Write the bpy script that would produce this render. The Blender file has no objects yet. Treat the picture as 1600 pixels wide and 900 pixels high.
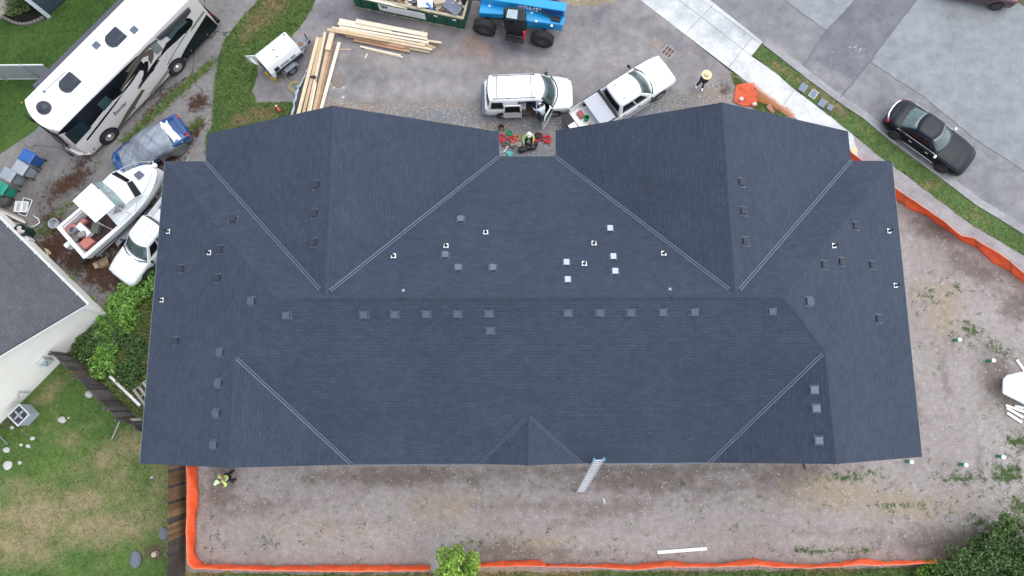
import bpy, bmesh, math, random
from mathutils import Vector, Matrix
from mathutils.geometry import delaunay_2d_cdt
from mathutils.bvhtree import BVHTree
import numpy as np
random.seed(7); rng = np.random.default_rng(7)
S = bpy.context.scene; C = S.collection
rad = math.radians; PI = math.pi
# ------------------------------------------------------------ camera, sky, sun, exposure
CAMH = 36.5; FPX = 1067.0
CR = np.array([[0.99988, 0.00502, 0.01439], [-0.0027, 0.9876, -0.15699], [-0.015, 0.15693, 0.9875]])
cd = bpy.data.cameras.new('camera'); cam = bpy.data.objects.new('camera', cd); C.objects.link(cam)
cd.sensor_width = 36; cd.lens = 36*FPX/1600; cd.clip_end = 500; cd.clip_start = .5
m4 = Matrix([list(CR[0])+[0], list(CR[1])+[0], list(CR[2])+[CAMH], [0, 0, 0, 1]])
cam.matrix_world = m4; S.camera = cam
W = bpy.data.worlds.new('World'); S.world = W; W.use_nodes = True
nt = W.node_tree; bg = nt.nodes['Background']
sky = nt.nodes.new('ShaderNodeTexSky'); sky.sky_type = 'NISHITA'; sky.sun_disc = False
SUN_EL = rad(66); SUN_AZ = rad(70)          # azimuth clockwise from +Y
sky.sun_elevation = SUN_EL; sky.sun_rotation = SUN_AZ; sky.air_density = 1.2; sky.dust_density = 1.0
hs = nt.nodes.new('ShaderNodeHueSaturation'); hs.inputs['Saturation'].default_value = .36
nt.links.new(sky.outputs[0], hs.inputs['Color']); nt.links.new(hs.outputs[0], bg.inputs['Color'])
bg.inputs['Strength'].default_value = .15
sd = bpy.data.lights.new('sun', 'SUN'); sd.energy = .5; sd.angle = rad(60); sd.color = (1, .97, .93)
so = bpy.data.objects.new('sun', sd); C.objects.link(so)
dv = Vector((math.sin(SUN_AZ)*math.cos(SUN_EL), math.cos(SUN_AZ)*math.cos(SUN_EL), math.sin(SUN_EL)))
so.rotation_euler = dv.to_track_quat('Z', 'Y').to_euler(); so.location = (0, 0, 60)
S.view_settings.view_transform = 'Standard'; S.view_settings.look = 'None'; S.view_settings.gamma = 1
S.view_settings.use_curve_mapping = False
S.view_settings.exposure = 1.27

# ------------------------------------------------------------ where things stand: a measured picture point at a known height
def P(x, y, z=0.):
    d = CR @ np.array([(x-800)/FPX, -(y-450)/FPX, -1.]); k = (CAMH-z)/-d[2]
    return Vector((d[0]*k, d[1]*k, z))
def ray(x, y):
    d = CR @ np.array([(x-800)/FPX, -(y-450)/FPX, -1.]); return Vector((0, 0, CAMH)), Vector(d).normalized()
def Pp(pts, z=0.): return [P(x, y, z) for x, y in pts]

# ------------------------------------------------------------ materials
MATS = {}
def nodes(name):
    m = bpy.data.materials.new(name); m.use_nodes = True; t = m.node_tree
    return m, t, t.nodes['Principled BSDF'], t.nodes.new, t.links.new
def mix(new, lk, f, a, b, typ='MIX'):
    n = new('ShaderNodeMix'); n.data_type = 'RGBA'; n.blend_type = typ
    for s, v in ((0, f), (6, a), (7, b)):
        if hasattr(v, 'links'): lk(v, n.inputs[s])
        else: n.inputs[s].default_value = v if s == 0 else tuple(v)[:3]+(1,)
    return n.outputs[2]
def noise(new, lk, co, scale, detail=4, rough=.6, dist=0):
    n = new('ShaderNodeTexNoise'); n.inputs['Scale'].default_value = scale; n.inputs['Detail'].default_value = detail
    n.inputs['Roughness'].default_value = rough; n.inputs['Distortion'].default_value = dist; lk(co, n.inputs['Vector']); return n.outputs['Fac']
def ramp(new, lk, f, a, b):
    n = new('ShaderNodeMapRange'); n.inputs[1].default_value = a; n.inputs[2].default_value = b; lk(f, n.inputs[0]); return n.outputs[0]
def mat(name, col, rough=.75, var=.12, scale=3., bump=0., metal=0., spec=.5, coat=0., island=0., alpha=1, trans=0):
    if name in MATS: return MATS[name]
    m, t, b, new, lk = nodes(name)
    tc = new('ShaderNodeTexCoord').outputs['Object']
    f = noise(new, lk, tc, scale, 6, .65)
    dark = [c*(1-var) for c in col]; lite = [min(1, c*(1+var)) for c in col]
    c = mix(new, lk, ramp(new, lk, f, .3, .7), dark, lite)
    if island:
        g = new('ShaderNodeNewGeometry').outputs['Random Per Island']
        hv = new('ShaderNodeHueSaturation'); lk(c, hv.inputs['Color'])
        r = new('ShaderNodeMapRange'); r.inputs[3].default_value = 1-island; r.inputs[4].default_value = 1+island; lk(g, r.inputs[0]); lk(r.outputs[0], hv.inputs['Value'])
        c = hv.outputs[0]
    lk(c, b.inputs['Base Color'])
    b.inputs['Roughness'].default_value = rough; b.inputs['Metallic'].default_value = metal
    b.inputs['Specular IOR Level'].default_value = spec; b.inputs['Coat Weight'].default_value = coat
    if trans: b.inputs['Transmission Weight'].default_value = trans
    if alpha < 1: b.inputs['Alpha'].default_value = alpha
    if bump:
        bn = new('ShaderNodeBump'); bn.inputs['Strength'].default_value = bump; bn.inputs['Distance'].default_value = .03
        lk(noise(new, lk, tc, scale*4, 8, .7), bn.inputs['Height']); lk(bn.outputs[0], b.inputs['Normal'])
    MATS[name] = m; return m
def attr_mask(new, lk, name, co, scale=1.2, soft=.25, amp=.9):
    a = new('ShaderNodeAttribute'); a.attribute_name = name
    n = noise(new, lk, co, scale, 8, .7)
    s = new('ShaderNodeMath'); s.operation = 'SUBTRACT'; lk(n, s.inputs[0]); s.inputs[1].default_value = .5
    k = new('ShaderNodeMath'); k.operation = 'MULTIPLY_ADD'; lk(s.outputs[0], k.inputs[0]); k.inputs[1].default_value = amp*2.2; lk(a.outputs['Fac'], k.inputs[2])
    return ramp(new, lk, k.outputs[0], .5-soft, .5+soft)
def ground_mat(name, base, lite, masks=(), fine=22., stones=None, stone_n=.06, rough=.9, bump=.35, big=.35, cracks=0, mid=3.):
    """layered soil / asphalt / lawn: big and fine noise, pebbles, and stains whose outline is stored on the sheet"""
    if name in MATS: return MATS[name]
    m, t, b, new, lk = nodes(name)
    co = new('ShaderNodeTexCoord').outputs['Object']
    c = mix(new, lk, ramp(new, lk, noise(new, lk, co, big, 8, .6), .32, .68), base, lite)
    for an, col, sc, soft in masks:
        c = mix(new, lk, attr_mask(new, lk, an, co, sc, soft), c, col)
    g = noise(new, lk, co, mid, 10, .75); gm = new('ShaderNodeMapRange'); gm.inputs[1].default_value = .25; gm.inputs[2].default_value = .75
    gm.inputs[3].default_value = .68; gm.inputs[4].default_value = 1.30; lk(g, gm.inputs[0])
    hv = new('ShaderNodeHueSaturation'); lk(c, hv.inputs['Color']); lk(gm.outputs[0], hv.inputs['Value'])
    g2 = noise(new, lk, co, fine, 6, .8); gm2 = new('ShaderNodeMapRange'); gm2.inputs[1].default_value = .25; gm2.inputs[2].default_value = .75
    gm2.inputs[3].default_value = .74; gm2.inputs[4].default_value = 1.25; lk(g2, gm2.inputs[0])
    hv2 = new('ShaderNodeHueSaturation'); lk(hv.outputs[0], hv2.inputs['Color']); lk(gm2.outputs[0], hv2.inputs['Value'])
    c = hv2.outputs[0]
    if stones:
        v = new('ShaderNodeTexVoronoi'); v.inputs['Scale'].default_value = stones[1]; v.inputs['Randomness'].default_value = 1; lk(co, v.inputs['Vector'])
        sp = new('ShaderNodeSeparateColor'); lk(v.outputs['Color'], sp.inputs[0])
        a = ramp(new, lk, sp.outputs[0], 1-stone_n*1.4, 1-stone_n*.6)
        d = ramp(new, lk, v.outputs['Distance'], .45, .3)
        mm = new('ShaderNodeMath'); mm.operation = 'MULTIPLY'; lk(a, mm.inputs[0]); lk(d, mm.inputs[1])
        c = mix(new, lk, mm.outputs[0], c, stones[0])
    if cracks:
        v = new('ShaderNodeTexVoronoi'); v.feature = 'DISTANCE_TO_EDGE'; v.inputs['Scale'].default_value = .16
        nn = new('ShaderNodeTexNoise'); nn.inputs['Scale'].default_value = 1.1; nn.inputs['Detail'].default_value = 6; lk(co, nn.inputs['Vector'])
        ad = new('ShaderNodeVectorMath'); ad.operation = 'MULTIPLY_ADD'; lk(nn.outputs['Color'], ad.inputs[0]); ad.inputs[1].default_value = (.9, .9, .9); lk(co, ad.inputs[2])
        lk(ad.outputs[0], v.inputs['Vector'])
        c = mix(new, lk, ramp(new, lk, v.outputs['Distance'], .007, .0), c, [x*.35 for x in base])
    lk(c, b.inputs['Base Color']); b.inputs['Roughness'].default_value = rough; b.inputs['Specular IOR Level'].default_value = .25
    bn = new('ShaderNodeBump'); bn.inputs['Strength'].default_value = bump; bn.inputs['Distance'].default_value = .03; lk(g2, bn.inputs['Height']); lk(bn.outputs[0], b.inputs['Normal'])
    MATS[name] = m; return m

# ------------------------------------------------------------ object helpers
def thing(name, label, cat, loc=(0, 0, 0), rot=0, group=None):
    o = bpy.data.objects.new(name, None); C.objects.link(o); o.empty_display_size = .3
    o.location = loc; o.rotation_euler = (0, 0, rot); o['label'] = label; o['category'] = cat
    if group: o['group'] = group
    return o
def mw(o):
    m = Matrix.LocRotScale(o.location, o.rotation_euler, o.scale)
    return mw(o.parent) @ m if o.parent else m
class M:
    def __init__(s): s.v = []; s.f = []; s.mi = []; s.uv = None
    def add(s, vs, fs, mi=0):
        n = len(s.v); s.v += [Vector(v) for v in vs]; s.f += [[i+n for i in f] for f in fs]; s.mi += [mi]*len(fs); return s
    def box(s, c, d, rz=0, mi=0, ry=0, rx=0):
        x, y, z = d[0]/2, d[1]/2, d[2]/2; r = Matrix.Rotation(rz, 3, 'Z') @ Matrix.Rotation(ry, 3, 'Y') @ Matrix.Rotation(rx, 3, 'X')
        vs = [Vector(c)+r @ Vector((a*x, b*y, e*z)) for a in (-1, 1) for b in (-1, 1) for e in (-1, 1)]
        return s.add(vs, [(0, 1, 3, 2), (4, 6, 7, 5), (0, 4, 5, 1), (2, 3, 7, 6), (0, 2, 6, 4), (1, 5, 7, 3)], mi)
    def prism(s, pts, z0, z1, mi=0):
        n = len(pts); a = sum(pts[i][0]*pts[(i+1) % n][1]-pts[(i+1) % n][0]*pts[i][1] for i in range(n))
        if a < 0: pts = pts[::-1]
        vs = [(p[0], p[1], z0) for p in pts]+[(p[0], p[1], z1) for p in pts]
        return s.add(vs, [list(range(n))[::-1], list(range(n, 2*n))]+[(i, (i+1) % n, n+(i+1) % n, n+i) for i in range(n)], mi)
    def poly(s, pts, t=.006, mi=0):
        """thin plate through 3D points, thickness t to its normal"""
        pts = [Vector(p) for p in pts]; n = len(pts); nn = Vector((0, 0, 0))
        for i in range(n): nn += pts[i].cross(pts[(i+1) % n])
        nn.normalize(); vs = pts+[p+nn*t for p in pts]
        return s.add(vs, [list(range(n))[::-1], list(range(n, 2*n))]+[(i, (i+1) % n, n+(i+1) % n, n+i) for i in range(n)], mi)
    def tube(s, path, r, n=8, mi=0, r2=None):
        path = [Vector(p) for p in path]; k = len(path); rings = []
        for i, p in enumerate(path):
            d = (path[min(i+1, k-1)]-path[max(i-1, 0)]).normalized()
            u = d.orthogonal().normalized() if i == 0 else (pu-d*pu.dot(d)).normalized()
            pu = u; w = d.cross(u); rr = r if r2 is None else r+(r2-r)*i/(k-1)
            rings.append([p+(u*math.cos(2*PI*j/n)+w*math.sin(2*PI*j/n))*rr for j in range(n)])
        return s.loft(rings, mi)
    def loft(s, rings, mi=0, cap=True):
        n = len(rings[0]); vs = [v for r in rings for v in r]; fs = []
        for i in range(len(rings)-1):
            for j in range(n): fs.append((i*n+j, i*n+(j+1) % n, (i+1)*n+(j+1) % n, (i+1)*n+j))
        if cap: fs += [list(range(n))[::-1], list(range((len(rings)-1)*n, len(rings)*n))]
        return s.add(vs, fs, mi)
    def lathe(s, c, prof, n=24, axis='Z', mi=0, closed=False):
        rings = []
        for r, h in prof:
            ring = []
            for j in range(n):
                a = 2*PI*j/n
                v = (r*math.cos(a), r*math.sin(a), h) if axis == 'Z' else (r*math.cos(a), -h if axis == 'y' else h, r*math.sin(a)*(1 if axis == 'y' else -1)) if axis in 'yY' else (h, r*math.cos(a), r*math.sin(a))
                ring.append(Vector(c)+Vector(v))
            rings.append(ring)
        if closed: rings.append([v.copy() for v in rings[0]])
        return s.loft(rings, mi, cap=not closed)
    def blob(s, c, r, seed=0, amp=.2, n=10, flat=1., mi=0):
        rr = random.Random(seed); rings = []
        ph = [rr.uniform(0, 6.3) for _ in range(6)]
        for i in range(1, n):
            th = PI*i/n; ring = []
            for j in range(n*2):
                a = PI*j/n; k = 1+amp*(math.sin(2*a+ph[0]+th)*.5+math.sin(3*a+ph[1]-2*th)*.35+math.sin(5*a+ph[2])*.2+math.cos(4*th+ph[3])*.2)
                ring.append(Vector(c)+Vector((r[0]*k*math.sin(th)*math.cos(a), r[1]*k*math.sin(th)*math.sin(a), r[2]*k*math.cos(th))))
            rings.append(ring)
        return s.loft(rings[::-1], mi)
    def build(s, name, mt, parent=None, smooth=False, bevel=0, world=False, loc=None, rot=0, seg=2, sub=0, **tags):
        me = bpy.data.meshes.new(name)
        if world and parent is not None:
            inv = mw(parent).inverted(); vs = [inv @ v for v in s.v]
        elif world:
            inv = Matrix.Translation(Vector(loc or (0, 0, 0))) @ Matrix.Rotation(rot, 4, 'Z'); inv = inv.inverted(); vs = [inv @ v for v in s.v]
        else: vs = s.v
        me.from_pydata([tuple(v) for v in vs], [], s.f)
        ms = mt if isinstance(mt, (list, tuple)) else [mt]
        for q in ms: me.materials.append(q)
        me.polygons.foreach_set('material_index', s.mi)
        bm = bmesh.new(); bm.from_mesh(me); bmesh.ops.recalc_face_normals(bm, faces=bm.faces[:]); bm.to_mesh(me); bm.free()
        if smooth:
            me.polygons.foreach_set('use_smooth', [True]*len(me.polygons))
            if smooth is not True: me.set_sharp_from_angle(angle=rad(smooth))
        me.update()
        o = bpy.data.objects.new(name, me); C.objects.link(o)
        if parent is not None: o.parent = parent
        if loc is not None and parent is None: o.location = loc; o.rotation_euler = (0, 0, rot)
        if bevel:
            b = o.modifiers.new('bevel', 'BEVEL'); b.width = bevel; b.segments = seg; b.limit_method = 'ANGLE'; b.angle_limit = rad(35)
        if sub:
            b = o.modifiers.new('sub', 'SUBSURF'); b.levels = sub; b.render_levels = sub
        for k, v in tags.items(): o[k] = v
        return o
def copy_tree(o, parent=None):
    c = o.copy(); C.objects.link(c); c.parent = parent
    for ch in [x for x in CHILD(o)]: copy_tree(ch, c)
    return c
def CHILD(o): return [x for x in bpy.data.objects if x.parent == o]
def single(m, name, mt, label, cat, group=None, loc=None, rot=0, world=True, **k):
    if loc is None:
        n = len(m.v); xs = [v.x for v in m.v]; ys = [v.y for v in m.v]; loc = ((min(xs)+max(xs))/2, (min(ys)+max(ys))/2, min(v.z for v in m.v))
    o = m.build(name, mt, None, world=world, loc=loc, rot=rot, **k); o['label'] = label; o['category'] = cat
    if group: o['group'] = group
    return o
def text_mesh(txt, size, name, mt, parent, loc, xdir, ydir, ext=.004, shear=0, bold=0, width=None):
    cu = bpy.data.curves.new('t', 'FONT'); cu.body = txt; cu.size = size; cu.extrude = ext; cu.shear = shear; cu.offset = bold
    cu.align_x = 'CENTER'; cu.align_y = 'CENTER'
    o = bpy.data.objects.new('t', cu); C.objects.link(o); bpy.context.view_layer.update()
    me = bpy.data.meshes.new_from_object(o.evaluated_get(bpy.context.evaluated_depsgraph_get()))
    bpy.data.objects.remove(o); me.materials.clear(); me.materials.append(mt); me.name = name
    x = Vector(xdir).normalized(); y = Vector(ydir).normalized(); z = x.cross(y)
    k = 1.
    if width: w = max(v.co.x for v in me.vertices)-min(v.co.x for v in me.vertices); k = width/w
    me.transform(Matrix.Translation(Vector(loc)) @ Matrix((x*k, y, z)).transposed().to_4x4())
    o = bpy.data.objects.new(name, me); C.objects.link(o); o.parent = parent; return o

# ------------------------------------------------------------ sheets
def inside(x, y, poly):
    c = False; n = len(poly); j = n-1
    for i in range(n):
        xi, yi = poly[i][0], poly[i][1]; xj, yj = poly[j][0], poly[j][1]
        if (yi > y) != (yj > y) and x < (xj-xi)*(y-yi)/(yj-yi)+xi: c = not c
        j = i
    return c
def rough_edge(pts, step, amp, seed=1):
    r = random.Random(seed); out = []; n = len(pts)
    for i in range(n):
        a = Vector(pts[i][:2]); b = Vector(pts[(i+1) % n][:2]); L = (b-a).length; k = max(1, int(L/step))
        nn = Vector((-(b-a).y, (b-a).x)).normalized() if L else Vector((0, 0))
        for j in range(k): out.append(a+(b-a)*j/k+nn*(r.uniform(-amp, amp)))
    return out
def pxblob(bl, x, y):
    """blob list in metres: (cx,cy,rx,ry,rot,strength)"""
    t = 0
    for cx, cy, rx, ry, ro, s in bl:
        dx, dy = x-cx, y-cy; c, si = math.cos(ro), math.sin(ro)
        u = (dx*c+dy*si)/rx; v = (-dx*si+dy*c)/ry; t = max(t, s*math.exp(-(u*u+v*v)*.7))
    return t
def B(px, py, rx, ry, rot=0, s=1.):
    p = P(px, py); return (p.x, p.y, rx, ry, rad(rot), s)
def sheet(name, px, z, mt, cell=0, edge=None, attrs=None, world=False, kind='structure', th=0):
    pts = [Vector(p[:2]) for p in (px if world else Pp(px))]
    if edge: pts = rough_edge(pts, edge[0], edge[1], len(name))
    n = len(pts); cos = list(pts)
    if cell:
        xs = [p.x for p in pts]; ys = [p.y for p in pts]
        x = min(xs)+cell/2
        while x < max(xs):
            y = min(ys)+cell/2
            while y < max(ys):
                if inside(x, y, pts): cos.append(Vector((x+random.uniform(-.1, .1)*cell, y+random.uniform(-.1, .1)*cell)))
                y += cell
            x += cell
    vs, es, fs, *_ = delaunay_2d_cdt(cos, [(i, (i+1) % n) for i in range(n)], [], 1, 1e-4)
    me = bpy.data.meshes.new(name); me.from_pydata([(v.x, v.y, z) for v in vs], [], fs)
    bm = bmesh.new(); bm.from_mesh(me)
    for f in bm.faces:
        if f.normal.z < 0: f.normal_flip()
    bm.to_mesh(me); bm.free()
    me.materials.append(mt)
    for an, bl in (attrs or {}).items():
        a = me.attributes.new(an, 'FLOAT', 'POINT'); a.data.foreach_set('value', [pxblob(bl, v.x, v.y) for v in vs])
    o = bpy.data.objects.new(name, me); C.objects.link(o)
    if kind: o['kind'] = kind
    return o
def scatter(poly, dens, seed=0):
    xs = [p[0] for p in poly]; ys = [p[1] for p in poly]; a = (max(xs)-min(xs))*(max(ys)-min(ys)); r = random.Random(seed); out = []
    for _ in range(int(a*dens)):
        x = r.uniform(min(xs), max(xs)); y = r.uniform(min(ys), max(ys))
        if inside(x, y, poly): out.append((x, y))
    return out
def fast_mesh(name, V, F, mt, mi=None, parent=None):
    me = bpy.data.meshes.new(name); V = np.asarray(V, dtype=np.float32).reshape(-1, 3); F = np.asarray(F, dtype=np.int32); k = F.shape[1]
    me.vertices.add(len(V)); me.vertices.foreach_set('co', V.ravel()); me.loops.add(F.size); me.loops.foreach_set('vertex_index', F.ravel())
    me.polygons.add(len(F)); me.polygons.foreach_set('loop_start', np.arange(0, F.size, k, dtype=np.int32)); me.polygons.foreach_set('loop_total', np.full(len(F), k, dtype=np.int32))
    for q in (mt if isinstance(mt, (list, tuple)) else [mt]): me.materials.append(q)
    if mi is not None: me.polygons.foreach_set('material_index', np.asarray(mi, dtype=np.int32))
    me.update(calc_edges=True); me.validate()
    o = bpy.data.objects.new(name, me); C.objects.link(o)
    if parent is not None: o.parent = parent
    return o
def blades(name, pts, h, w, mts, mi_fn, per=3, z=0., spread=.05, lean=.6, seed=3):
    r = np.random.default_rng(seed); V = []; F = []; MI = []
    p = np.repeat(np.array(pts), per, 0); n = len(p); p = p+r.normal(0, spread, (n, 2)); a = r.uniform(0, 2*PI, n); hh = h*r.uniform(.5, 1.25, n); ww = w*r.uniform(.6, 1.3, n)
    dx = np.cos(a); dy = np.sin(a); l = hh*r.uniform(.2, lean*1.6, n); b = r.uniform(0, 2*PI, n)
    v0 = np.stack([p[:, 0]-dx*ww, p[:, 1]-dy*ww, np.full(n, z)], 1); v1 = np.stack([p[:, 0]+dx*ww, p[:, 1]+dy*ww, np.full(n, z)], 1)
    v2 = np.stack([p[:, 0]+np.cos(b)*l, p[:, 1]+np.sin(b)*l, z+hh], 1)
    V = np.stack([v0, v1, v2], 1).reshape(-1, 3); F = np.arange(3*n).reshape(-1, 3)
    mi = [mi_fn(q[0], q[1], r.random()) for q in p] if mi_fn else None
    return fast_mesh(name, V, F, mts, mi)
def leaves(name, cent, n, size, mt, seed=0, parent=None, up=.5, aspect=.6):
    """cent: list of (x,y,z,rx,ry,rz) clumps"""
    r = np.random.default_rng(seed); c = np.array(cent); vol = (c[:, 3]*c[:, 4]*c[:, 5])**.67; k = r.choice(len(c), n, p=vol/vol.sum())
    d = r.normal(0, 1, (n, 3)); d /= np.linalg.norm(d, axis=1)[:, None]; rr = r.uniform(.35, 1.06, n)**.6
    pos = c[k, :3]+d*c[k, 3:]*rr[:, None]
    nn = r.normal(0, 1, (n, 3))*.8+d*.5; nn[:, 2] += up; nn /= np.linalg.norm(nn, axis=1)[:, None]
    u = np.cross(nn, r.normal(0, 1, (n, 3))); u /= np.linalg.norm(u, axis=1)[:, None]; w = np.cross(nn, u)
    s = size*r.uniform(.55, 1.35, n)[:, None]
    q = [pos-u*s, pos-w*s*aspect+nn*s*.15, pos+u*s, pos+w*s*aspect+nn*s*.15]
    V = np.stack(q, 1).reshape(-1, 3); F = np.arange(4*n).reshape(-1, 4)
    if parent is not None:
        inv = np.array(mw(parent).inverted()); V = V@inv[:3, :3].T+inv[:3, 3]
    return fast_mesh(name, V, F, mt, parent=parent)
# ============================================================ THE SETTING
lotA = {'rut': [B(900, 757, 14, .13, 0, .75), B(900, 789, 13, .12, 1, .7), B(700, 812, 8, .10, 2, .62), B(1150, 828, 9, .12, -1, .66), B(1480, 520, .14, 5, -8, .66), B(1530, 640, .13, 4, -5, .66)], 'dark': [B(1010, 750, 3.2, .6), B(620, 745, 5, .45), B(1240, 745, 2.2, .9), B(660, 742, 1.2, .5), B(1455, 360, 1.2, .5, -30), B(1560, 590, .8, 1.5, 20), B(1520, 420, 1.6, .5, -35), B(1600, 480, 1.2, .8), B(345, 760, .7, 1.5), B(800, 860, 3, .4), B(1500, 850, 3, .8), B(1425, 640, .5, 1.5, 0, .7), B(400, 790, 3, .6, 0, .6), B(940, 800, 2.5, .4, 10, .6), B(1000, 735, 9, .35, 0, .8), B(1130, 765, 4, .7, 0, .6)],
        'tan': [B(1310, 770, 2.6, .9, 0, .9), B(1420, 790, 2.2, .6), B(690, 790, 1.8, .7, 0, .7), B(1470, 480, 1.2, 1.6, 0, .8), B(850, 850, 3, .5, 0, .6), B(1570, 620, 1, 1, 0, .5), B(500, 830, 3, .6, 0, .5), B(1300, 890, 4, .2, 0, .7), B(780, 890, 2.5, .25)],
        'green': [B(1330, 745, 1.4, .4, 0, .8), B(1500, 745, 1.6, .5, 0, .75), B(1400, 790, 2.2, .3, 0, .62), B(1575, 740, 1.1, .6, 20), B(1590, 690, .7, .5), B(1270, 862, 1.5, .25, 0, .8), B(1335, 860, 1.2, .25, 0, .7), B(1515, 515, .7, .5, -30, .85), B(1560, 545, 1.3, .4, -30, .8), B(1540, 820, 1.5, .5, -20, .8), B(1450, 460, .6, .4, 0, .6), B(1500, 455, .6, .3, 0, .6), B(960, 868, 1.6, .3, 0, .62), B(760, 845, 2, .35, 0, .5), B(420, 845, 2, .3, 0, .5), B(330, 845, .4, 1, 0, .5), B(1590, 790, .7, .6)]}
lotA['green'] = [(a, b_, c*.85, d*.85, e, f*.80) for a, b_, c, d, e, f in lotA['green']]
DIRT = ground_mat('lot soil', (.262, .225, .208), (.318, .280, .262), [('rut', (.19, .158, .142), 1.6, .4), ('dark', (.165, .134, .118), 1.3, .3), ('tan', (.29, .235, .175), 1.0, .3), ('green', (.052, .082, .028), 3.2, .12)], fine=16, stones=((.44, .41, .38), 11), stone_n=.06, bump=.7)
sheet('ground', [(-900, -700), (2500, -700), (2500, 1800), (-900, 1800)], -.03, ground_mat('outer ground', (.07, .08, .04), (.12, .11, .07)))
sheet('dirt_lot', [(200, 690), (240, 400), (250, 240), (500, 150), (1150, 120), (1330, 240), (1700, 500), (1700, 1000), (280, 1000)], 0, DIRT, cell=.45, attrs=lotA)
# lawns
dryA = {'dry': [B(60, 810, 2.6, 1.2, 0, 1), B(150, 825, 3.2, .8, 0, .95), B(130, 785, 1.2, .6), B(170, 710, 1.8, .6, 35, .8), B(30, 850, 2, .9, 0, .95), B(215, 700, 1.5, .6, 0, .75), B(110, 690, .8, .5, 0, .5), B(180, 745, 1.2, .6, 0, .7), B(230, 800, 1.0, .7, 0, .6), B(75, 612, 1, .3, 45, .8), B(200, 780, 1.0, .6, 0, .55), B(255, 745, .6, 1, 0, .6), B(25, 760, 1.2, .5, 0, .6)],
        'mud': [B(243, 862, .5, .4), B(10, 660, .8, .5, 0, .7)]}
LAWN = ground_mat('lawn', (.060, .115, .026), (.10, .165, .040), [('dry', (.27, .215, .125), .9, .45), ('mud', (.10, .07, .05), 2, .2)], fine=14, mid=2.2, bump=.8)
sheet('back_lawn', [(-260, 520), (-100, 690), (0, 660), (50, 612), (97, 566), (116, 550), (150, 588), (212, 650), (255, 672), (290, 730), (291, 1000), (-260, 1000)], .012, LAWN, cell=.4, attrs=dryA)
sheet('side_lawn', [(-300, 200), (-300, -300), (340, -300), (240, -60), (86, 170), (54, 205), (0, 241), (-120, 330)], .012, ground_mat('side lawn', (.035, .082, .018), (.075, .135, .028), fine=14, mid=1.6, big=.5, bump=.8), cell=1.)
VERGE = ground_mat('verge turf', (.070, .125, .036), (.115, .18, .055), [('dry', (.24, .18, .095), 1.6, .3)], fine=14, bump=.8)
stripA = {'dry': [B(405, 30, 1.3, .6, 55, .95), B(432, 0, 1.2, .7, 60), B(385, 52, .6, .4, 55, .9), B(378, 187, .8, .35, 20, 1), B(410, 178, .8, .4), B(325, 150, .4, .4, 0, .6)]}
GS = [(440, -60), (398, 8), (385, 20), (352, 62), (342, 88), (336, 130), (332, 195), (322, 213), (322, 260), (470, 260), (459, 160), (400, 161), (394, 143), (402, 118), (404, 100), (441, 74), (456, 55), (469, 42), (488, 12), (512, -60)]
sheet('grass_strip', GS, .016, VERGE, cell=.35, edge=(.35, .07), attrs=stripA)
# old driveway of concrete on the left
drA = {'litter': [B(110, 285, 1.3, .45, 35, 1), B(90, 385, 1.2, .9, 0, .95), B(130, 405, 1.4, .8, 0, 1), B(165, 430, 1.5, .9, -30, 1), B(80, 345, .6, 1, 0, .75), B(310, 160, .6, .5, 30, .95), B(262, 250, 1.2, .5, 40, .9), B(130, 250, 1.0, .4, 40, .5), B(250, 160, 2, .25, 48, .75), B(305, 205, .8, .35, 50, .9), B(215, 300, .8, 1, 0, .7), B(230, 345, .7, 2, -40, .9), B(180, 380, 1.2, 1, 0, .7)],
       'moss': [B(70, 362, .5, .3, 40, .7), B(88, 338, .9, .12, 45, .8), B(270, 150, 1.6, .14, 48, .9), B(305, 122, 1.4, .16, 40, .9), B(160, 255, .5, .2, 0, .5)],
       'grime': [B(95, 300, 2.2, 1.0, 30, .7), B(60, 300, 1.2, .6, 0, .5), B(75, 250, 1, 1, 0, .35), B(250, 130, 4, .5, 48, .55), B(100, 340, 1.5, 1, 0, .6)]}
DRV = ground_mat('old concrete', (.165, .155, .15), (.24, .228, .22), [('grime', (.09, .08, .072), 1.0, .35), ('litter', (.062, .034, .024), 2.6, .2), ('moss', (.07, .12, .025), 3, .2)], fine=20, bump=.35, big=.5, cracks=1)
sheet('driveway', [(-300, 460), (-120, 330), (0, 241), (78, 165), (215, -60), (240, -120), (520, -120), (440, -60), (398, 8), (385, 20), (352, 62), (342, 88), (336, 130), (332, 195), (322, 213), (322, 300), (240, 440), (190, 452), (165, 500), (75, 395), (-60, 262), (-200, 420)], .008, DRV, cell=.35, attrs=drA)
# scrub strip between the houses
sheet('scrub_ground', [(108, 546), (164, 492), (185, 452), (250, 420), (330, 420), (330, 690), (255, 672), (212, 650), (150, 588)], .014, ground_mat('scrub soil', (.06, .085, .028), (.17, .15, .085), fine=12, mid=3, bump=.8), edge=(.4, .12))
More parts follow.
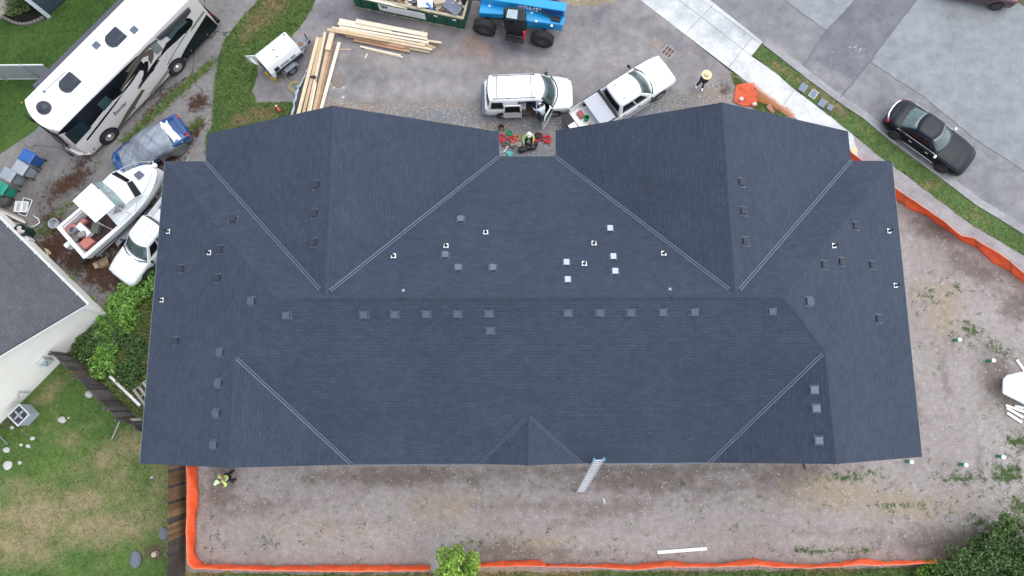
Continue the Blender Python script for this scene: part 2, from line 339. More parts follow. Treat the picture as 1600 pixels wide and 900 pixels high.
# parking lot asphalt
paA = {'ochre': [B(745, 72, .8, 1.0, 20, .75), B(690, 75, .5, .5, 0, .55), B(1140, 130, .5, .8, 40, .6), B(560, 95, 1.5, .5, 0, .3)],
       'dark': [B(560, 25, 4, 1, -10, .75), B(780, 70, 3.4, .5, -8, .85), B(920, 25, 2.5, .8, 0, .5), B(1040, 60, 2.2, .6, -35, .6), B(430, 145, 1.6, .5, 0, .8), B(560, 110, .9, 1.4, 20, .5), B(460, 100, 1, 1.2, 0, .7), B(1110, 70, 1.2, .4, -38, .6), B(640, 60, 4, .5, -10, .6)],
       'pale': [B(680, 140, 4, .5, 0, .8), B(550, 140, 1.5, .4, 0, .6), B(640, 110, 2, .7, 0, .5), B(980, 90, 2.5, .8, 0, .5), B(1090, 140, 1.4, .6, 0, .7), B(860, 90, 2.6, .7, 0, .45)]}
ASP = ground_mat('parking asphalt', (.208, .190, .186), (.250, .231, .226), [('pale', (.30, .28, .27), .9, .4), ('dark', (.145, .136, .150), .8, .4), ('ochre', (.27, .19, .15), 1.0, .35)], fine=26, big=.3, mid=1.2, bump=.25)
sheet('parking_lot', [(512, -60), (488, 12), (469, 42), (456, 55), (441, 74), (404, 100), (402, 118), (394, 143), (400, 161), (459, 160), (516, 161), (620, 159), (755, 163), (890, 165), (1030, 160), (1062, 148), (1095, 140), (1145, 115), (985, -15), (975, -60)], .012, ASP, cell=.45, edge=(.5, .02), attrs=paA)
GRAV = ground_mat('crushed gravel', (.17, .155, .145), (.27, .25, .24), [('dust', (.27, .21, .17), .8, .4), ('blue', (.19, .195, .21), 1, .3)], fine=18, mid=9, stones=((.46, .45, .45), 13), stone_n=.16, bump=.9)
sheet('gravel_strip', [(470, 175), (516, 160.5), (620, 158.5), (755, 162.5), (890, 164.5), (1030, 159.5), (1062, 147.5), (1095, 139.5), (1143, 116), (1160, 122), (1250, 190), (1180, 330), (540, 330)], .020, GRAV, cell=.4, attrs={'dust': [B(560, 164, 1.8, .35, 0, 1), B(700, 168, 1.5, .35, 0, .8), B(1130, 150, 1.4, .6, 0, .9), B(760, 200, 1, .5, 0, .6)], 'blue': [B(820, 190, 2.4, .5, 0, .9), B(700, 178, 1.6, .35, 0, .9), B(1000, 178, 2, .4, 0, .9), B(820, 235, 2, .7, 0, .8)]})
sheet('gravel_bed', [(878, -60), (884, 6), (905, 11), (930, 9), (962, 2), (984, -14), (980, -60)], .018, ground_mat('bark gravel', (.20, .16, .10), (.38, .33, .24), fine=18, mid=7, stones=((.55, .5, .42), 10), stone_n=.2, bump=.9), edge=(.3, .05))
# road, patches, crack seals
RB = ground_mat('road asphalt', (.215, .225, .235), (.25, .26, .268), fine=34, big=.25, mid=1.2, stones=((.36, .37, .38), 34), stone_n=.10, bump=.3)
sheet('road', [(960, -260), (1095, -5), (1192, 67), (1265, 125), (1315, 162), (1350, 185), (1390, 219), (1425, 245), (1475, 282), (1525, 320), (1562, 342), (1600, 366), (1800, 500), (2200, 400), (1900, 120), (1640, 38), (1585, 0), (1500, -70), (1420, -260)], .004, RB, cell=1.)
RN = ground_mat('near lane asphalt', (.185, .182, .188), (.222, .216, .220), [('pale', (.30, .285, .27), 1, .35)], fine=30, big=.3, mid=1.2, bump=.3)
nlA = {'pale': [B(1300, 165, 2, .3, -38, .8), B(1360, 205, 3, .35, -38, .7), B(1500, 300, 3, .35, -38, .7), B(1230, 90, 2, .3, -38, .6)]}
sheet('near_lane', [(1020, -120), (1160, -50), (1225, 0), (1291, 48.5), (1255, 103), (1313, 152), (1359, 97), (1440, 149), (1520, 215), (1600, 267), (1800, 400), (1800, 500), (1600, 366), (1562, 342), (1525, 320), (1475, 282), (1425, 245), (1390, 219), (1350, 185), (1315, 162), (1265, 125), (1192, 67), (1095, -5)], .008, RN, cell=.5, attrs=nlA)
sheet('road_patch', [(1380, -60), (1337, 0), (1291, 48.5), (1255, 103), (1313, 152), (1359, 97), (1396, 46), (1432, 0), (1480, -60)], .012, ground_mat('patch asphalt', (.138, .140, .158), (.168, .170, .188), [('chips', (.5, .5, .5), 6, .03), ('pale', (.25, .235, .23), .8, .4)], fine=30, big=.4, mid=1.1, bump=.3), cell=.4, attrs={'chips': [B(1308, 88, .5, .2, -38, .42), B(1340, 76, .9, .3, -20, .44)], 'pale': [B(1290, 120, 1.6, .6, -38, .8)]})
SEAL = mat('crack seal', (.085, .095, .115), .5, .1)
def strip(name, px, w, z, mt, h=.004, jit=.0, kind='structure'):
    pts = [Vector(p[:2]) for p in Pp(px)]; q = []
    for i in range(len(pts)-1):
        k = max(1, int((pts[i+1]-pts[i]).length/.3))
        for j in range(k): q.append(pts[i].lerp(pts[i+1], j/k)+Vector((random.uniform(-jit, jit), random.uniform(-jit, jit))))
    q.append(pts[-1]); m = M(); L = []; Rr = []
    for i, p in enumerate(q):
        d = (q[min(i+1, len(q)-1)]-q[max(i-1, 0)]).normalized(); n = Vector((-d.y, d.x)); ww = w/2*(1+(random.uniform(-.35, .35) if jit else 0))
        L.append(p+n*ww); Rr.append(p-n*ww)
    rings = [[(a.x, a.y, z), (a.x, a.y, z+h), (b.x, b.y, z+h), (b.x, b.y, z)] for a, b in zip(L, Rr)]
    m.loft([[Vector(v) for v in r] for r in rings]); o = m.build(name, mt); o['kind'] = kind; return o
for px, w in (([(1340, -4), (1291, 48.5), (1255, 103)], .055), ([(1432, 0), (1396, 46), (1359, 97), (1313, 152)], .07), ([(1359, 97), (1440, 149), (1520, 215), (1600, 267), (1700, 335)], .035), ([(1150, -58), (1225, 0), (1291, 48.5)], .035)):
    strip('crack_seal', px, w, .016, SEAL, jit=.025)
# pavements
CN = ground_mat('new concrete', (.50, .505, .50), (.60, .60, .59), [('stain', (.36, .375, .385), .8, .4)], fine=24, big=.4, mid=1.0, bump=.12)
sheet('driveway_apron', [(960, -60), (1000, 0), (1069, 53), (1138, 106), (1178, 57), (1175, 87.5), (1192, 66), (1110, 1), (1060, -60)] if 0 else [(945, -60), (1000, 0), (1069, 53), (1138, 106), (1174, 88), (1192, 66), (1110, 1), (1045, -60)], .022, CN, cell=.5, attrs={'stain': [B(1160, 50, 1.5, .3, -38, .9), B(1115, 50, 1.2, .5, -38, .7), B(1100, 25, 1, .5, -38, .6), B(1060, 20, 1, .4, -38, .5), B(1030, -10, 2, 1, 0, .6)]})
sheet('sidewalk', [(1138, 106), (1174, 88), (1210, 112.5), (1240, 139), (1300, 184), (1332, 210), (1345, 262), (1245, 186)], .025, CN, attrs={'stain': []}, cell=.8)
CO = ground_mat('old sidewalk concrete', (.26, .245, .25), (.32, .305, .305), fine=24, big=.5, mid=1.1, stones=((.42, .41, .40), 18), stone_n=.08, bump=.2)
sheet('old_sidewalk', [(1332, 210), (1380, 249), (1417, 275), (1462, 309), (1512, 347), (1600, 400), (1720, 480), (1720, 530), (1600, 436), (1507, 374), (1432, 321), (1397, 296), (1360, 300), (1345, 262)], .024, CO, cell=1.)
JT = mat('joint', (.2, .19, .19), .9, .1)
for px in ([(1116, 6), (1070.5, 53)], [(1174, 60), (1138.5, 105)], [(1060, 0), (1096, 27), (1163, 79), (1175, 88)], [(1095, 0), (1140, 32), (1190, 70)], [(1240, 141), (1222, 168)], [(1420, 277), (1398, 301)], [(1525, 358), (1519, 372)], [(1350, 225), (1336, 238)]):
    strip('joint', px, .022, .0262, JT, h=.002)
# kerb and gutter
KB = ground_mat('kerb concrete', (.25, .245, .25), (.33, .32, .325), fine=20, bump=.3)
kl = [(1192, 69), (1265, 125.5), (1315, 162.5), (1350, 185.5), (1390, 219.5), (1425, 245), (1475, 282), (1525, 320), (1562, 342), (1600, 366), (1750, 465)]
m = M(); pts = [Vector(p[:2]) for p in Pp(kl)]; rings = []
for i, p in enumerate(pts):
    d = (pts[min(i+1, len(pts)-1)]-pts[max(i-1, 0)]).normalized(); n = Vector((-d.y, d.x))
    rings.append([Vector((*(p+n*a), z)) for a, z in ((-.06, -.02), (-.06, .10), (.07, .10), (.11, .022), (.42, .017), (.42, -.02))])
m.loft(rings); k = m.build('kerb', KB); k['kind'] = 'structure'
VG = [(1176, 87), (1190, 71), (1265, 125), (1315, 162), (1350, 185), (1390, 219), (1425, 245), (1475, 282), (1525, 320), (1562, 342), (1600, 366), (1750, 465), (1730, 485), (1600, 400), (1512, 347), (1462, 309), (1417, 275), (1380, 249), (1332, 210), (1300, 184), (1240, 139), (1210, 112)]
sheet('grass_verge', VG, .045, VERGE, cell=.35, edge=(.3, .05), attrs={'dry': [B(1225, 110, 1.2, .2, -38, .75), B(1268, 140, .8, .35, -38, .9), B(1305, 168, 1, .3, -38, .9), B(1455, 290, .6, .3, 0, .8), B(1350, 205, 1, .2, -38, .55), B(1240, 122, .6, .2, 0, .7), B(1530, 340, .8, .2, -38, .6)]})
TRI = [(1140, 113), (1149, 119), (1170, 134), (1230, 183), (1190, 184), (1160, 150), (1146, 128)]
sheet('grass_corner', TRI, .028, VERGE, cell=.3, edge=(.25, .06), attrs={'dry': [B(1142, 116, .5, .3, 0, .7)]})
BB = [(280, 893), (420, 896), (560, 897), (670, 896), (900, 893), (1040, 892), (1200, 892), (1440, 885), (1700, 870), (1700, 1100), (280, 1100)]
sheet('far_lawn', BB, .015, VERGE, cell=.5, attrs={'dry': [B(780, 893, 1.6, .35), B(880, 893, 1.4, .3), B(320, 900, 1.3, .5), B(590, 900, 1.6, .3, 0, .8), B(690, 900, 2, .3, 0, .9), B(1290, 890, 1.6, .2, 0, .8), B(1060, 892, 1.5, .18, 0, .6)]}, edge=(.4, .08))
# grass blades that break up the lawns
G1 = mat('grass blade green', (.085, .175, .032), .7, .3, 2., island=.45); G2 = mat('grass blade dry', (.30, .245, .13), .8, .2, 2., island=.35); G3 = mat('grass blade light', (.15, .25, .055), .7, .25, 2., island=.4)
G4 = mat('grass blade dark', (.045, .105, .02), .7, .25, 2., island=.4); YL = mat('buttercup yellow', (.65, .5, .03), .6, .1)
GM = [G1, G2, G3, G4, YL]
def wpx(px): return [tuple(v[:2]) for v in Pp(px)]
def stuff(o, label, cat='grass'): o['kind'] = 'stuff'; o['label'] = label; o['category'] = cat; return o
lawnp = wpx([(-10, 670), (50, 616), (97, 570), (116, 556), (150, 592), (212, 654), (262, 690), (286, 735), (286, 905), (-10, 905)])
lawnp = lawnp
def mi1(x, y, r):
    d = pxblob(dryA['dry'], x, y)
    if r < .012: return 4
    return 1 if r < .04+.62*d*d else (2 if r > .72 else 0 if r > .42 else 3)
stuff(blades('lawn_grass', scatter(lawnp, 170, 1), .055, .014, GM, mi1, 3, .012), 'patchy green and straw coloured lawn grass in the back yard')
stuff(blades('side_grass', scatter(wpx([(-5, 236), (-5, -5), (190, -5), (75, 168)]), 130, 2), .06, .014, GM, lambda x, y, r: 3 if r < .45 else 0 if r < .8 else 2, 3, .012), 'dark green grass growing beside the motorhome')
stuff(blades('strip_grass', scatter(wpx(GS), 330, 3), .11, .016, GM, lambda x, y, r: (1 if r < .15+.8*pxblob(stripA['dry'], x, y)**2 else 2 if r > .5 else 0), 3, .016), 'bright long grass strip between driveway and asphalt')
stuff(blades('verge_grass', scatter(wpx(VG), 260, 4), .05, .014, GM, lambda x, y, r: 1 if r < .2 else 2 if r > .7 else 0, 3, .045), 'mown verge grass beside the kerb')
stuff(blades('corner_grass', scatter(wpx(TRI), 300, 5), .09, .014, GM, lambda x, y, r: 1 if r < .25 else 2 if r > .7 else 0, 3, .028), 'rough grass at the corner behind the sidewalk')
stuff(blades('far_grass', scatter([q for q in wpx([(620, 893), (900, 894), (1440, 886), (1610, 872), (1610, 920), (280, 920), (280, 896)])], 200, 6), .12, .016, GM, lambda x, y, r: 1 if r < .2 else 3 if r > .55 else 0, 3, .015), 'green grass beyond the orange fabric fence')
# weeds on the dirt
wp = []
for cx, cy, rx, ry, ro, s in lotA['green']:
    for _ in range(int(55*rx*ry*s)+10):
        u, v = random.gauss(0, 1.0)*rx, random.gauss(0, 1.0)*ry; wp.append((cx+u*math.cos(ro)-v*math.sin(ro), cy+u*math.sin(ro)+v*math.cos(ro)))
for x, y in scatter(wpx([(300, 735), (1440, 735), (1430, 300), (1600, 450), (1600, 870), (310, 880)]), .5, 9): wp.append((x, y))
stuff(blades('weeds', wp, .07, .022, [G1, G3, G4], lambda x, y, r: int(r*2.99), 9, .0, .07, 1.2), 'small green weeds sprouting from the bare dirt lot', 'weeds')
wq = []
for a, b, n in (((190, 225), (335, 95), 520), ((60, 365), (110, 318), 60), ((255, 235), (318, 185), 160)):
    pa, pb = P(*a), P(*b)
    for _ in range(n): q = pa.lerp(pb, random.random()); wq.append((q.x+random.gauss(0, .12), q.y+random.gauss(0, .12)))
stuff(blades('joint_weeds', wq, .10, .02, [G1, G3, G2], lambda x, y, r: int(r*2.5), 8, .012, .06, 1.1), 'weeds growing along the driveway joints', 'weeds')
# pebbles
def pebbles(name, pts, smin, smax, mts, z, seed, label):
    r = np.random.default_rng(seed); n = len(pts); p = np.array(pts); base = np.array([(1, 0, 0), (0, 1, 0), (-1, 0, 0), (0, -1, 0), (0, 0, 1)], float)
    sc = r.uniform(smin, smax, n)**1.0; a = r.uniform(0, 6.3, n); asp = r.uniform(.5, 1, (n, 5))
    V = np.zeros((n, 5, 3)); c, s = np.cos(a)[:, None], np.sin(a)[:, None]; bx = base[:, 0]*asp; by = base[:, 1]*asp
    V[:, :, 0] = p[:, 0:1]+sc[:, None]*(bx*c-by*s); V[:, :, 1] = p[:, 1:2]+sc[:, None]*(bx*s+by*c); V[:, :, 2] = z+sc[:, None]*base[:, 2]*.6
    F = np.array([(0, 1, 4), (1, 2, 4), (2, 3, 4), (3, 0, 4)]); F = (F[None]+5*np.arange(n)[:, None, None]).reshape(-1, 3)
    return stuff(fast_mesh(name, V.reshape(-1, 3), F, mts, np.repeat(r.integers(0, len(mts), n), 4)), label, 'gravel')
PB = [mat('pebble pale', (.5, .48, .46), .8, .2, island=.3), mat('pebble grey', (.24, .23, .23), .8, .2, island=.3), mat('pebble brown', (.2, .15, .12), .8, .2, island=.3), mat('pebble blue', (.26, .28, .31), .8, .2, island=.3)]
pebbles('gravel', scatter(wpx([(500, 170), (620, 164), (890, 170), (1062, 150), (1145, 120), (1230, 190), (1180, 250), (540, 250)]), 170, 11), .014, .036, PB, .02, 12, 'grey crushed gravel along the front of the building')
pebbles('small_stones', scatter(wpx([(300, 735), (1440, 735), (1400, 280), (1600, 440), (1600, 885), (310, 885)]), 16, 13), .010, .032, [PB[0], PB[1], PB[2]], 0, 14, 'small pale stones scattered over the dirt lot')
# leaf litter
def litter():
    pts = []
    for cx, cy, rx, ry, ro, s in drA['litter']:
        for _ in range(int(330*rx*ry)):
            u, v = random.gauss(0, .62)*rx, random.gauss(0, .62)*ry; pts.append((cx+u*math.cos(ro)-v*math.sin(ro), cy+u*math.sin(ro)+v*math.cos(ro), .02, .05, .05, .02))
    return leaves('leaf_litter', pts, len(pts)*2, .045, mat('dead leaf', (.11, .055, .035), .9, .3, island=.5), 5)
stuff(litter(), 'reddish brown leaf litter on the old driveway', 'leaf litter')
# ============================================================ SHINGLED APARTMENT BUILDING
HE = 5.5
def shingle_mat(name, base, line, rw=.30, rh=.145, seam=.5, bump=.25):
    m, t, b, new, lk = nodes(name)
    uv = new('ShaderNodeUVMap').outputs[0]; co = new('ShaderNodeTexCoord').outputs['Object']
    br = new('ShaderNodeTexBrick'); br.offset = .5; br.inputs['Scale'].default_value = 1; br.inputs['Mortar Size'].default_value = .011
    br.inputs['Brick Width'].default_value = rw; br.inputs['Row Height'].default_value = rh; br.inputs['Mortar Smooth'].default_value = .3
    br.inputs['Color1'].default_value = tuple(c*.90 for c in base)+(1,); br.inputs['Color2'].default_value = tuple(c*1.10 for c in base)+(1,)
    br.inputs['Mortar'].default_value = tuple(c*(1-seam) for c in base)+(1,); lk(uv, br.inputs['Vector'])
    # long courses: shadow under the butts painted as a darker line every few rows
    sp = new('ShaderNodeSeparateXYZ'); lk(uv, sp.inputs[0]); c = br.outputs['Color']
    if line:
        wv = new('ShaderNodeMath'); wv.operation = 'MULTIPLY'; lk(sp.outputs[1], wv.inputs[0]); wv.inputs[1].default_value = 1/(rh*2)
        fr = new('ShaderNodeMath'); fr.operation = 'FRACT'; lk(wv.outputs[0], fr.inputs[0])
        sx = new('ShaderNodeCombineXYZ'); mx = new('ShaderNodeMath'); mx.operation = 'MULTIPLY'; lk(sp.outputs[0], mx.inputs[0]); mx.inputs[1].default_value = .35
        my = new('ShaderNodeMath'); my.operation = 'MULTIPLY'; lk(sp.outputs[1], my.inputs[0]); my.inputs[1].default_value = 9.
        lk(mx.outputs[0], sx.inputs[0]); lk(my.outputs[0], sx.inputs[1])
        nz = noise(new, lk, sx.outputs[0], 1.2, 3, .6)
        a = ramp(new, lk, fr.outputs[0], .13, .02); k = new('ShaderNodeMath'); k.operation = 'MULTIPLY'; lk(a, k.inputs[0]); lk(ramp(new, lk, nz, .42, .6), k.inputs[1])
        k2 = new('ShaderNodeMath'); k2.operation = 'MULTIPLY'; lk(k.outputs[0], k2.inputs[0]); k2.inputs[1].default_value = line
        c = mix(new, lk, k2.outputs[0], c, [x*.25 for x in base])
    for sc, lo, hi in ((.30, .90, 1.11), (2.2, .90, 1.11), (26, .74, 1.28)):
        n = noise(new, lk, co, sc, 5, .7); mr = new('ShaderNodeMapRange'); mr.inputs[1].default_value = .3; mr.inputs[2].default_value = .7; mr.inputs[3].default_value = lo; mr.inputs[4].default_value = hi
        lk(n, mr.inputs[0]); h = new('ShaderNodeHueSaturation'); lk(c, h.inputs['Color']); lk(mr.outputs[0], h.inputs['Value']); c = h.outputs[0]
    mp = new('ShaderNodeMapping'); mp.inputs['Scale'].default_value = (1.6, .45, 1); mp.inputs['Rotation'].default_value = (0, 0, .5); lk(co, mp.inputs['Vector'])
    k3 = new('ShaderNodeMath'); k3.operation = 'MULTIPLY'; lk(ramp(new, lk, noise(new, lk, mp.outputs[0], 1.1, 9, .75), .60, .74), k3.inputs[0]); k3.inputs[1].default_value = .35
    c = mix(new, lk, k3.outputs[0], c, [x*1.7+.006 for x in base])
    lk(c, b.inputs['Base Color']); b.inputs['Roughness'].default_value = .85; b.inputs['Specular IOR Level'].default_value = .35
    bn = new('ShaderNodeBump'); bn.inputs['Strength'].default_value = bump; bn.inputs['Distance'].default_value = .012; lk(br.outputs['Fac'], bn.inputs['Height']); bn.invert = True; lk(bn.outputs[0], b.inputs['Normal'])
    return m
RC = (.0325, .0430, .0665)
SH1 = shingle_mat('shingles', RC, 0, seam=.16); SH2 = shingle_mat('shingles with painted shadow lines', tuple(c*.98 for c in RC), .36, seam=.28); SH3 = shingle_mat('cross gable shingles with painted shade', tuple(c*.96 for c in RC), .30, seam=.26)  # shade painted in: south and inner gable slopes get darker tone and lines
CAP = mat('ridge cap shingle', tuple(c*.88 for c in RC), .9, .10, 9, bump=.15, island=.10)
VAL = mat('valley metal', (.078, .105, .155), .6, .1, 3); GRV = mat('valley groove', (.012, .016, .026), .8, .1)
rp = dict(A=(258, 252, 0), B=(321, 252, 0), C=(325, 209, 0), D=(520, 165, 3.33), E=(780, 206, 0), F=(780, 245, 0), G=(868, 245, 0), H=(868, 204, 0), I=(1128, 160, 3.33), J=(1325, 205, 0), K=(1330, 251, 0), L=(1393, 251.5, 0),
          M=(1440, 714, 0), N=(1307, 725, 2.26), O=(1108, 723, 0), Q=(910, 724, 0), R=(825, 727, 1.06), S=(750, 725, 0), T=(550, 726, 0), U=(357, 731, 2.26), V=(219, 724, 0),
          a=(432, 466, 3.33), b=(1226, 464, 3.33), c=(366, 556, 2.28), d=(1289, 549, 2.28), e=(826, 649, 1.08), f=(508, 461, 3.33), g=(1149, 460, 3.33))
RV3 = {k: P(x, y, HE+z) for k, (x, y, z) in rp.items()}
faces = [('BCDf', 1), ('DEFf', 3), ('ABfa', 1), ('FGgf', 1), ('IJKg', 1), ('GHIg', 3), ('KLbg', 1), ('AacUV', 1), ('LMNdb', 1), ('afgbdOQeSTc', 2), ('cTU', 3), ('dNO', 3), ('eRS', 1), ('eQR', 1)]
bld = thing('apartment_building', 'long apartment building with a dark blue grey shingled roof of hips and gables', 'building', (0, 3, 0))
MB_ = Vector((0, 3, 0))
def roof_mesh():
    keys = list(RV3); bm = bmesh.new(); vd = {k: bm.verts.new(RV3[k]-MB_) for k in keys}; uvl = bm.loops.layers.uv.new('UVMap')
    for s, mi in faces:
        f = bm.faces.new([vd[k] for k in s]); f.normal_update()
        if f.normal.z < 0: f.normal_flip(); f.normal_update()
        f.material_index = mi-1
    for f in list(bm.faces):
        n = f.normal.copy(); u = Vector((-n.y, n.x, 0)).normalized(); u = Vector((1, 0, 0)) if abs(u.x) > .7 else Vector((0, 1, 0)); v = n.cross(u).normalized()
        for l in f.loops: l[uvl].uv = (l.vert.co.dot(u), l.vert.co.dot(v))
    bmesh.ops.triangulate(bm, faces=bm.faces[:])
    return bm
bm = roof_mesh(); bm.normal_update(); ROOFT = BVHTree.FromBMesh(bm)
me = bpy.data.meshes.new('roof'); 
ext = bmesh.ops.extrude_face_region(bm, geom=bm.faces[:]); 
# the underside: drop the original sheet, keep the new one on top
for el in ext['geom']:
    if isinstance(el, bmesh.types.BMVert): pass
vs_new = [e for e in ext['geom'] if isinstance(e, bmesh.types.BMVert)]
old = [v for v in bm.verts if v not in set(vs_new)]
for v in old: v.co.z -= .18
bmesh.ops.recalc_face_normals(bm, faces=bm.faces[:])
bm.to_mesh(me); bm.free()
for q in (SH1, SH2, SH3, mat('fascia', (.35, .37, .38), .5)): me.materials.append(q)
for p in me.polygons:
    if abs(p.normal.z) < .3: p.material_index = 3
roof = bpy.data.objects.new('roof', me); C.objects.link(roof); roof.parent = bld
def onroof(x, y):
    o, d = ray(x, y); h, n, i, t = ROOFT.ray_cast(o-MB_, d)
    if h is None: return P(x, y, HE), Vector((0, 0, 1))
    return h+MB_, (n if n.z > 0 else -n)
# ridge and hip caps: two leaves of overlapping cap shingles
def caps(name, a, b, w=.12, lift=.006, s0=0, s1=1):
    A_, B_ = RV3[a]+(RV3[b]-RV3[a])*s0, RV3[a]+(RV3[b]-RV3[a])*s1; d = (B_-A_).normalized(); L = (B_-A_).length; n = int(L/.16); m = M()
    side = Vector((-d.y, d.x, 0)).normalized(); 
    def drop(p, s):
        q = p+side*s; h, nn, i, t = ROOFT.ray_cast(Vector((q.x, q.y, 40))-MB_, Vector((0, 0, -1))); return (h+MB_) if h is not None else q-Vector((0, 0, abs(s)*.4))
    for i in range(n):
        p0 = A_+d*(L*i/n); p1 = A_+d*(L*(i+1)/n+.02)
        for s in (-w, w):
            q0, q1 = drop(p0, s), drop(p1, s); up = Vector((0, 0, 1))
            m.add([p0+up*(lift+.006), p1+up*(lift), q1+up*(lift-.004), q0+up*(lift+.002), p0-up*.01, p1-up*.01, q1-up*.01, q0-up*.01], [(0, 1, 2, 3), (0, 4, 5, 1), (1, 5, 6, 2), (2, 6, 7, 3), (3, 7, 4, 0)])
    m.build('ridge_cap', CAP, bld, world=True)
for a, b in (('a', 'b'), ('a', 'c'), ('b', 'd'), ('c', 'U'), ('d', 'N'), ('D', 'f'), ('I', 'g'), ('e', 'R')): caps('ridge_cap', a, b)
def valley(a, b, s0=0, s1=1, w=.075):
    pa, pb = RV3[a] if isinstance(a, str) else a, RV3[b] if isinstance(b, str) else b
    A_, B_ = pa.lerp(pb, s0), pa.lerp(pb, s1); d = (B_-A_).normalized(); side = Vector((-d.y, d.x, 0)).normalized(); up = Vector((0, 0, 1)); m = M(); n = 24
    def hit(q): h, nn, i, t = ROOFT.ray_cast(Vector((q.x, q.y, 40))-MB_, Vector((0, 0, -1))); return (h+MB_) if h is not None else q
    rings = []
    for i in range(n+1):
        p = A_.lerp(B_, i/n); rings.append([hit(p-side*w)+up*.004, hit(p-side*w)+up*.022, hit(p-side*.03)+up*.03, p+up*.006, hit(p+side*.03)+up*.03, hit(p+side*w)+up*.022, hit(p+side*w)+up*.004])
    m.loft(rings); m.build('valley_flashing', VAL, bld, world=True)
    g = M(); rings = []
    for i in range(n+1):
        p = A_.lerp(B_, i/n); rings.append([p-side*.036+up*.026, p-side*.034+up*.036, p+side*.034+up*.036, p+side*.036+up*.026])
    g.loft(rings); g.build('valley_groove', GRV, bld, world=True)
f2 = RV3['f'].lerp(RV3['g'], .012)
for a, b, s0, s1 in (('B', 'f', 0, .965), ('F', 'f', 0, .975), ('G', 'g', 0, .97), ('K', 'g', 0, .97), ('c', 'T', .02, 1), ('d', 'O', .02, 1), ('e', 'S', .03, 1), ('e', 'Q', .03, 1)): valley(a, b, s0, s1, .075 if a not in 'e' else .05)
# walls, windows, doors
def inset(keys, d):
    pts = [Vector(RV3[k][:2]) for k in keys]; n = len(pts); out = []
    ar = sum(pts[i].x*pts[(i+1) % n].y-pts[(i+1) % n].x*pts[i].y for i in range(n)); s = 1 if ar > 0 else -1
    for i in range(n):
        a, b, c_ = pts[i-1], pts[i], pts[(i+1) % n]; d1 = (b-a).normalized(); d2 = (c_-b).normalized(); n1 = Vector((-d1.y, d1.x))*s; n2 = Vector((-d2.y, d2.x))*s
        k = n1+n2; k = k/(k.length**2)*2 if k.length > .2 else n1; out.append(b+k*d)
    return out
wk = ['A', 'B', 'C', 'E', 'F', 'G', 'H', 'J', 'K', 'L', 'M', 'V']
wl = inset(wk, .42); WALLM = mat('lap siding grey', (.36, .38, .40), .7, .06, 1)
m = M(); m.prism([(p.x, p.y) for p in wl], 0, HE-.12); m.build('wall', WALLM, bld, world=True)
def gablewall(a, ap, b, off):
    m = M(); A_, P_, B_ = RV3[a], RV3[ap], RV3[b]; o = Vector((0, off, -.2))
    m.poly([A_+o, P_+o, B_+o], .1); m.build('gable_wall', WALLM, bld, world=True)
gablewall('C', 'D', 'E', -.5); gablewall('H', 'I', 'J', -.5); gablewall('V', 'U', 'T', .5); gablewall('O', 'N', 'M', .5); gablewall('S', 'R', 'Q', .4)
FRM = mat('window frame white', (.78, .78, .76), .5, .05); GLS = mat('window glass', (.03, .04, .05), .06, .1, spec=.8)
def bwin(x, y, z, w, h, n):
    t = Vector((-n[1], n[0], 0)); m = M(); c0 = Vector((x, y, z)); nn = Vector((*n, 0))
    for s in (-1, 1): m.box(c0+t*(s*(w/2+.03))+nn*.02, (.07, .07, h+.14)); m.box(c0+nn*.02+Vector((0, 0, s*(h/2+.03))), (w if abs(t.x) > .5 else .07, w if abs(t.y) > .5 else .07, .07))
    m.box(c0+nn*.02, (.04, .04, h)); f = m.build('window', FRM, bld, world=True)
    g = M(); g.box(c0+nn*.003, (w if abs(t.x) > .5 else .03, w if abs(t.y) > .5 else .03, h)); g.build('pane', GLS, f, world=True)
yS = wl[10].y; yN = wl[2].y
for z in (1.5, 4.2):
    for x in (-15, -11, -7, -4, 4.5, 8, 12, 15.5): bwin(x, wl[11].y+(wl[10].y-wl[11].y)*(x-wl[11].x)/(wl[10].x-wl[11].x), z, 1.4, 1.2, (0, -1))
    for x in (-13, -9, -4): bwin(x, wl[2].y+(wl[3].y-wl[2].y)*(x-wl[2].x)/(wl[3].x-wl[2].x), z, 1.4, 1.2, (0, 1))
    for x in (5, 9, 13): bwin(x, wl[6].y+(wl[7].y-wl[6].y)*(x-wl[6].x)/(wl[7].x-wl[6].x), z, 1.4, 1.2, (0, 1))
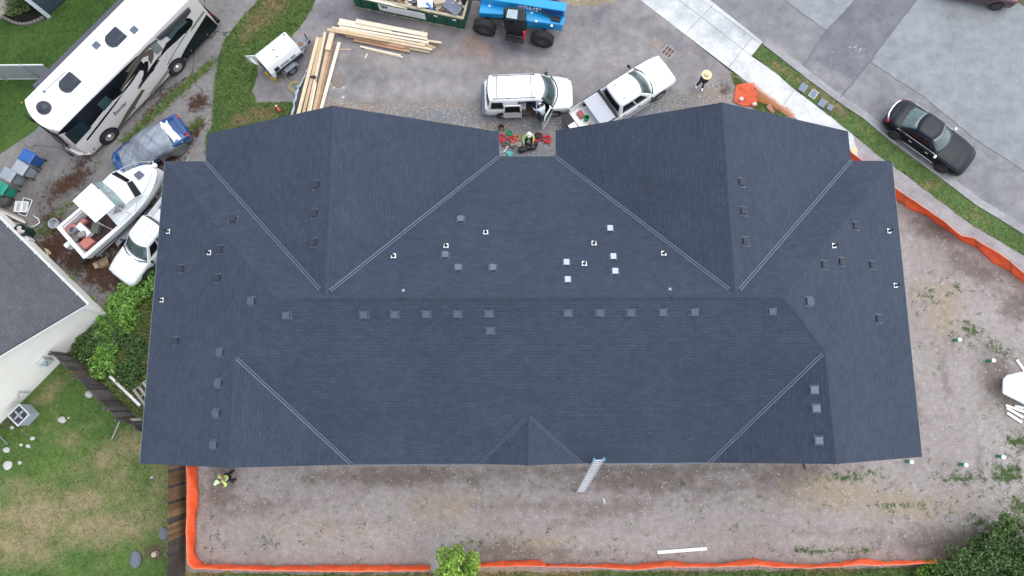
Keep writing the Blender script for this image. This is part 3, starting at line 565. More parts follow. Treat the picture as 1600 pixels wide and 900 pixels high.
# roof vents and pipes
VB = mat('vent hood blue grey', (.046, .064, .10), .6, .15, 6); VD = mat('vent hood dark', (.012, .017, .030), .6, .15, 6); VW = mat('vent hood bare metal', (.33, .36, .40), .35, .08, 6, metal=.35); VM = mat('vent hood mid grey', (.085, .11, .155), .45, .1, 6)
VO = mat('painted opening shade', (.006, .007, .010), .9)  # near-black vent sides: shade of the openings put into the colour
FL = mat('vent flange', (.05, .066, .098), .5, .15)
def frame_on(x, y, face=None):
    h, n = onroof(x, y); dn = Vector((n.x, n.y, 0))
    dn = dn.normalized() if dn.length > .05 else Vector((0, -1, 0))
    if abs(dn.x) > abs(dn.y): dn = Vector((math.copysign(1, dn.x), 0, 0))
    else: dn = Vector((0, math.copysign(1, dn.y), 0))
    down = (dn-n*dn.dot(n)).normalized(); side = n.cross(down); return h, n, down, side
def vent(x, y, mt, s=.30):
    h, n, dn, sd_ = frame_on(x, y); zc = .17; rr = Matrix((sd_, dn, n)).transposed()
    def q(a, b, c_): return h-n*.1+rr @ Vector((a, b, c_)) if 0 else h+rr @ Vector((a, b, c_))
    m = M(); k = s/2
    m.add([q(-k, -k*.9, 0), q(k, -k*.9, 0), q(k, k, 0), q(-k, k, 0), q(-k, -k*.9, .06), q(k, -k*.9, .06), q(k, k, .16), q(-k, k, .16)], [(0, 1, 5, 4), (1, 2, 6, 5), (2, 3, 7, 6), (3, 0, 4, 7), (4, 5, 6, 7)])
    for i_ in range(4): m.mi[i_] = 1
    m.add([q(-k-.012, -k*.95, .055), q(k+.012, -k*.95, .055), q(k+.012, k+.02, .145), q(-k-.012, k+.02, .145), q(-k-.012, -k*.95, .072), q(k+.012, -k*.95, .072), q(k+.012, k+.02, .168), q(-k-.012, k+.02, .168)], [(0, 3, 2, 1), (0, 1, 5, 4), (1, 2, 6, 5), (2, 3, 7, 6), (3, 0, 4, 7), (4, 5, 6, 7)])
    o = m.build('roof_vent', [mt, VO], bld, world=True)
    g = M(); g.add([q(-k-.09, -k-.02, .004), q(k+.09, -k-.02, .004), q(k+.09, k+.10, .004), q(-k-.09, k+.10, .004), q(-k-.09, -k-.02, .012), q(k+.09, -k-.02, .012), q(k+.09, k+.10, .012), q(-k-.09, k+.10, .012)], [(0, 3, 2, 1), (0, 1, 5, 4), (1, 2, 6, 5), (2, 3, 7, 6), (3, 0, 4, 7), (4, 5, 6, 7)])
    g.build('flange', FL, o, world=True)
LV = [(495, 289), (492, 334), (491, 379), (364, 344), (344, 390), (341, 435), (284, 420), (395, 471), (276, 533), (346, 551), (343, 599), (340, 646), (336, 695), (1158, 285), (1161, 330), (1164, 377), (1336, 353), (1287, 414), (1314, 409), (1362, 414), (1263, 471), (1372, 498)]
for x, y in LV: vent(x, y, VD if (x < 345 and y < 560) or x in (364, 1336, 1287, 1314, 1362, 1372) or y < 380 else VB, .28)
for x in (448, 569, 617, 666, 715, 764, 887, 937, 985, 1035, 1084, 1206): vent(x, 491-(x-448)*.0085, VB, .25)
vent(766, 515, VB, .26)
for x, y in ((1274, 609), (1277, 638), (1281, 688)): vent(x, y, VM, .27)
for x, y in ((720, 344), (696, 400), (716, 420), (770, 420)): vent(x, y, VM, .23)
for x, y in ((953, 359), (958, 403), (961, 426), (885, 412), (887, 439)): vent(x, y, VW, .21)
PW = mat('pipe flashing white', (.85, .85, .84), .4, .05); PK = mat('rubber pipe', (.015, .015, .018), .6, .1)
def pipe(x, y, small=False):
    h, n, dn, sd_ = frame_on(x, y); r = .09 if not small else .04; m = M(); rr = Matrix((sd_, dn, n)).transposed()
    m.add([h+rr @ Vector(v) for v in [(-r*1.25, -r*1.25, .004), (r*1.25, -r*1.25, .004), (r*1.0, r*1.35, .004), (-r*1.0, r*1.35, .004), (-r*1.25, -r*1.25, .014), (r*1.25, -r*1.25, .014), (r, r*1.35, .014), (-r, r*1.35, .014)]], [(0, 3, 2, 1), (0, 1, 5, 4), (1, 2, 6, 5), (2, 3, 7, 6), (3, 0, 4, 7), (4, 5, 6, 7)])
    o = m.build('vent_pipe', PW, bld, world=True)
    g = M(); top = h+Vector((0, 0, .32 if not small else .08)); k = .045 if not small else .02
    g.lathe(h, [(k*1.7, 0), (k*1.5, .05), (k, .10), (k, top.z-h.z), (k*.75, top.z-h.z), (k*.75, top.z-h.z-.05)], 14); g.build('collar', PK, o, world=True)
for x, y in ((759, 363), (697, 384), (615, 400), (928, 380), (913, 412), (1037, 396), (263, 362), (327, 395), (253, 469), (1389, 361), (1303, 384), (1399, 446)): pipe(x, y)
for x, y in ((630, 454), (630, 467), (1047, 452), (1047, 465)): pipe(x, y, True)
# gutters
GUT = mat('gutter metal', (.16, .19, .22), .5, .05)
GUT = mat('gutter metal light', (.26, .30, .33), .5, .05)
for a, b in (('A', 'V'), ('L', 'M'), ('V', 'T'), ('T', 'S'), ('Q', 'O'), ('F', 'G')):
    if a == 'V': continue
    pa, pb = RV3[a], RV3[b]; d = (pb-pa).normalized(); sd_ = Vector((-d.y, d.x, 0)); c0 = sum((RV3[k] for k in 'ALMV'), Vector())/4
    if sd_.dot(pa-c0) < 0: sd_ = -sd_
    if a == 'F': sd_ = Vector((0, 1, 0))
    m = M(); m.loft([[p+sd_*x+Vector((0, 0, z)) for x, z in ((.001, -.03), (.001, -.14), (.055, -.14), (.055, -.035), (.048, -.035), (.04, -.125), (.012, -.125), (.012, -.03))] for p in (pa, pb)]); m.build('gutter', GUT, bld, world=True)
# ============================================================ VEHICLES
WHT = mat('white car paint', (.80, .81, .82), .25, .02, 1, coat=.5); BLKP = mat('black car paint', (.004, .007, .014), .26, .05, 1, coat=.0, spec=.28)
GLA = mat('car glass', (.035, .065, .065), .05, .15, 1, spec=.9); GLD = mat('dark tinted glass', (.006, .008, .010), .08, .1, 1, spec=.25)
TYR = mat('tyre rubber', (.022, .022, .024), .85, .2, 6); RIM = mat('rim alloy', (.42, .43, .45), .3, .1, 6, metal=.8); RIMD = mat('rim dark alloy', (.10, .10, .11), .35, .1, 6, metal=.8)
PLB = mat('black plastic', (.02, .02, .023), .6, .15, 6); CHR = mat('chrome', (.75, .76, .78), .12, .03, 3, metal=1.); LRED = mat('tail lamp red', (.35, .01, .015), .2, .1, 3); LCLR = mat('head lamp', (.65, .68, .7), .1, .05, 3)
DARKI = mat('dark interior', (.03, .028, .03), .8, .3, 5); GRYM = mat('grey metal', (.22, .235, .26), .45, .12, 4, metal=.4); AMB = mat('amber lamp', (.75, .25, .03), .3, .1)
def interp(x, xs, ys):
    for i in range(len(xs)-1):
        if xs[i] <= x <= xs[i+1]:
            t = (x-xs[i])/(xs[i+1]-xs[i]); t = t*t*(3-2*t)*.5+t*.5; return ys[i]+(ys[i+1]-ys[i])*t
    return ys[0] if x < xs[0] else ys[-1]
def wheel(par, x, y, r, w, rim=None, spokes=10, name='wheel'):
    s = 1 if y > 0 else -1; m = M()
    o = bpy.data.objects.new(name, None)
    m.lathe((x, y, r), [(r*.60, -w/2), (r*.93, -w/2), (r, -w*.36), (r, w*.36), (r*.93, w/2), (r*.60, w/2), (r*.58, 0)], 28, 'Y', closed=True)
    t = m.build('wheel', TYR, par, smooth=40); m = M(); yo = s*(w/2-.03)
    m.lathe((x, y+yo, r), [(.001, -.01), (r*.14, -.012), (r*.16, .02), (.001, .03)] if s > 0 else [(.001, -.03), (r*.16, -.02), (r*.14, .012), (.001, .01)], 14, 'Y')
    m.lathe((x, y+yo, r), [(r*.54, -.03), (r*.62, -.03), (r*.62, .03), (r*.54, .03)], 28, 'Y')
    for i in range(spokes):
        a = 2*PI*i/spokes; c_ = Vector((x+math.cos(a)*r*.34, y+yo+s*.005, r+math.sin(a)*r*.34)); m.box(c_, (r*.44, .03, r*.10), ry=-a)
    m.build('rim', rim or RIM, t)
    d = M(); d.lathe((x, y+yo-s*.05, r), [(.001, -.01), (r*.56, -.01), (r*.56, .01), (.001, .01)], 20, 'Y'); d.build('hub_shade', DARKI, t)
    return t
def body_loft(xs, W, ZT, ZB, crown=.03, tuck=.9, sh=.14, n=60, arches=(), ar=.40):
    """xs: control stations; W half width, ZT top, ZB bottom"""
    m = M(); st = sorted(set([xs[0]+(xs[-1]-xs[0])*i/n for i in range(n+1)]+list(xs))); rings = []
    for x in st:
        w, zt, zb = interp(x, xs, W), interp(x, xs, ZT), interp(x, xs, ZB); a = 0
        for ax in arches:
            if abs(x-ax) < ar: a = max(a, math.sqrt(ar*ar-(x-ax)**2)+.0)
        zs = max(zb, .33+a if a else zb); h = zt-zb; zs = min(zs, zt-.10)
        half = [(0, zb+.02), (w*.62, zb+.02), (w*.66, zs), (w*tuck, zs), (w*.985, zs+(zt-zs)*.18), (w, zs+(zt-zs)*.5), (w*.985, zt-sh*.9), (w*.95, zt-sh*.35), (w*.84, zt-.01), (w*.55, zt+crown*.6), (0, zt+crown)]
        rings.append([Vector((x, y, z)) for y, z in half]+[Vector((x, -y, z)) for y, z in half[-2:0:-1]])
    m.loft(rings); return m
def cabin(xb, xt, wb, wt, zb, zt, fb=.25, ft=.18, rb=.06, rt=.06, crown=.05):
    """greenhouse: xb=(rear,front) at belt, xt=(rear,front) at roof; bulged front and rear panes"""
    def pt(side, s, v):
        z = zb+(zt-zb)*v; w = wb+(wt-wb)*v; r = xb[0]+(xt[0]-xb[0])*v; f = xb[1]+(xt[1]-xb[1])*v; bf = fb+(ft-fb)*v; br = rb+(rt-rb)*v
        if side == 'F': return Vector((f-bf*s*s, w*s*.97, z))
        if side == 'R': return Vector((r+br*s*s, -w*s*.97, z))
        x0, x1 = r+br, f-bf
        k = 1-.03*(s*s)
        if side == 'L': return Vector((x1+(x0-x1)*(s+1)/2, w*k, z))
        return Vector((x0+(x1-x0)*(s+1)/2, -w*k, z))
    m = M(); rings = []; NS = 8
    for j in range(7):
        v = j/6; ring = []
        for sd_ in 'FLRK':
            for i in range(NS): ring.append(pt(sd_, -1+2*i/NS, v))
        rings.append(ring)
    top = rings[-1]; c0 = sum(top, Vector())/len(top)
    for k, dz in ((.93, crown*.6), (.7, crown*.9), (.35, crown)): rings.append([c0+(p-c0)*k+Vector((0, 0, dz+(0))) for p in top])
    m.loft(rings)
    def pane(side, s0, s1, v0, v1, off=.012, ns=8, nv=4):
        g = M(); cen = Vector(((xb[0]+xb[1])/2, 0, zb)); vs = []; n1 = ns+1
        for j in range(nv+1):
            for i in range(n1):
                s = s0+(s1-s0)*i/ns; v = v0+(v1-v0)*j/nv; p = pt(side, s, v)
                dn = {'F': Vector((1, 0, .7)), 'R': Vector((-1, 0, .5)), 'L': Vector((0, 1, .3)), 'K': Vector((0, -1, .3))}[side].normalized(); vs.append(p+dn*off)
        fs = [(j*n1+i, j*n1+i+1, (j+1)*n1+i+1, (j+1)*n1+i) for j in range(nv) for i in range(ns)]
        n = len(vs); dn2 = {'F': Vector((-1, 0, -.7)), 'R': Vector((1, 0, -.5)), 'L': Vector((0, -1, -.3)), 'K': Vector((0, 1, -.3))}[side].normalized()
        bk = [v+dn2*.02 for v in vs]; fs2 = [tuple(k+n for k in f[::-1]) for f in fs]
        edge = [i for i in range(n1)]+[j*n1+ns for j in range(1, nv+1)]+[nv*n1+i for i in range(ns-1, -1, -1)]+[j*n1 for j in range(nv-1, 0, -1)]
        ef = [(edge[i], edge[(i+1) % len(edge)], edge[(i+1) % len(edge)]+n, edge[i]+n) for i in range(len(edge))]
        g.add(vs+bk, fs+fs2+ef); return g
    return m, pane
def mirror(par, x, y, z, mt): m = M(); s = 1 if y > 0 else -1; m.blob((x, y+s*.10, z), (.09, .13, .09), 3, .05, 6); m.tube([(x, y-s*.04, z-.03), (x, y+s*.05, z-.02)], .03, 6); m.build('mirror', mt, par, smooth=True)

# ---- black sedan on the street
pm = P(1397, 211, .33).lerp(P(1470, 263, .33), .5); hd = rad(-39.3); ctr = Vector((pm.x, pm.y, 0))+Vector((math.cos(hd+PI/2), math.sin(hd+PI/2), 0))*.88
sed = thing('parked_car', 'black sedan with chrome trim parked by the kerb on the street', 'car', ctr, hd)
body_loft([-2.52, -2.40, -2.0, -1.2, 0, 1.0, 1.5, 2.1, 2.40, 2.52], [.62, .80, .90, .94, .95, .95, .94, .90, .80, .66], [.86, .97, 1.06, 1.04, 1.0, 1.0, .98, .90, .80, .66], [.35, .28, .26, .24, .22, .22, .22, .24, .26, .35], .05, arches=(-1.525, 1.525), ar=.38).build('body', BLKP, sed, smooth=50)
cm, pane = cabin((-1.95, 1.02), (-1.05, .12), .84, .63, .98, 1.46, .28, .20, .22, .14, .05); cm.build('cabin', BLKP, sed, smooth=50)
pane('F', -.93, .93, .06, .94).build('windshield', GLA, sed, smooth=True); pane('R', -.9, .9, .08, .92).build('rear_window', mat('rear glass', (.06, .10, .105), .05, .5, 9, spec=.9), sed, smooth=True)
for sd_ in 'LK':
    for a, b in ((-.82, -.08), (.0, .62)) if sd_ == 'L' else ((.08, .82), (-.62, -.0)): pane(sd_, a, b, .10, .82).build('side_window', GLD, sed, smooth=True)
for y in (-1, 1):
    m = M(); m.tube([(-1.75, y*.905, 1.0), (-1.2, y*.895, 1.03), (0, y*.88, 1.035), (.75, y*.885, 1.02)], .014, 6); m.build('window_trim', CHR, sed)
    m = M(); m.tube([(-1.05, y*.955, .42), (.95, y*.962, .42)], .016, 6); m.build('sill_trim', CHR, sed)
    for x in (-.75, .30): m = M(); m.box((x, y*.955, .80), (.20, .04, .035)); m.build('door_handle', CHR, sed, bevel=.01)
    mirror(sed, .72, y*.90, 1.03, CHR)
    m = M(); m.blob((-2.36, y*.70, .84), (.12, .15, .13), 1, .03, 6); m.build('tail_light', LRED, sed, smooth=True)
    m = M(); m.blob((2.28, y*.66, .66), (.16, .16, .09), 2, .03, 6); m.build('headlight', LCLR, sed, smooth=True)
    for x in (-1.525, 1.525): wheel(sed, x, y*.84, .36, .24, RIMD, 10)
m = M(); m.tube([(-2.42, -.70, .92), (-2.56, -.4, .925), (-2.6, 0, .93), (-2.56, .4, .925), (-2.42, .70, .92)], .05, 8); m.build('rear_trim', CHR, sed, smooth=True)
m = M(); m.tube([(2.36, -.74, .42), (2.53, -.4, .40), (2.57, 0, .40), (2.53, .4, .40), (2.36, .74, .42)], .045, 8); m.build('front_bumper_trim', CHR, sed, smooth=True)
m = M(); m.box((-2.45, 0, .80), (.03, .5, .12)); m.build('number_plate', WHT, sed)
m = M(); m.tube([(.98, -.55, 1.02), (1.0, .0, 1.06)], .012, 5); m.tube([(1.02, .0, 1.03), (.98, .6, 1.03)], .012, 5); m.build('wiper', PLB, sed)

# ---- white van with its side and front doors open
vp = P(826, 152, 1.0); van = thing('parked_van', 'white van with its sliding door and front door open', 'van', (P(826, 180, .5).x, P(826, 180, .4).y+.98, 0), rad(1.6))
body = body_loft([-2.42, -2.3, -1.5, 0, 1.1, 1.6, 2.15, 2.36, 2.44], [.90, .96, .985, .985, .985, .97, .90, .76, .60], [1.05, 1.12, 1.15, 1.15, 1.15, 1.12, 1.0, .86, .7], [.40, .34, .30, .30, .30, .30, .32, .36, .42], .05, arches=(-1.42, 1.42), ar=.39).build('body', [WHT, DARKI], van, smooth=50)
cm, pane = cabin((-2.36, 1.55), (-2.22, .80), .94, .76, 1.10, 1.88, .34, .26, .10, .10, .06); cab = cm.build('cabin', [WHT, DARKI], van, smooth=50)
def carve(o, boxes):
    m = M()
    for c_, d in boxes: m.box(c_, d)
    k = m.build('cut', [WHT, DARKI], van); 
    for p in k.data.polygons: p.material_index = 1
    b = o.modifiers.new('b', 'BOOLEAN'); b.operation = 'DIFFERENCE'; b.object = k; b.solver = 'EXACT'; b.material_mode = 'INDEX'
    bpy.context.view_layer.update(); me = bpy.data.meshes.new_from_object(o.evaluated_get(bpy.context.evaluated_depsgraph_get()))
    o.modifiers.clear(); o.data = me; bpy.data.objects.remove(k)
carve(body, [((-.12, -.75, 1.1), (.98, .9, 1.3)), ((.86, -.75, 1.1), (.80, .9, 1.3))]); carve(cab, [((-.12, -.72, 1.2), (.98, .8, 1.14)), ((.76, -.70, 1.2), (.68, .8, 1.0))])
pane('F', -.93, .93, .05, .93).build('windshield', GLA, van, smooth=True)
for a, b in ((-.9, -.08), (.08, .9)): pane('R', a, b, .18, .85).build('rear_window', GLD, van, smooth=True)
for a, b in ((-.92, -.58), (-.5, .05), (.12, .80)): pane('L', a, b, .15, .85).build('side_window', GLD, van, smooth=True)
pane('K', -.92, -.5, .15, .80).build('side_window', GLD, van, smooth=True); 
for y in (-1, 1):
    for x in (-1.42, 1.42): wheel(van, x, y*.87, .35, .23, RIM, 7)
    m = M(); m.blob((-2.34, y*.84, .92), (.07, .09, .17), 2, .03, 6); m.build('tail_light', LRED, van, smooth=True)
    m = M(); m.blob((2.28, y*.64, .82), (.12, .17, .09), 2, .03, 6); m.build('headlight', LCLR, van, smooth=True)
    m = M(); m.tube([(-1.98, y*.66, 1.965), (.35, y*.66, 1.985)], .016, 6)
    for x in (-1.85, -1.1, .25): m.box((x, y*.66, 1.94), (.08, .03, .05))
    m.build('roof_rail', PLB, van)
for x in (-1.72, .12): m = M(); m.tube([(x, -.68, 1.985), (x, 0, 2.0), (x, .68, 1.985)], .014, 6); m.build('roof_bar', PLB, van)
m = M(); m.box((-2.50, 0, .48), (.24, 1.86, .20)); m.build('rear_bumper', mat('blue grey bumper', (.12, .15, .20), .5), van, bevel=.07)
mirror(van, 1.0, .96, 1.2, PLB); m = M(); m.tube([(1.60-.34*(k/5)**2, .9*k/5, 1.16) for k in range(-5, 6)], .035, 6); m.build('cowl', PLB, van)
m = M(); m.box((-.92, -1.06, .86), (1.02, .07, 1.0)); m.poly([(-1.4, -1.08, 1.36), (-.43, -1.08, 1.36), (-.45, -.97, 1.80), (-1.36, -.97, 1.80)], .05); sdoor = m.build('sliding_door', WHT, van, bevel=.02)
m = M(); m.poly([(-1.34, -1.155, 1.28), (-.50, -1.155, 1.28), (-.52, -1.05, 1.74), (-1.31, -1.05, 1.74)], .02); m.build('side_window', GLD, sdoor)
m = M(); m.box((-.52, -1.115, 1.12), (.10, .03, .05)); m.build('door_handle', PLB, sdoor)
hx = Vector((1.30, -.97, 0)); dd = Vector((-.52, -.86, 0)).normalized(); 
m = M(); a = hx; b = hx+dd*1.05
m.poly([a+Vector((0, 0, .42)), b+Vector((0, 0, .42)), b+Vector((0, 0, 1.15)), a+Vector((0, 0, 1.15))], .09); fd = m.build('front_door', WHT, van, bevel=.01)
m = M(); zz = Vector((0, .10, 0))
m.tube([a+Vector((0, 0, 1.15)), a.lerp(b, .35)+Vector((0, .06, 1.76)), b.lerp(a, .12)+Vector((0, .06, 1.80)), b+Vector((0, 0, 1.15))], .04, 6); m.build('window_frame', WHT, fd, smooth=True)
m = M(); m.poly([a.lerp(b, .05)+Vector((.04, 0, 1.15)), b.lerp(a, .03)+Vector((.04, 0, 1.15)), b.lerp(a, .12)+Vector((.04, .06, 1.76)), a.lerp(b, .35)+Vector((.04, .06, 1.72))], .01); m.build('side_window', GLA, fd)
for x, c_ in ((.55, (.015, .07, .28)), (-1.35, (.04, .04, .045))):
    m = M(); m.box((x+.02, -.42, .78), (.5, .52, .30)); m.box((x-.28, -.42, 1.1), (.14, .52, .72), ry=.2); m.build('seat', mat('seat cloth %d' % (x > 0), c_, .9, .2, 6), van, bevel=.07, seg=3)
m = M(); m.box((.1, -.55, .5), (1.7, .9, .05)); m.build('floor_panel', mat('van floor', (.10, .07, .055), .9, .5, 6), van)
single(M().box((0, 0, 0), (.42, .34, .30)), 'storage_box', mat('white box', (.8, .8, .8), .6), 'white box sitting inside the open sliding door of the van', 'box', loc=tuple(P(816, 166, .68)[:2])+(.70,), world=False, bevel=.015)

# ---- pickups
def pickup(label, px, hdg, bedcover=True, base=1.0, silver_bed=True):
    o = thing('parked_pickup', label, 'pickup truck', px, hdg)
    body_loft([-.95, -.9, 0, .9, 1.5, 2.1, 2.65, 2.92, 3.02], [.98, .99, 1.0, 1.0, .99, .98, .95, .88, .74], [1.16, 1.16, 1.16, 1.16, 1.16, 1.12, 1.04, .92, .75], [.45, .42, .40, .40, .42, .44, .46, .48, .52], .07, arches=(1.85,), ar=.46).build('body', WHT, o, smooth=50)
    cm, pane = cabin((-1.02, 1.52), (-.86, .66), .93, .72, 1.12, 1.86, .30, .22, .05, .05, .06); cm.build('cabin', WHT, o, smooth=50)
    pane('F', -.93, .93, .05, .93).build('windshield', GLA, o, smooth=True); pane('R', -.85, .85, .2, .85).build('rear_window', GLD, o, smooth=True)
    for a, b in ((-.80, -.12), (-.04, .80)): pane('L', a, b, .12, .84).build('side_window', GLD, o, smooth=True); pane('K', -b, -a, .12, .84).build('side_window', GLD, o, smooth=True)
    m = M()
    for y in (-1, 1):
        m.box((-1.98, y*.93, .95), (2.05, .10, .55)); 
        for x in (-1.98+.0,): pass
    m.box((-1.98, 0, .66), (2.05, 1.8, .05)); m.box((-1.0, 0, .95), (.06, 1.8, .5)); m.build('bed', WHT, o, bevel=.03)
    m = M(); m.poly([(-3.02, -.86, .70), (-3.55, -.86, .66), (-3.55, .86, .66), (-3.02, .86, .70)], .06); m.build('tailgate', PLB, o, bevel=.02)
    for y in (-1, 1):
        m = M(); m.tube([(-.98, y*.93, 1.25), (-2.95, y*.93, 1.24)], .03, 6); m.build('bed_rail', PLB, o)
        m = M(); m.blob((2.78, y*.72, .95), (.16, .16, .11), 2, .03, 6); m.build('headlight', LCLR, o, smooth=True)
        m = M(); m.box((.05, y*1.02, .42), (2.1, .14, .05)); m.build('running_board', GRYM, o, bevel=.02)
        for x in (.45, -.55): m = M(); m.box((x-.15, y*1.005, 1.0), (.18, .04, .035)); m.build('door_handle', PLB, o)
        for x in (-1.85, 1.85): wheel(o, x, y*.88, .40, .27, RIM, 6)
        mirror(o, 1.08, y*1.04, 1.22, PLB)
        m = M(); m.tube([(-2.32+.46*math.cos(t)+.47, y*.985, .40+.46*math.sin(t)) for t in [PI*i/8 for i in range(9)]], .035, 6); m.build('wheel_arch', PLB, o)
    m = M(); m.tube([(1.55, -.5, 1.2), (1.45, -.05, 1.22)], .014, 5); m.tube([(1.55, .1, 1.21), (1.5, .6, 1.2)], .014, 5); m.build('wiper', PLB, o)
    m = M(); m.box((2.98, 0, .55), (.14, 1.5, .22)); m.build('front_bumper', CHR, o, bevel=.05)
    m = M(); m.tube([(1.56-.30*(k/5)**2, .9*k/5, 1.19) for k in range(-5, 6)], .035, 6); m.build('cowl', PLB, o)
    return o
pk = P(976, 148, .9); pu = pickup('white pickup truck with folded bed cover and open tailgate beside the gravel', (pk.x-.05, pk.y-.05, 0), rad(33.4))
m = M(); m.box((-1.62, 0, 1.27), (1.05, 1.74, .05)); m.build('bed_cover', mat('grey bed cover', (.45, .46, .50), .5, .05), pu, bevel=.015)
m = M(); m.box((-1.13, 0, 1.33), (.16, 1.8, .14)); m.build('cover_roll', PLB, pu, bevel=.05)
for y in (-.45, .45): m = M(); m.box((-.45, y, 1.94), (.16, .05, .05)); m.build('roof_lamp', GRYM, pu, bevel=.01)
lz = lambda x, y, z: mw(pu) @ Vector((x, y, z))
m = M(); m.lathe(lz(-2.45, .05, .70), [(.001, 0), (.13, 0), (.15, .36), (.135, .36), (.12, .05), (.001, .05)], 20); single(m, 'bucket', mat('green bucket', (.02, .28, .08), .5), 'green bucket standing in the pickup bed', 'bucket')
m = M(); m.box(lz(-2.55, .45, .78), (.30, .42, .18), rz=.6); single(m, 'tool_box', mat('red tool box', (.35, .08, .07), .5, .2), 'dull red tool box lying in the pickup bed by the bucket', 'tool box', bevel=.02)
m = M(); m.box(lz(-2.7, -.35, .74), (.75, .12, .10), rz=.9); m.box(lz(-2.6, -.5, .80), (.6, .09, .05), rz=.2); single(m, 'wood_offcut', mat('offcut wood', (.42, .30, .19), .8, .2), 'short wood offcuts in the back of the pickup bed', 'wood')
m = M(); m.box(lz(-3.28, .15, .745), (.42, .34, .012), rz=.55); single(m, 'paper_sheet', WHT, 'white sheet lying on the open tailgate', 'sheet')
pickup2 = pickup('white pickup truck with rounded bonnet partly hidden under the building eave', tuple((P(222, 364, 1.8)+Vector((0, 0, 0)))[:2])+(0,), rad(235))
m = M()
for r_ in range(5):
    for q in range(3): m.box((-.55+q*.42, -.5+r_*.25, 1.925+.012*(1-abs(r_-2)/2)), (.26, .018, .012))
m.build('roof_rib', mat('roof rib cream', (.45, .41, .34), .5), pickup2); pickup2.scale = (.92, .92, .92)
# dark car cut by the top edge
q = P(1532, -8, .8); rc = thing('parked_car', 'dark red car on the street at the top edge of the photo', 'car', (q.x, q.y+.75, 0), rad(165))
RDP = mat('dark red paint', (.05, .008, .015), .2, .1, 1, coat=1)
body_loft([-2.3, -2.1, -1.2, 0, 1.0, 2.0, 2.3], [.7, .85, .9, .91, .91, .86, .66], [.86, 1.0, 1.05, 1.0, .98, .88, .7], [.35, .28, .25, .22, .22, .26, .35], .05, arches=(-1.4, 1.4), ar=.37).build('body', RDP, rc, smooth=50)
cm, pane = cabin((-1.8, 1.0), (-1.0, .1), .8, .6, .98, 1.44, .28, .2, .2, .14); cm.build('cabin', RDP, rc, smooth=50); pane('F', -.9, .9, .06, .93).build('windshield', GLA, rc, smooth=True); pane('R', -.9, .9, .06, .93).build('rear_window', GLA, rc, smooth=True)
for s in 'LK': pane(s, -.7, .7, .1, .82).build('side_window', GLD, rc, smooth=True)
for y in (-1, 1):
    for x in (-1.4, 1.4): wheel(rc, x, y*.8, .34, .22, RIMD, 8)
    m = M(); m.blob((-2.15, y*.62, .86), (.1, .17, .1), 1, .03, 6); m.build('tail_light', LRED, rc, smooth=True)
# ---- blue coupe under a silver cover
hd = rad(213); pc = P(233, 228, .8); bc = thing('parked_car', 'blue car half wrapped in a silver cover beside the motorhome', 'car', (pc.x, pc.y, 0), hd)
BLU = mat('blue car paint', (.008, .06, .20), .2, .05, 1, coat=1)
body_loft([-2.2, -2.05, -1.4, -.2, 1.0, 1.9, 2.15, 2.25], [.62, .80, .88, .88, .88, .82, .68, .5], [.80, .95, 1.0, .96, .92, .80, .68, .55], [.36, .28, .25, .22, .22, .26, .32, .36], .06, arches=(-1.35, 1.35), ar=.36).build('body', BLU, bc, smooth=50)
cm, pane = cabin((-1.55, .95), (-.65, .05), .78, .58, .92, 1.30, .28, .2, .2, .14); cm.build('cabin', BLU, bc, smooth=50)
for y in (-1, 1):
    for x in (-1.35, 1.35): wheel(bc, x, y*.78, .33, .22, RIM, 5)
m = M(); m.box((-2.05, 0, 1.14), (.22, 1.35, .03)); 
for y in (-.5, .5): m.box((-2.02, y, 1.05), (.1, .05, .18))
m.build('spoiler', BLU, bc, bevel=.02)
for y in (-.62, .62): m = M(); m.blob((-2.1, y, .88), (.10, .20, .10), 1, .03, 6); m.build('tail_light', LRED, bc, smooth=True)
m = M(); m.box((2.1, .45, .62), (.12, .2, .08)); m.build('headlight', LCLR, bc, bevel=.03)
SIL = mat('silver cover', (.25, .275, .32), .5, .18, 3.5, metal=.3, bump=1.); SILD = mat('grey cover side', (.12, .125, .13), .6, .2, 3, bump=.3); WCL = mat('white cloth', (.82, .83, .84), .7, .03)
def cover(x0, x1, ylo, yhi, side_lo, name, mt, thick=.015, off=.05, seed=0):
    rr = random.Random(seed); m = M(); NX, NY = 46, 46; vs = []
    def top(x, y):
        w = .88; zt = interp(x, [-2.2, -2.0, -1.5, -.6, .1, 1.0, 1.9, 2.25], [.80, .98, 1.04, 1.40, 1.40, 1.0, .84, .62])
        k = max(0, 1-(abs(y)/w)**3.2*.30); return zt*k+off
    ph = [rr.uniform(0, 6) for _ in range(8)]
    for i in range(NX+1):
        for j in range(NY+1):
            x = x0+(x1-x0)*i/NX; y = ylo+(yhi-ylo)*j/NY; xx = x+.10*math.sin(3*y+ph[0])*(1 if i in (0, NX) else .3)
            if abs(y) <= .90: z = top(xx, y); yy = y
            else: ov = abs(y)-.90; z = top(xx, .90)-ov; yy = math.copysign(.92+.10*math.sin(5*xx+ph[1])*ov*1.4+ov*.15, y)
            z += .018*math.sin(9*xx+4*y+ph[2])+.014*math.sin(5*xx-11*y+ph[3])+.010*math.sin(21*xx+6*y+ph[4])+.008*math.sin(17*y-14*xx+ph[5]); z = max(z, .12)
            vs.append((xx, yy, z))
    n1 = NY+1; fs = [(i*n1+j, i*n1+j+1, (i+1)*n1+j+1, (i+1)*n1+j) for i in range(NX) for j in range(NY)]
    m.add(vs, fs); o = m.build(name, mt, None, smooth=True); s = o.modifiers.new('s', 'SOLIDIFY'); s.thickness = thick; return o
cv = cover(-1.30, 1.72, -1.0, 1.05, .3, 'car_cover', SIL, seed=2); cv.location = bc.location; cv.rotation_euler = bc.rotation_euler; cv['label'] = 'crumpled silver cover draped over the blue car'; cv['category'] = 'car cover'
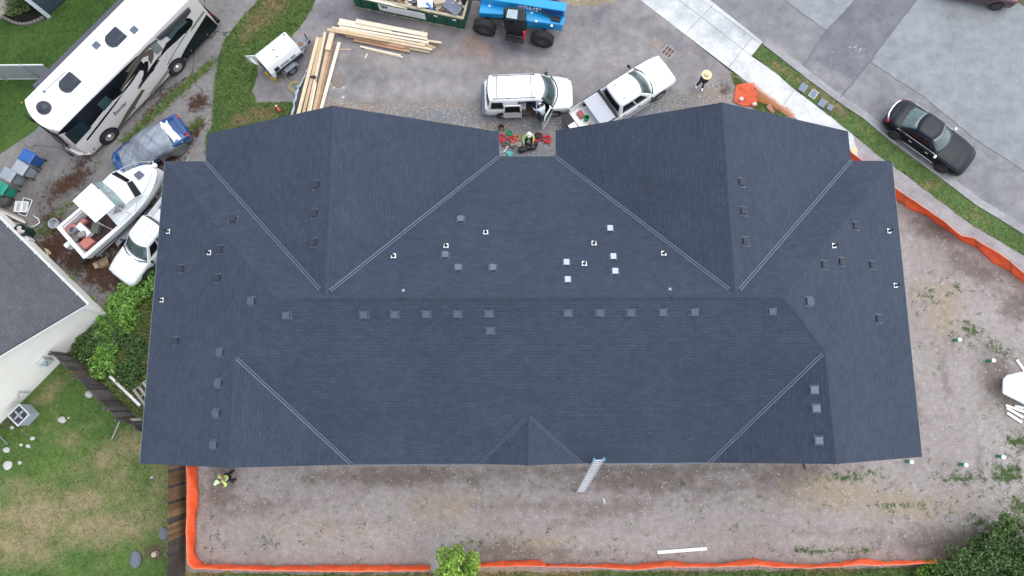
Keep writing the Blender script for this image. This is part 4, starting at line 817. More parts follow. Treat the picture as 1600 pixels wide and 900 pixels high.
c2 = cover(-1.62, -.05, .90, 1.55, .3, 'cover_skirt', SILD, off=.062, seed=4); c2.parent = cv; c2['label'] = 'dark grey side flap of the silver cover'
c3 = cover(-1.62, -1.27, -.86, .86, .3, 'cover_hem', WCL, off=.07, seed=9); c3.parent = cv; c3['label'] = 'white rear edge of the silver cover'

# ---- motorhome
RVL = 10.5; rvh = rad(229.5); rv = thing('motorhome', 'large white and beige motorhome with black windows parked on the driveway', 'motorhome', (-21.69, 17.94, 0), rvh)
RVW = mat('white roof membrane', (.83, .84, .84), .55, .02, 1); RVB = mat('beige fibreglass', (.66, .62, .60), .25, .03, 1, coat=.5); RVK = mat('gloss black band', (.005, .007, .010), .2, .1, 1, spec=.25)
TAUP = mat('taupe swoosh', (.10, .085, .065), .3, .06); RVG = mat('grey swoosh', (.20, .215, .205), .3, .06); SKIRT = mat('dark green skirt', (.006, .010, .011), .3, .2, 1, spec=.25)
def rvo(z, hw, xf, bul, xr):
    pts = []
    for i in range(13): s = -1+2*i/12; pts.append(Vector((xf-bul*abs(s)**2.2, hw*s, z)))
    for i in range(5): s = 1-2*i/4; pts.append(Vector((xr, hw*s, z)))
    return pts
m = M(); m.loft([rvo(.35, 1.23, 5.20, .45, -5.2), rvo(.5, 1.27, 5.40, .42, -5.22), rvo(1.3, 1.275, 5.42, .42, -5.22), rvo(2.3, 1.275, 5.28, .42, -5.22), rvo(3.2, 1.275, 5.08, .42, -5.22), rvo(3.42, 1.26, 5.03, .42, -5.20)]); m.build('body', RVB, rv, smooth=35)
m = M(); m.loft([rvo(3.40, 1.285, 5.10, .42, -5.24), rvo(3.50, 1.275, 5.08, .42, -5.23), rvo(3.57, 1.18, 4.98, .4, -5.15), rvo(3.60, .6, 4.6, .4, -4.9)]); m.build('roof', RVW, rv, smooth=35)
inv = mw(rv).inverted()
def side(px, py, y=1.276):
    o, d = ray(px, py); o = inv @ o; d = (inv.to_3x3() @ d); t = (y-o.y)/d.y; p = o+d*t; return p.x, p.z
def decal(name, pts, mt, lay=0, par=rv, t=.004):
    q = [side(x, y) for x, y in pts]; q = [(min(5.0, max(-5.2, x)), min(3.38, max(.36, z))) for x, z in q]; m = M(); y0 = 1.277+lay*.005
    vs = [Vector((x, y0, z)) for x, z in q]; m.add(vs+[v+Vector((0, t, 0)) for v in vs], [list(range(len(q)))[::-1], list(range(len(q), 2*len(q)))]+[(i, (i+1) % len(q), len(q)+(i+1) % len(q), len(q)+i) for i in range(len(q))])
    return m.build(name, mt, par)
A1 = lambda pts, k=4., ox=0, oy=0: [(ox+x/k, oy+y/k) for x, y in pts]
# image-traced paint scheme on the driver's side (zoom 4x; second zoom 6x from 160,0)
decal('skirt_panel', A1([(1080, 460), (1160, 300), (1290, 90), (1400, 120), (1400, 250), (1250, 420), (1000, 640), (960, 600)]), SKIRT, 0)
decal('window_band', A1([(350, 840), (560, 800), (640, 700), (900, 400), (855, 350), (760, 440), (500, 690)]), RVK, 0)
decal('front_window', A1([(400, 840), (500, 760), (572, 795), (470, 905)]), mat('dark teal pane', (.012, .024, .026), .08, .1, 1, spec=.35), 2)
for a, mt in (([(605, 650), (660, 598), (705, 630), (650, 692)], GLA), ([(662, 592), (720, 540), (768, 578), (708, 628)], GLD), ([(938, 295), (975, 258), (1020, 305), (980, 342)], mat('light pane', (.16, .2, .2), .06, .1, 1, spec=.8))): decal('side_window', A1(a), mt, 2)
A6 = lambda pts: A1(pts, 6., 160, 0)
decal('swoosh', A6([(510, 345), (610, 270), (775, 170), (820, 170), (850, 195), (840, 240), (790, 300), (700, 380), (600, 470), (530, 550), (560, 480), (600, 400), (640, 370), (600, 340), (560, 370), (520, 370)]), RVK, 1)
decal('slide_window', A6([(605, 340), (690, 240), (770, 180), (795, 205), (700, 290), (640, 370)]), mat('blue pane', (.06, .095, .12), .06, .1, 1, spec=.8), 2)
decal('slide_awning', A6([(500, 350), (640, 220), (800, 65), (818, 95), (780, 150), (640, 270), (530, 370)]), mat('grey purple awning', (.05, .047, .058), .6, .1), 3, t=.10)
decal('swoosh', A6([(165, 845), (250, 690), (350, 540), (440, 460), (480, 460), (480, 540), (455, 600), (430, 560), (430, 520), (380, 540), (300, 660), (215, 800), (180, 860)]), TAUP, 1)
decal('swoosh', A6([(325, 530), (430, 420), (500, 370), (520, 380), (440, 450), (340, 560), (245, 680), (215, 670)]), TAUP, 1)
decal('swoosh', A6([(185, 860), (260, 760), (350, 640), (400, 575), (430, 575), (430, 640), (410, 710), (360, 760), (385, 700), (385, 660), (350, 660), (270, 780), (195, 870)]), RVK, 1)
decal('swoosh', A6([(330, 840), (400, 760), (460, 680), (540, 560), (500, 560), (490, 600), (440, 650), (380, 740), (340, 800)]), mat('maroon line', (.09, .05, .045), .3), 1)
decal('swoosh', A6([(430, 890), (530, 760), (620, 640), (640, 650), (540, 790), (475, 890)]), RVG, 1)
decal('swoosh', A6([(800, 300), (690, 470), (620, 600), (600, 610), (700, 440), (790, 290)]), RVG, 2)
decal('swoosh', A6([(945, 100), (960, 110), (850, 270), (820, 300), (835, 260)]), RVG, 2)
decal('swoosh', A6([(530, 620), (620, 480), (700, 380), (770, 310), (780, 320), (690, 420), (620, 530), (540, 640)]), mat('pale swoosh', (.56, .55, .55), .3), 3)
decal('swoosh', A1([(735, 800), (790, 700), (885, 560), (905, 560), (830, 690), (755, 800)]), TAUP, 1)
decal('swoosh', A1([(545, 880), (640, 760), (730, 640), (770, 580), (735, 620), (640, 740), (540, 870)]), RVK, 2)
decal('swoosh', A1([(940, 420), (1000, 340), (960, 440), (910, 490), (870, 560), (890, 500)]), RVK, 2)
for px, py in ((170, 212), (276, 104)):
    x, z = side(px, py); w = wheel(rv, x, 1.12, .50, .34, CHR, 8)
    m = M(); m.lathe((x, 1.279, .50), [(.55, 0), (.62, 0), (.62, .006), (.55, .006)] if 0 else [(.001, 0), (.60, 0), (.60, .006), (.001, .006)], 28, 'Y'); m.build('wheel_arch', PLB, rv)
    m = M(); m.lathe((x, 1.30, .50), [(.30, 0), (.47, 0), (.49, .03), (.47, .06), (.30, .06)], 28, 'Y', closed=True); m.lathe((x, 1.30, .50), [(.001, 0), (.31, .0), (.29, .05), (.13, .03), (.10, .09), (.001, .09)], 20, 'Y', 1)
    m.build('wheel_trim', [TYR, CHR], rv, smooth=40)
    wheel(rv, x, -1.10, .50, .34, CHR, 8)
x, z = side(145, 170); text_mesh('Bounder', .42, 'lettering', mat('dark lettering', (.03, .03, .03), .4), rv, (side(187, 170)[0], 1.285, side(187, 170)[1]), (-1, 0, 0), (0, 0, 1), shear=.3, width=.95)
for px, py in ((210, 169), (147, 233)): x, z = side(px, py); m = M(); m.lathe((x, 1.28, z), [(.001, 0), (.05, 0), (.05, .02), (.001, .02)], 12, 'Y'); m.build('filler_cap', PLB, rv)
x, z = side(131, 241); m = M(); m.box((x, 1.285, z), (.16, .02, .10)); m.build('marker_lamp', AMB, rv, bevel=.01)
m = M(); m.poly([(5.26, -1.0, 1.6), (5.38, -.5, 1.6), (5.41, 0, 1.6), (5.38, .5, 1.6), (5.26, 1.0, 1.6), (4.98, 1.0, 3.0), (5.12, .5, 3.0), (5.16, 0, 3.0), (5.12, -.5, 3.0), (4.98, -1.0, 3.0)], .05); m.build('windshield', GLD, rv, smooth=False)
m = M(); m.tube([(4.85, -1.24, .62), (5.28, -.8, .6), (5.44, 0, .6), (5.28, .8, .6), (4.85, 1.24, .62)], .14, 8); m.build('front_bumper', WHT, rv, smooth=True)
for y in (-1, 1): m = M(); m.tube([(5.0, y*1.22, 2.5), (5.4, y*1.45, 2.55), (5.42, y*1.48, 2.1)], .025, 6); m.box((5.42, y*1.48, 1.95), (.10, .18, .42)); m.build('mirror', PLB, rv)
def rtop(px, py, z=3.6): p = inv @ P(px, py, z); return p.x, p.y
ACM = mat('air conditioner cover', (.022, .028, .042), .4, .15, 3)
for px, py in ((177, 58), (105, 129)):
    x, y = rtop(px, py, 3.8); m = M()
    def ring(z, k, f): return [Vector((x+a*k*.52, y+b*k*.38, z)) for a, b in ((-1, -1), (-1, 1), (.5, 1), (.85, .6), (1, 0), (.85, -.6), (.5, -1))]
    m.loft([ring(3.57, 1, 0), ring(3.80, .97, 0), ring(3.86, .84, 0)]); m.build('air_conditioner', ACM, rv, smooth=40, bevel=.03)
    for a, b in ((.1, .2), (.1, -.2), (-.2, .1)): pass
x, y = rtop(68, 168, 3.7); m = M(); m.lathe((x, y, 3.58), [(.36, 0), (.36, .12), (.31, .25), (.20, .34), (.001, .37)], 28); m.build('satellite_dome', ACM, rv, smooth=True)
for px, py in ((210, 47), (151, 71)): x, y = rtop(px, py); m = M(); m.box((x, y, 3.62), (.36, .36, .10)); m.build('roof_hatch', mat('hatch blue grey', (.09, .115, .16), .4), rv, bevel=.03)
x, y = rtop(179, 32); m = M(); pts = [(x+.36*math.cos(a), y+.36*math.sin(a), 3.61) for a in [2*PI*i/24 for i in range(25)]]; m.tube(pts, .008, 5); m.build('roof_cable', mat('cable beige', (.6, .58, .5), .6), rv)
a = rtop(70, 144); b = rtop(104, 113); m = M(); m.tube([(*a, 3.68), (*b, 3.68)], .02, 6); m.box((*a, 3.67), (.12, .12, .08)); m.build('antenna', GRYM, rv)
for i, (px, py) in enumerate(((33, 162), (49, 178), (55, 184), (61, 189), (72, 195), (83, 204))): x, y = rtop(px, py, 3.52); m = M(); m.box((x-.06, y, 3.575-.02), (.06, .06, .03)); m.build('marker_lamp', AMB, rv)
x1, y1 = rtop(60, 128); m = M(); m.box((.65, -1.43, 3.42), (6.4, .30, .18)); m.build('awning', mat('awning purple grey', (.075, .066, .088), .6, .1), rv, bevel=.04)
m = M(); m.box((-5.28, 0, 1.2), (.10, 2.3, 1.6)); m.build('rear_panel', SKIRT, rv, bevel=.03); m = M(); m.box((-5.38, 0, .62), (.22, 2.5, .30)); m.build('rear_bumper', SKIRT, rv, bevel=.05)
for y in (-1.05, 1.05): m = M(); m.box((-5.36, y, 1.1), (.06, .14, .30)); m.build('tail_light', LRED, rv, bevel=.02)
for px, py in ((324, 54), (299, 79), (289, 92)): x, z = side(px, py, 1.3); m = M(); m.lathe((x, 1.285, max(.4, z)), [(.001, 0), (.05, 0), (.05, .02), (.001, .02)], 10, 'Y'); m.build('vent_cap', GRYM, rv)
# ============================================================ MACHINES, BOAT, STACKS
WOODS = [mat('pale lumber', (.62, .50, .34), .75, .12, 3, island=.06), mat('white lumber', (.72, .64, .50), .75, .10, 3), mat('tan lumber', (.50, .36, .22), .8, .15, 3), mat('reddish lumber', (.42, .24, .15), .8, .18, 3)]
def loc_of(o):
    iv = mw(o).inverted(); return lambda px, py, z=0.: (lambda q: (q.x, q.y))(iv @ P(px, py, z))
# ---- telescopic handler
t0 = P(757, 44, .6).lerp(P(847, 62, .6), .5); an = rad(-12.8); up = Vector((math.cos(an+PI/2), math.sin(an+PI/2), 0))
th = thing('telehandler', 'bright blue telescopic handler with a black cab and big tyres', 'telehandler', (t0.x+up.x*1.05, t0.y+up.y*1.05, 0), an)
L = loc_of(th)
CY = mat('machine blue', (.015, .30, .62), .35, .05, 2, coat=.4); DB = mat('deep blue decal', (.008, .07, .24), .4, .05, 2)
for y in (-1, 1):
    for x in (-1.67, 1.67):
        m = M(); m.lathe((x, y*1.02, .62), [(.30, -.2), (.55, -.21), (.62, -.15), (.63, 0), (.62, .15), (.55, .21), (.30, .2), (.28, 0)], 32, 'Y', closed=True)
        for k in range(20):
            a = 2*PI*k/20
            for s in (-1, 1): m.box((x+.635*math.cos(a+s*.07), y*1.02+s*.10, .62+.635*math.sin(a+s*.07)), (.05, .20, .07), ry=-a)
        w = m.build('wheel', TYR, th, smooth=40); m = M(); m.lathe((x, y*1.02+y*.13, .62), [(.001, -.02), (.30, -.02), (.33, .05), (.30, .05), (.25, .0), (.12, .0), (.10, .08), (.001, .08)] if y > 0 else [(.001, -.08), (.10, -.08), (.12, 0), (.25, 0), (.30, -.05), (.33, -.05), (.30, .02), (.001, .02)], 24, 'Y'); m.build('rim', mat('dark rim', (.075, .070, .066), .7), w, smooth=40)
m = M(); m.box((0, .05, .78), (4.3, .85, .35)); m.box((-1.67, 0, .62), (.25, 1.9, .22)); m.box((1.67, 0, .62), (.25, 1.9, .22)); m.build('chassis', PLB, th, bevel=.03)
def lp(pts, z): return [L(x, y, z) for x, y in pts]
m = M(); m.prism(lp([(752, 1), (800, 9), (796, 23), (748, 20)], 1.45), 1.0, 1.45); m.build('front_frame', CY, th, bevel=.05)
m = M(); m.prism(lp([(800, 9), (884, 26), (879, 39), (846, 35), (826, 33), (800, 28)], 1.55), .85, 1.55); m.build('engine_cover', CY, th, bevel=.06)
m = M(); q = lp([(884, 26), (879, 39)], 1.55); nr = L(879, 39, 1.55); m.box((nr[0]-.75, nr[1]-.01, 1.20), (1.4, .012, .55), rz=.02); m.build('side_decal', mat('decal blue', (.01, .13, .42), .4), th)
bz = 2.25; nb = L(798, .5, bz); ne = L(883, 17.5, bz)
yb = (nb[1]+ne[1])/2; x1 = ne[0]
m = M(); sec = lambda x, z, h: [Vector((x, yb, z-h)), Vector((x, yb, z)), Vector((x, yb+.50, z)), Vector((x, yb+.50, z-h))]
m.loft([sec(x1, bz, .62), sec(-1.9, bz-.35, .46), sec(-2.1, bz-.38, .44)]); m.build('boom', CY, th, bevel=.03)
m = M(); m.loft([[Vector((x, yb+.06, z-.40)), Vector((x, yb+.06, z-.06)), Vector((x, yb+.44, z-.06)), Vector((x, yb+.44, z-.40))] for x, z in ((-2.05, bz-.38), (-2.9, bz-.50))]); m.build('boom_extension', GRYM, th)
m = M(); m.box((-3.05, yb+.25, 1.45), (.14, .9, .8)); m.box((-3.15, yb+.25, 1.2), (.05, 1.1, .12)); 
for y in (-.35, .35): m.box((-3.6, yb+.25+y, .85), (1.1, .12, .05)); m.box((-3.1, yb+.25+y, 1.1), (.06, .12, .55))
m.build('fork_carriage', PLB, th, bevel=.01)
m = M(); xa, xc = x1-.10, x1-2.6; dz = lambda x: bz-.35*(x1-x)/(x1+1.9)
m.add([(xa, yb-.006, dz(xa)-.50), (xc, yb-.006, dz(xc)-.42), (xc, yb-.006, dz(xc)-.06), (xa, yb-.006, dz(xa)-.07), (xa, yb-.001, dz(xa)-.50), (xc, yb-.001, dz(xc)-.42), (xc, yb-.001, dz(xc)-.06), (xa, yb-.001, dz(xa)-.07)], [(0, 3, 2, 1), (4, 5, 6, 7), (0, 1, 5, 4), (1, 2, 6, 5), (2, 3, 7, 6), (3, 0, 4, 7)]); m.build('boom_decal', DB, th)
xt = L(828, 9, 2.05)[0]; text_mesh('GTH-636', .42, 'lettering', WHT, th, (xt, yb-.02, dz(xt)-.27), (1, 0, .085), (0, -.0, 1), bold=.02, width=1.35)
text_mesh('GTH-636', .42, 'lettering', WHT, th, (xt, yb-.02, dz(xt)-.27), (1, 0, .085), (0, 0, 1), bold=.008, width=1.15) if 0 else None
ca, cb = L(835, 14, 1.7), L(866, 28, 1.7); m = M(); m.tube([(*ca, 1.95), (*cb, 1.65)], .05, 8); m.tube([(*ca, 1.95), (ca[0]+(cb[0]-ca[0])*.55, ca[1]+(cb[1]-ca[1])*.55, 1.78)], .085, 10); m.box((cb[0]+.1, cb[1], 1.6), (.5, .26, .16)); m.build('lift_cylinder', PLB, th, smooth=40)
# cab
c1 = L(784, 33, 1.4); roofp = lp([(786, 13), (794, 9.5), (815, 12), (823, 19), (819, 34), (790, 30)], 2.35)
def scl(p, k, c): return [(c[0]+(x-c[0])*k, c[1]+(y-c[1])*k) for x, y in p]
cc = (sum(p[0] for p in roofp)/6, sum(p[1] for p in roofp)/6); yn = min(p[1] for p in roofp)-.12
base = scl(roofp, 1.02, cc); m = M(); m.loft([[Vector((x, y, .75)) for x, y in base], [Vector((x, y, 1.5)) for x, y in base], [Vector((x, y, 2.25)) for x, y in roofp], [Vector((x, y, 2.36)) for x, y in scl(roofp, .93, cc)]]); cabt = m.build('cab', mat('cab black', (.012, .018, .018), .35, .2, 4, spec=.3), th, bevel=.04)
m = M(); pr = [L(x, y, 2.36) for x, y in ((794, 14.5), (809, 16), (807.5, 30), (791, 27.5))]; m.prism(pr, 2.355, 2.375); m.build('roof_window', mat('roof pane', (.38, .47, .50), .15, .2, 14, spec=.8), cabt)
m = M()
for k in range(1, 6): a = Vector((*pr[0], 2.38)).lerp(Vector((*pr[1], 2.38)), k/6); b = Vector((*pr[3], 2.38)).lerp(Vector((*pr[2], 2.38)), k/6); m.tube([a, b], .008, 4)
m.build('guard_bar', PLB, cabt)
yf = min(p[1] for p in base); xl, xr = L(790, 30, 2.3)[0], L(819, 34, 2.3)[0]
m = M(); m.poly([(xl+.05, yf-.01, 1.35), (xr-.55, yf-.02, 1.35), (xr-.55, yf-.0, 2.15), (xl+.08, yf+.0, 2.15)], .01); m.build('side_window', GLD, cabt)
m = M(); m.box(((xl+xr)/2, yf-.10, .62), (1.1, .3, .12)); m.box(((xl+xr)/2-.2, yf-.06, .95), (.22, .05, .07)); m.build('cab_step', PLB, th, bevel=.02)
e0 = L(822, 37, 1.6); m = M(); m.tube([(e0[0], yf-.05, 1.55), (e0[0], yf-.12, 1.0)], .075, 12); m.build('fire_extinguisher', mat('extinguisher red', (.55, .015, .02), .35), th, smooth=50)
mirror(th, xl-.1, yf-.05, 2.0, PLB)
for (x, y) in ((765, 9), (831, 20), (838, 33), (862, 40)):
    a = L(x, y, 1.56 if x > 800 else 1.46); m = M(); m.box((*a, 1.46 if x < 800 else 1.56), (.12, .12, .02)); m.build('sticker', WHT, th)
# ---- roll-off dumpster
dg = mat('dumpster green', (.008, .095, .055), .45, .25, 1.5); RST = mat('rim worn tan', (.36, .32, .22), .8, .3, 3)
b0, b1 = P(557, 12, 0), P(726, 48, 0); dn = (b1-b0).normalized(); da = math.atan2(dn.y, dn.x); mid = (b0+b1)/2; n_ = Vector((-dn.y, dn.x, 0))
dw = 2.3; dl = (b1-b0).length; du = thing('dumpster', 'open green roll-off dumpster full of roofing debris', 'dumpster', (mid.x+n_.x*dw/2, mid.y+n_.y*dw/2, 0), da)
DH = 1.22; m = M()
for s in (-1, 1):
    m.box((0, s*(dw/2-.04), .15+DH/2), (dl, .06, DH-.1)); 
    for k in range(9): m.box((-dl/2+.35+k*(dl-.7)/8, s*(dw/2+.02), .70), (.09, .10, 1.0))
for s in (-1, 1): m.box((s*(dl/2-.03), 0, .75), (.06, dw-.02, DH-.14))
m.box((0, 0, .16), (dl, dw, .08)); m.build('container', dg, du, bevel=.008)
m = M()
for s in (-1, 1): m.box((0, s*(dw/2-.02), DH+.06), (dl+.1, .15, .12))
for s in (-1, 1): m.box((s*(dl/2), 0, DH+.057), (.13, dw-.17, .12))
m.build('rim', RST, du, bevel=.02)
m = M()
for s in (-1, 1): m.box((0, s*.5, .06), (dl, .12, .10))
m.box((0, -dw/2-.02, .09), (dl, .05, .08)); m.build('skid', RST, du)
Ld = loc_of(du); sg = (Ld(600, 13, .9)[0]+Ld(668, 25, .9)[0])/2; m = M(); m.box((sg-.25, -dw/2-.085, .78), (2.75, .02, .62)); sgn = m.build('sign', mat('sign board', (.75, .77, .78), .5, .03), du)
text_mesh('W', .38, 'lettering', mat('sign green', (.01, .05, .05), .5), sgn, (sg-1.28, -dw/2-.10, .88), (1, 0, 0), (0, 0, 1), bold=.02, width=.46)
mm_ = mat('faint pink letters', (.62, .45, .45), .5); m = M(); 
for k in range(2): m.box((sg+.25, -dw/2-.097, .88-k*.2), (1.6-.3*k, .004, .035))
m.build('sign_line', mm_, sgn)
for x in (dl/2-.5, dl/2-1.6): m = M(); m.box((x, -dw/2-.035, 1.0), (.22, .02, .14)); m.build('sticker', WHT, du)
# debris
rr = random.Random(21); inv = mw(du); m = M(); NX, NY = 40, 16
vs = [(-dl/2+.1+(dl-.2)*i/NX, -dw/2+.1+(dw-.2)*j/NY, 1.02+.16*math.sin(i*.7+j)*math.cos(j*.9-i*.3)+rr.uniform(-.06, .06)) for i in range(NX+1) for j in range(NY+1)]
m.add(vs, [(i*(NY+1)+j, (i+1)*(NY+1)+j, (i+1)*(NY+1)+j+1, i*(NY+1)+j+1) for i in range(NX) for j in range(NY)])
for _ in range(420):
    x, y = rr.uniform(-dl/2+.2, dl/2-.2), rr.uniform(-dw/2+.15, dw/2-.15); m.box((x, y, 1.12+rr.uniform(-.05, .15)), (rr.uniform(.1, .5), rr.uniform(.05, .22), rr.uniform(.02, .06)), rr.uniform(0, 3), rr.choice((0, 0, 1, 1, 2, 3, 4)), rr.uniform(-.5, .5), rr.uniform(-.5, .5))
tm = [mat('scrap brown', (.20, .15, .11), .9, .4), mat('scrap tan', (.42, .34, .24), .9, .3), mat('scrap white', (.72, .72, .72), .8, .1), mat('scrap grey', (.16, .17, .19), .9, .3), mat('scrap dark', (.06, .05, .05), .9, .3)]
o = m.build('debris', tm, None); o.location = du.location+Vector((0, 0, .0)); o.rotation_euler = du.rotation_euler; stuff(o, 'mixed roofing scraps heaped in the green dumpster', 'debris')
for px, py, d, mt, r_, lab, nm in ((664, 4, (.85, .6, .05), tm[2], .3, 'white sheet on top of the debris in the dumpster', 'panel'), (707, 10, (1.0, .7, .06), mat('slate scrap', (.13, .15, .18), .9, .15), -.4, 'large grey shingle slab at the right end of the dumpster', 'shingle_slab'), (671, 9, (.5, .16, .08), mat('blue scrap', (.03, .16, .45), .6), -.5, 'blue scrap below the white sheet in the dumpster', 'plastic_scrap'), (686, 3, (.6, .35, .25), tm[1], .5, 'tan cardboard box in the debris of the dumpster', 'cardboard_box'), (600, 4, (2.6, .12, .07), WOODS[1], .05, 'long pale board lying along the near rim inside the dumpster', 'board')):
    p = P(px, py, 1.4); single(M().box((0, 0, 0), d, 0, 0, .12, -.15), nm, mt, lab, nm.replace('_', ' '), loc=(p.x, p.y, 1.36), rot=da+r_, world=False, bevel=.006)
# ---- lumber
def board(a, b, w, h, z, mt, label, grp, jit=0, name='lumber_board'):
    A_, B_ = P(*a, z), P(*b, z); d = B_-A_; l = d.length; c = (A_+B_)/2; ang = math.atan2(d.y, d.x)
    m = M(); m.box((0, 0, h/2), (l, w, h)); o = m.build(name, mt, None, loc=(c.x, c.y, z), rot=ang, bevel=.004, seg=1); o['label'] = label; o['category'] = 'board' if name == 'lumber_board' else 'wood'; o['group'] = grp; return o
G_T = 'boards in the stack in front of the dumpster'; ordn = ['first', 'second', 'third', 'fourth', 'fifth', 'sixth', 'seventh', 'eighth', 'ninth', 'tenth', 'eleventh', 'twelfth']
top = [((530, 32), (612, 48), .24, .04, .24, 1), ((556, 33), (668, 55), .26, .04, .30, 1), ((528, 37), (668, 61), .14, .04, .38, 1), ((530, 42), (670, 67), .14, .04, .32, 1), ((519, 43), (664, 71), .12, .04, .38, 0), ((526, 47), (674, 74), .14, .04, .28, 2),
       ((511, 46), (608, 64), .20, .04, .42, 2), ((560, 55), (676, 78), .16, .09, .26, 0), ((540, 56), (640, 74), .14, .09, .16, 2), ((600, 68), (672, 82), .15, .09, .06, 0)]
lab = ['pale board at the back left of the dumpster stack', 'wide pale board at the back of the stack by the dumpster', 'long pale board second from the back of the dumpster stack', 'pale board in the middle of the stack by the dumpster', 'narrow yellowish board in the middle of the dumpster stack', 'tan board under the front edge of the dumpster stack', 'thick tan plank jutting from the left end of the dumpster stack', 'long yellowish plank along the front of the dumpster stack', 'short tan plank low in the front of the dumpster stack', 'short low plank at the right front of the dumpster stack']
for (a, b, w, h, z, k), lb in zip(top, lab): board(a, b, w, h, z, WOODS[k], lb, G_T)
board((553, 63), (641, 81), .16, .07, .10, WOODS[3], 'reddish brown plank in front of the dumpster stack', G_T); board((558, 60), (632, 75), .14, .06, .18, WOODS[3], 'reddish plank lying over the other reddish plank', G_T)
board((563, 73), (626, 87), .10, .05, .05, WOODS[1], 'narrow white board in front of the reddish planks', G_T); board((570, 76), (630, 90), .10, .05, .0, WOODS[0], 'narrow yellowish board foremost of the dumpster stack', G_T)
board((650, 61), (690, 67), .12, .04, .25, WOODS[0], 'short board sticking out at the right end of the dumpster stack', G_T); board((655, 66), (680, 75), .10, .05, .36, WOODS[2], 'rough brown offcut on the right end of the dumpster stack', G_T)
board((574, 84), (571, 91), .07, .04, .0, WOODS[1], 'small wood block in front of the narrow white board', 'wood offcuts on the asphalt', name='wood_offcut'); board((663, 47), (660, 51), .07, .04, 0, WOODS[2], 'small wood block between the stack and the dumpster', 'wood offcuts on the asphalt', name='wood_offcut')
G_L = 'boards in the stack beside the compressor'
def bl(x, y): return (380+x/5.62, 30+y/5.62)
for a, b, w, h, z, k, lb in (((660, 165), (455, 960), .20, .09, .22, 0, 'yellowish board leftmost of the stack beside the compressor'), ((690, 165), (500, 960), .16, .09, .26, 2, 'tan board second from the left of the stack beside the compressor'), ((722, 118), (545, 960), .17, .09, .20, 0, 'long yellowish board in the middle of the stack beside the compressor'), ((762, 190), (592, 960), .20, .09, .16, 2, 'brown streaked board right of the middle in the stack by the compressor'), ((790, 200), (618, 960), .12, .09, .05, 3, 'dark edged low board in the stack by the compressor'), ((845, 205), (655, 900), .19, .05, .10, 1, 'white board rightmost of the stack beside the compressor'), ((640, 560), (560, 960), .10, .04, .32, 1, 'thin white board on top of the lower end of the left stack')):
    board(bl(*a), bl(*b), w, h, z, WOODS[k], lb, G_L)
board(bl(782, 118), bl(742, 270), .30, .04, .34, WOODS[0], 'short wide board on top of the upper end of the left stack', G_L)
board(bl(845, 270), bl(948, 266), .07, .05, 0, WOODS[2], 'small stick touching the white board beside the asphalt', 'wood offcuts on the asphalt', name='wood_offcut'); board(bl(745, 560), bl(780, 582), .08, .05, 0, WOODS[2], 'small stick halfway along the white board', 'wood offcuts on the asphalt', name='wood_offcut')
p = P(*bl(617, 508), .36); m = M(); m.blob((p.x, p.y, .36), (.17, .10, .06), 4, .15); single(m, 'work_glove', PLB, 'black glove lying on the left lumber stack', 'glove', smooth=True)
# tarp beside the left stack
m = M(); n = 26; A_ = [P(*bl(585, 425), .05), P(*bl(510, 570), .05), P(*bl(460, 660), .05), P(*bl(430, 840), .05), P(*bl(400, 960), .05)]; Bq = [P(*bl(590, 440), .1), P(*bl(560, 560), .1), P(*bl(530, 680), .1), P(*bl(480, 840), .1), P(*bl(455, 960), .1)]
rr = random.Random(3); vs = []; NJ = 7
for i in range(n+1):
    t = i/n*4; k = min(3, int(t)); f = t-k; a = A_[k].lerp(A_[k+1], f); b = Bq[k].lerp(Bq[k+1], f)
    for j in range(NJ+1): q = a.lerp(b, j/NJ); vs.append((q.x+rr.uniform(-.03, .03), q.y+rr.uniform(-.03, .03), .06+.18*abs(math.sin(i*.9+j*1.3))+rr.uniform(0, .05)))
m.add(vs, [(i*(NJ+1)+j, i*(NJ+1)+j+1, (i+1)*(NJ+1)+j+1, (i+1)*(NJ+1)+j) for i in range(n) for j in range(NJ)], 0)
for i, f in enumerate(m.f): m.mi[i] = 1 if (i % NJ) < 2 else 0
tp = single(m, 'tarp', [mat('black tarp', (.02, .022, .03), .35, .3, 5), mat('silver tarp edge', (.45, .52, .58), .35, .2, 5)], 'crumpled black tarp with silver edge beside the left lumber stack', 'tarp', smooth=True); s_ = tp.modifiers.new('s', 'SOLIDIFY'); s_.thickness = .01
# ---- towable compressor
cp = P(438, 88, .8); co_ = thing('air_compressor', 'white towable air compressor trailer on the asphalt by the grass', 'compressor', (cp.x, cp.y, 0), rad(41)); L = loc_of(co_)
m = M(); sec = lambda x, k=0: [Vector((x, y, z)) for y, z in ((-.62, .50), (-.64, 1.0), (-.50, 1.42-k), (-.30, 1.50-k), (.50, 1.50-k), (.62, 1.40-k), (.64, .50))]
m.loft([sec(-1.08, .06), sec(-1.02), sec(1.0), sec(1.06, .06)]); m.build('canopy', WHT, co_, bevel=.02)
m = M(); m.box((.12, -.655, .68), (1.9, .02, .30)); m.build('stripe', mat('stripe dark green', (.012, .035, .04), .4), co_)
for x in (.05, .5, -.25): m = M(); m.box((x, -.645, 1.05), (.34 if x > 0 else .2, .02, .18)); [m.box((x, -.66, .98+k*.045), (.30 if x > 0 else .16, .012, .014)) for k in range(4)]; m.build('louvre', mat('louvre grey', (.30, .31, .32), .5), co_)
m = M(); m.box((-.62, -.65, 1.05), (.30, .03, .30)); m.build('control_panel', PLB, co_, bevel=.01)
for x, y in ((.9, .40), (-.1, .1), (-.2, -.35)): m = M(); m.lathe((x, y, 1.50), [(.04, 0), (.04, .05), (.001, .06)], 10); m.build('cap', PLB, co_)
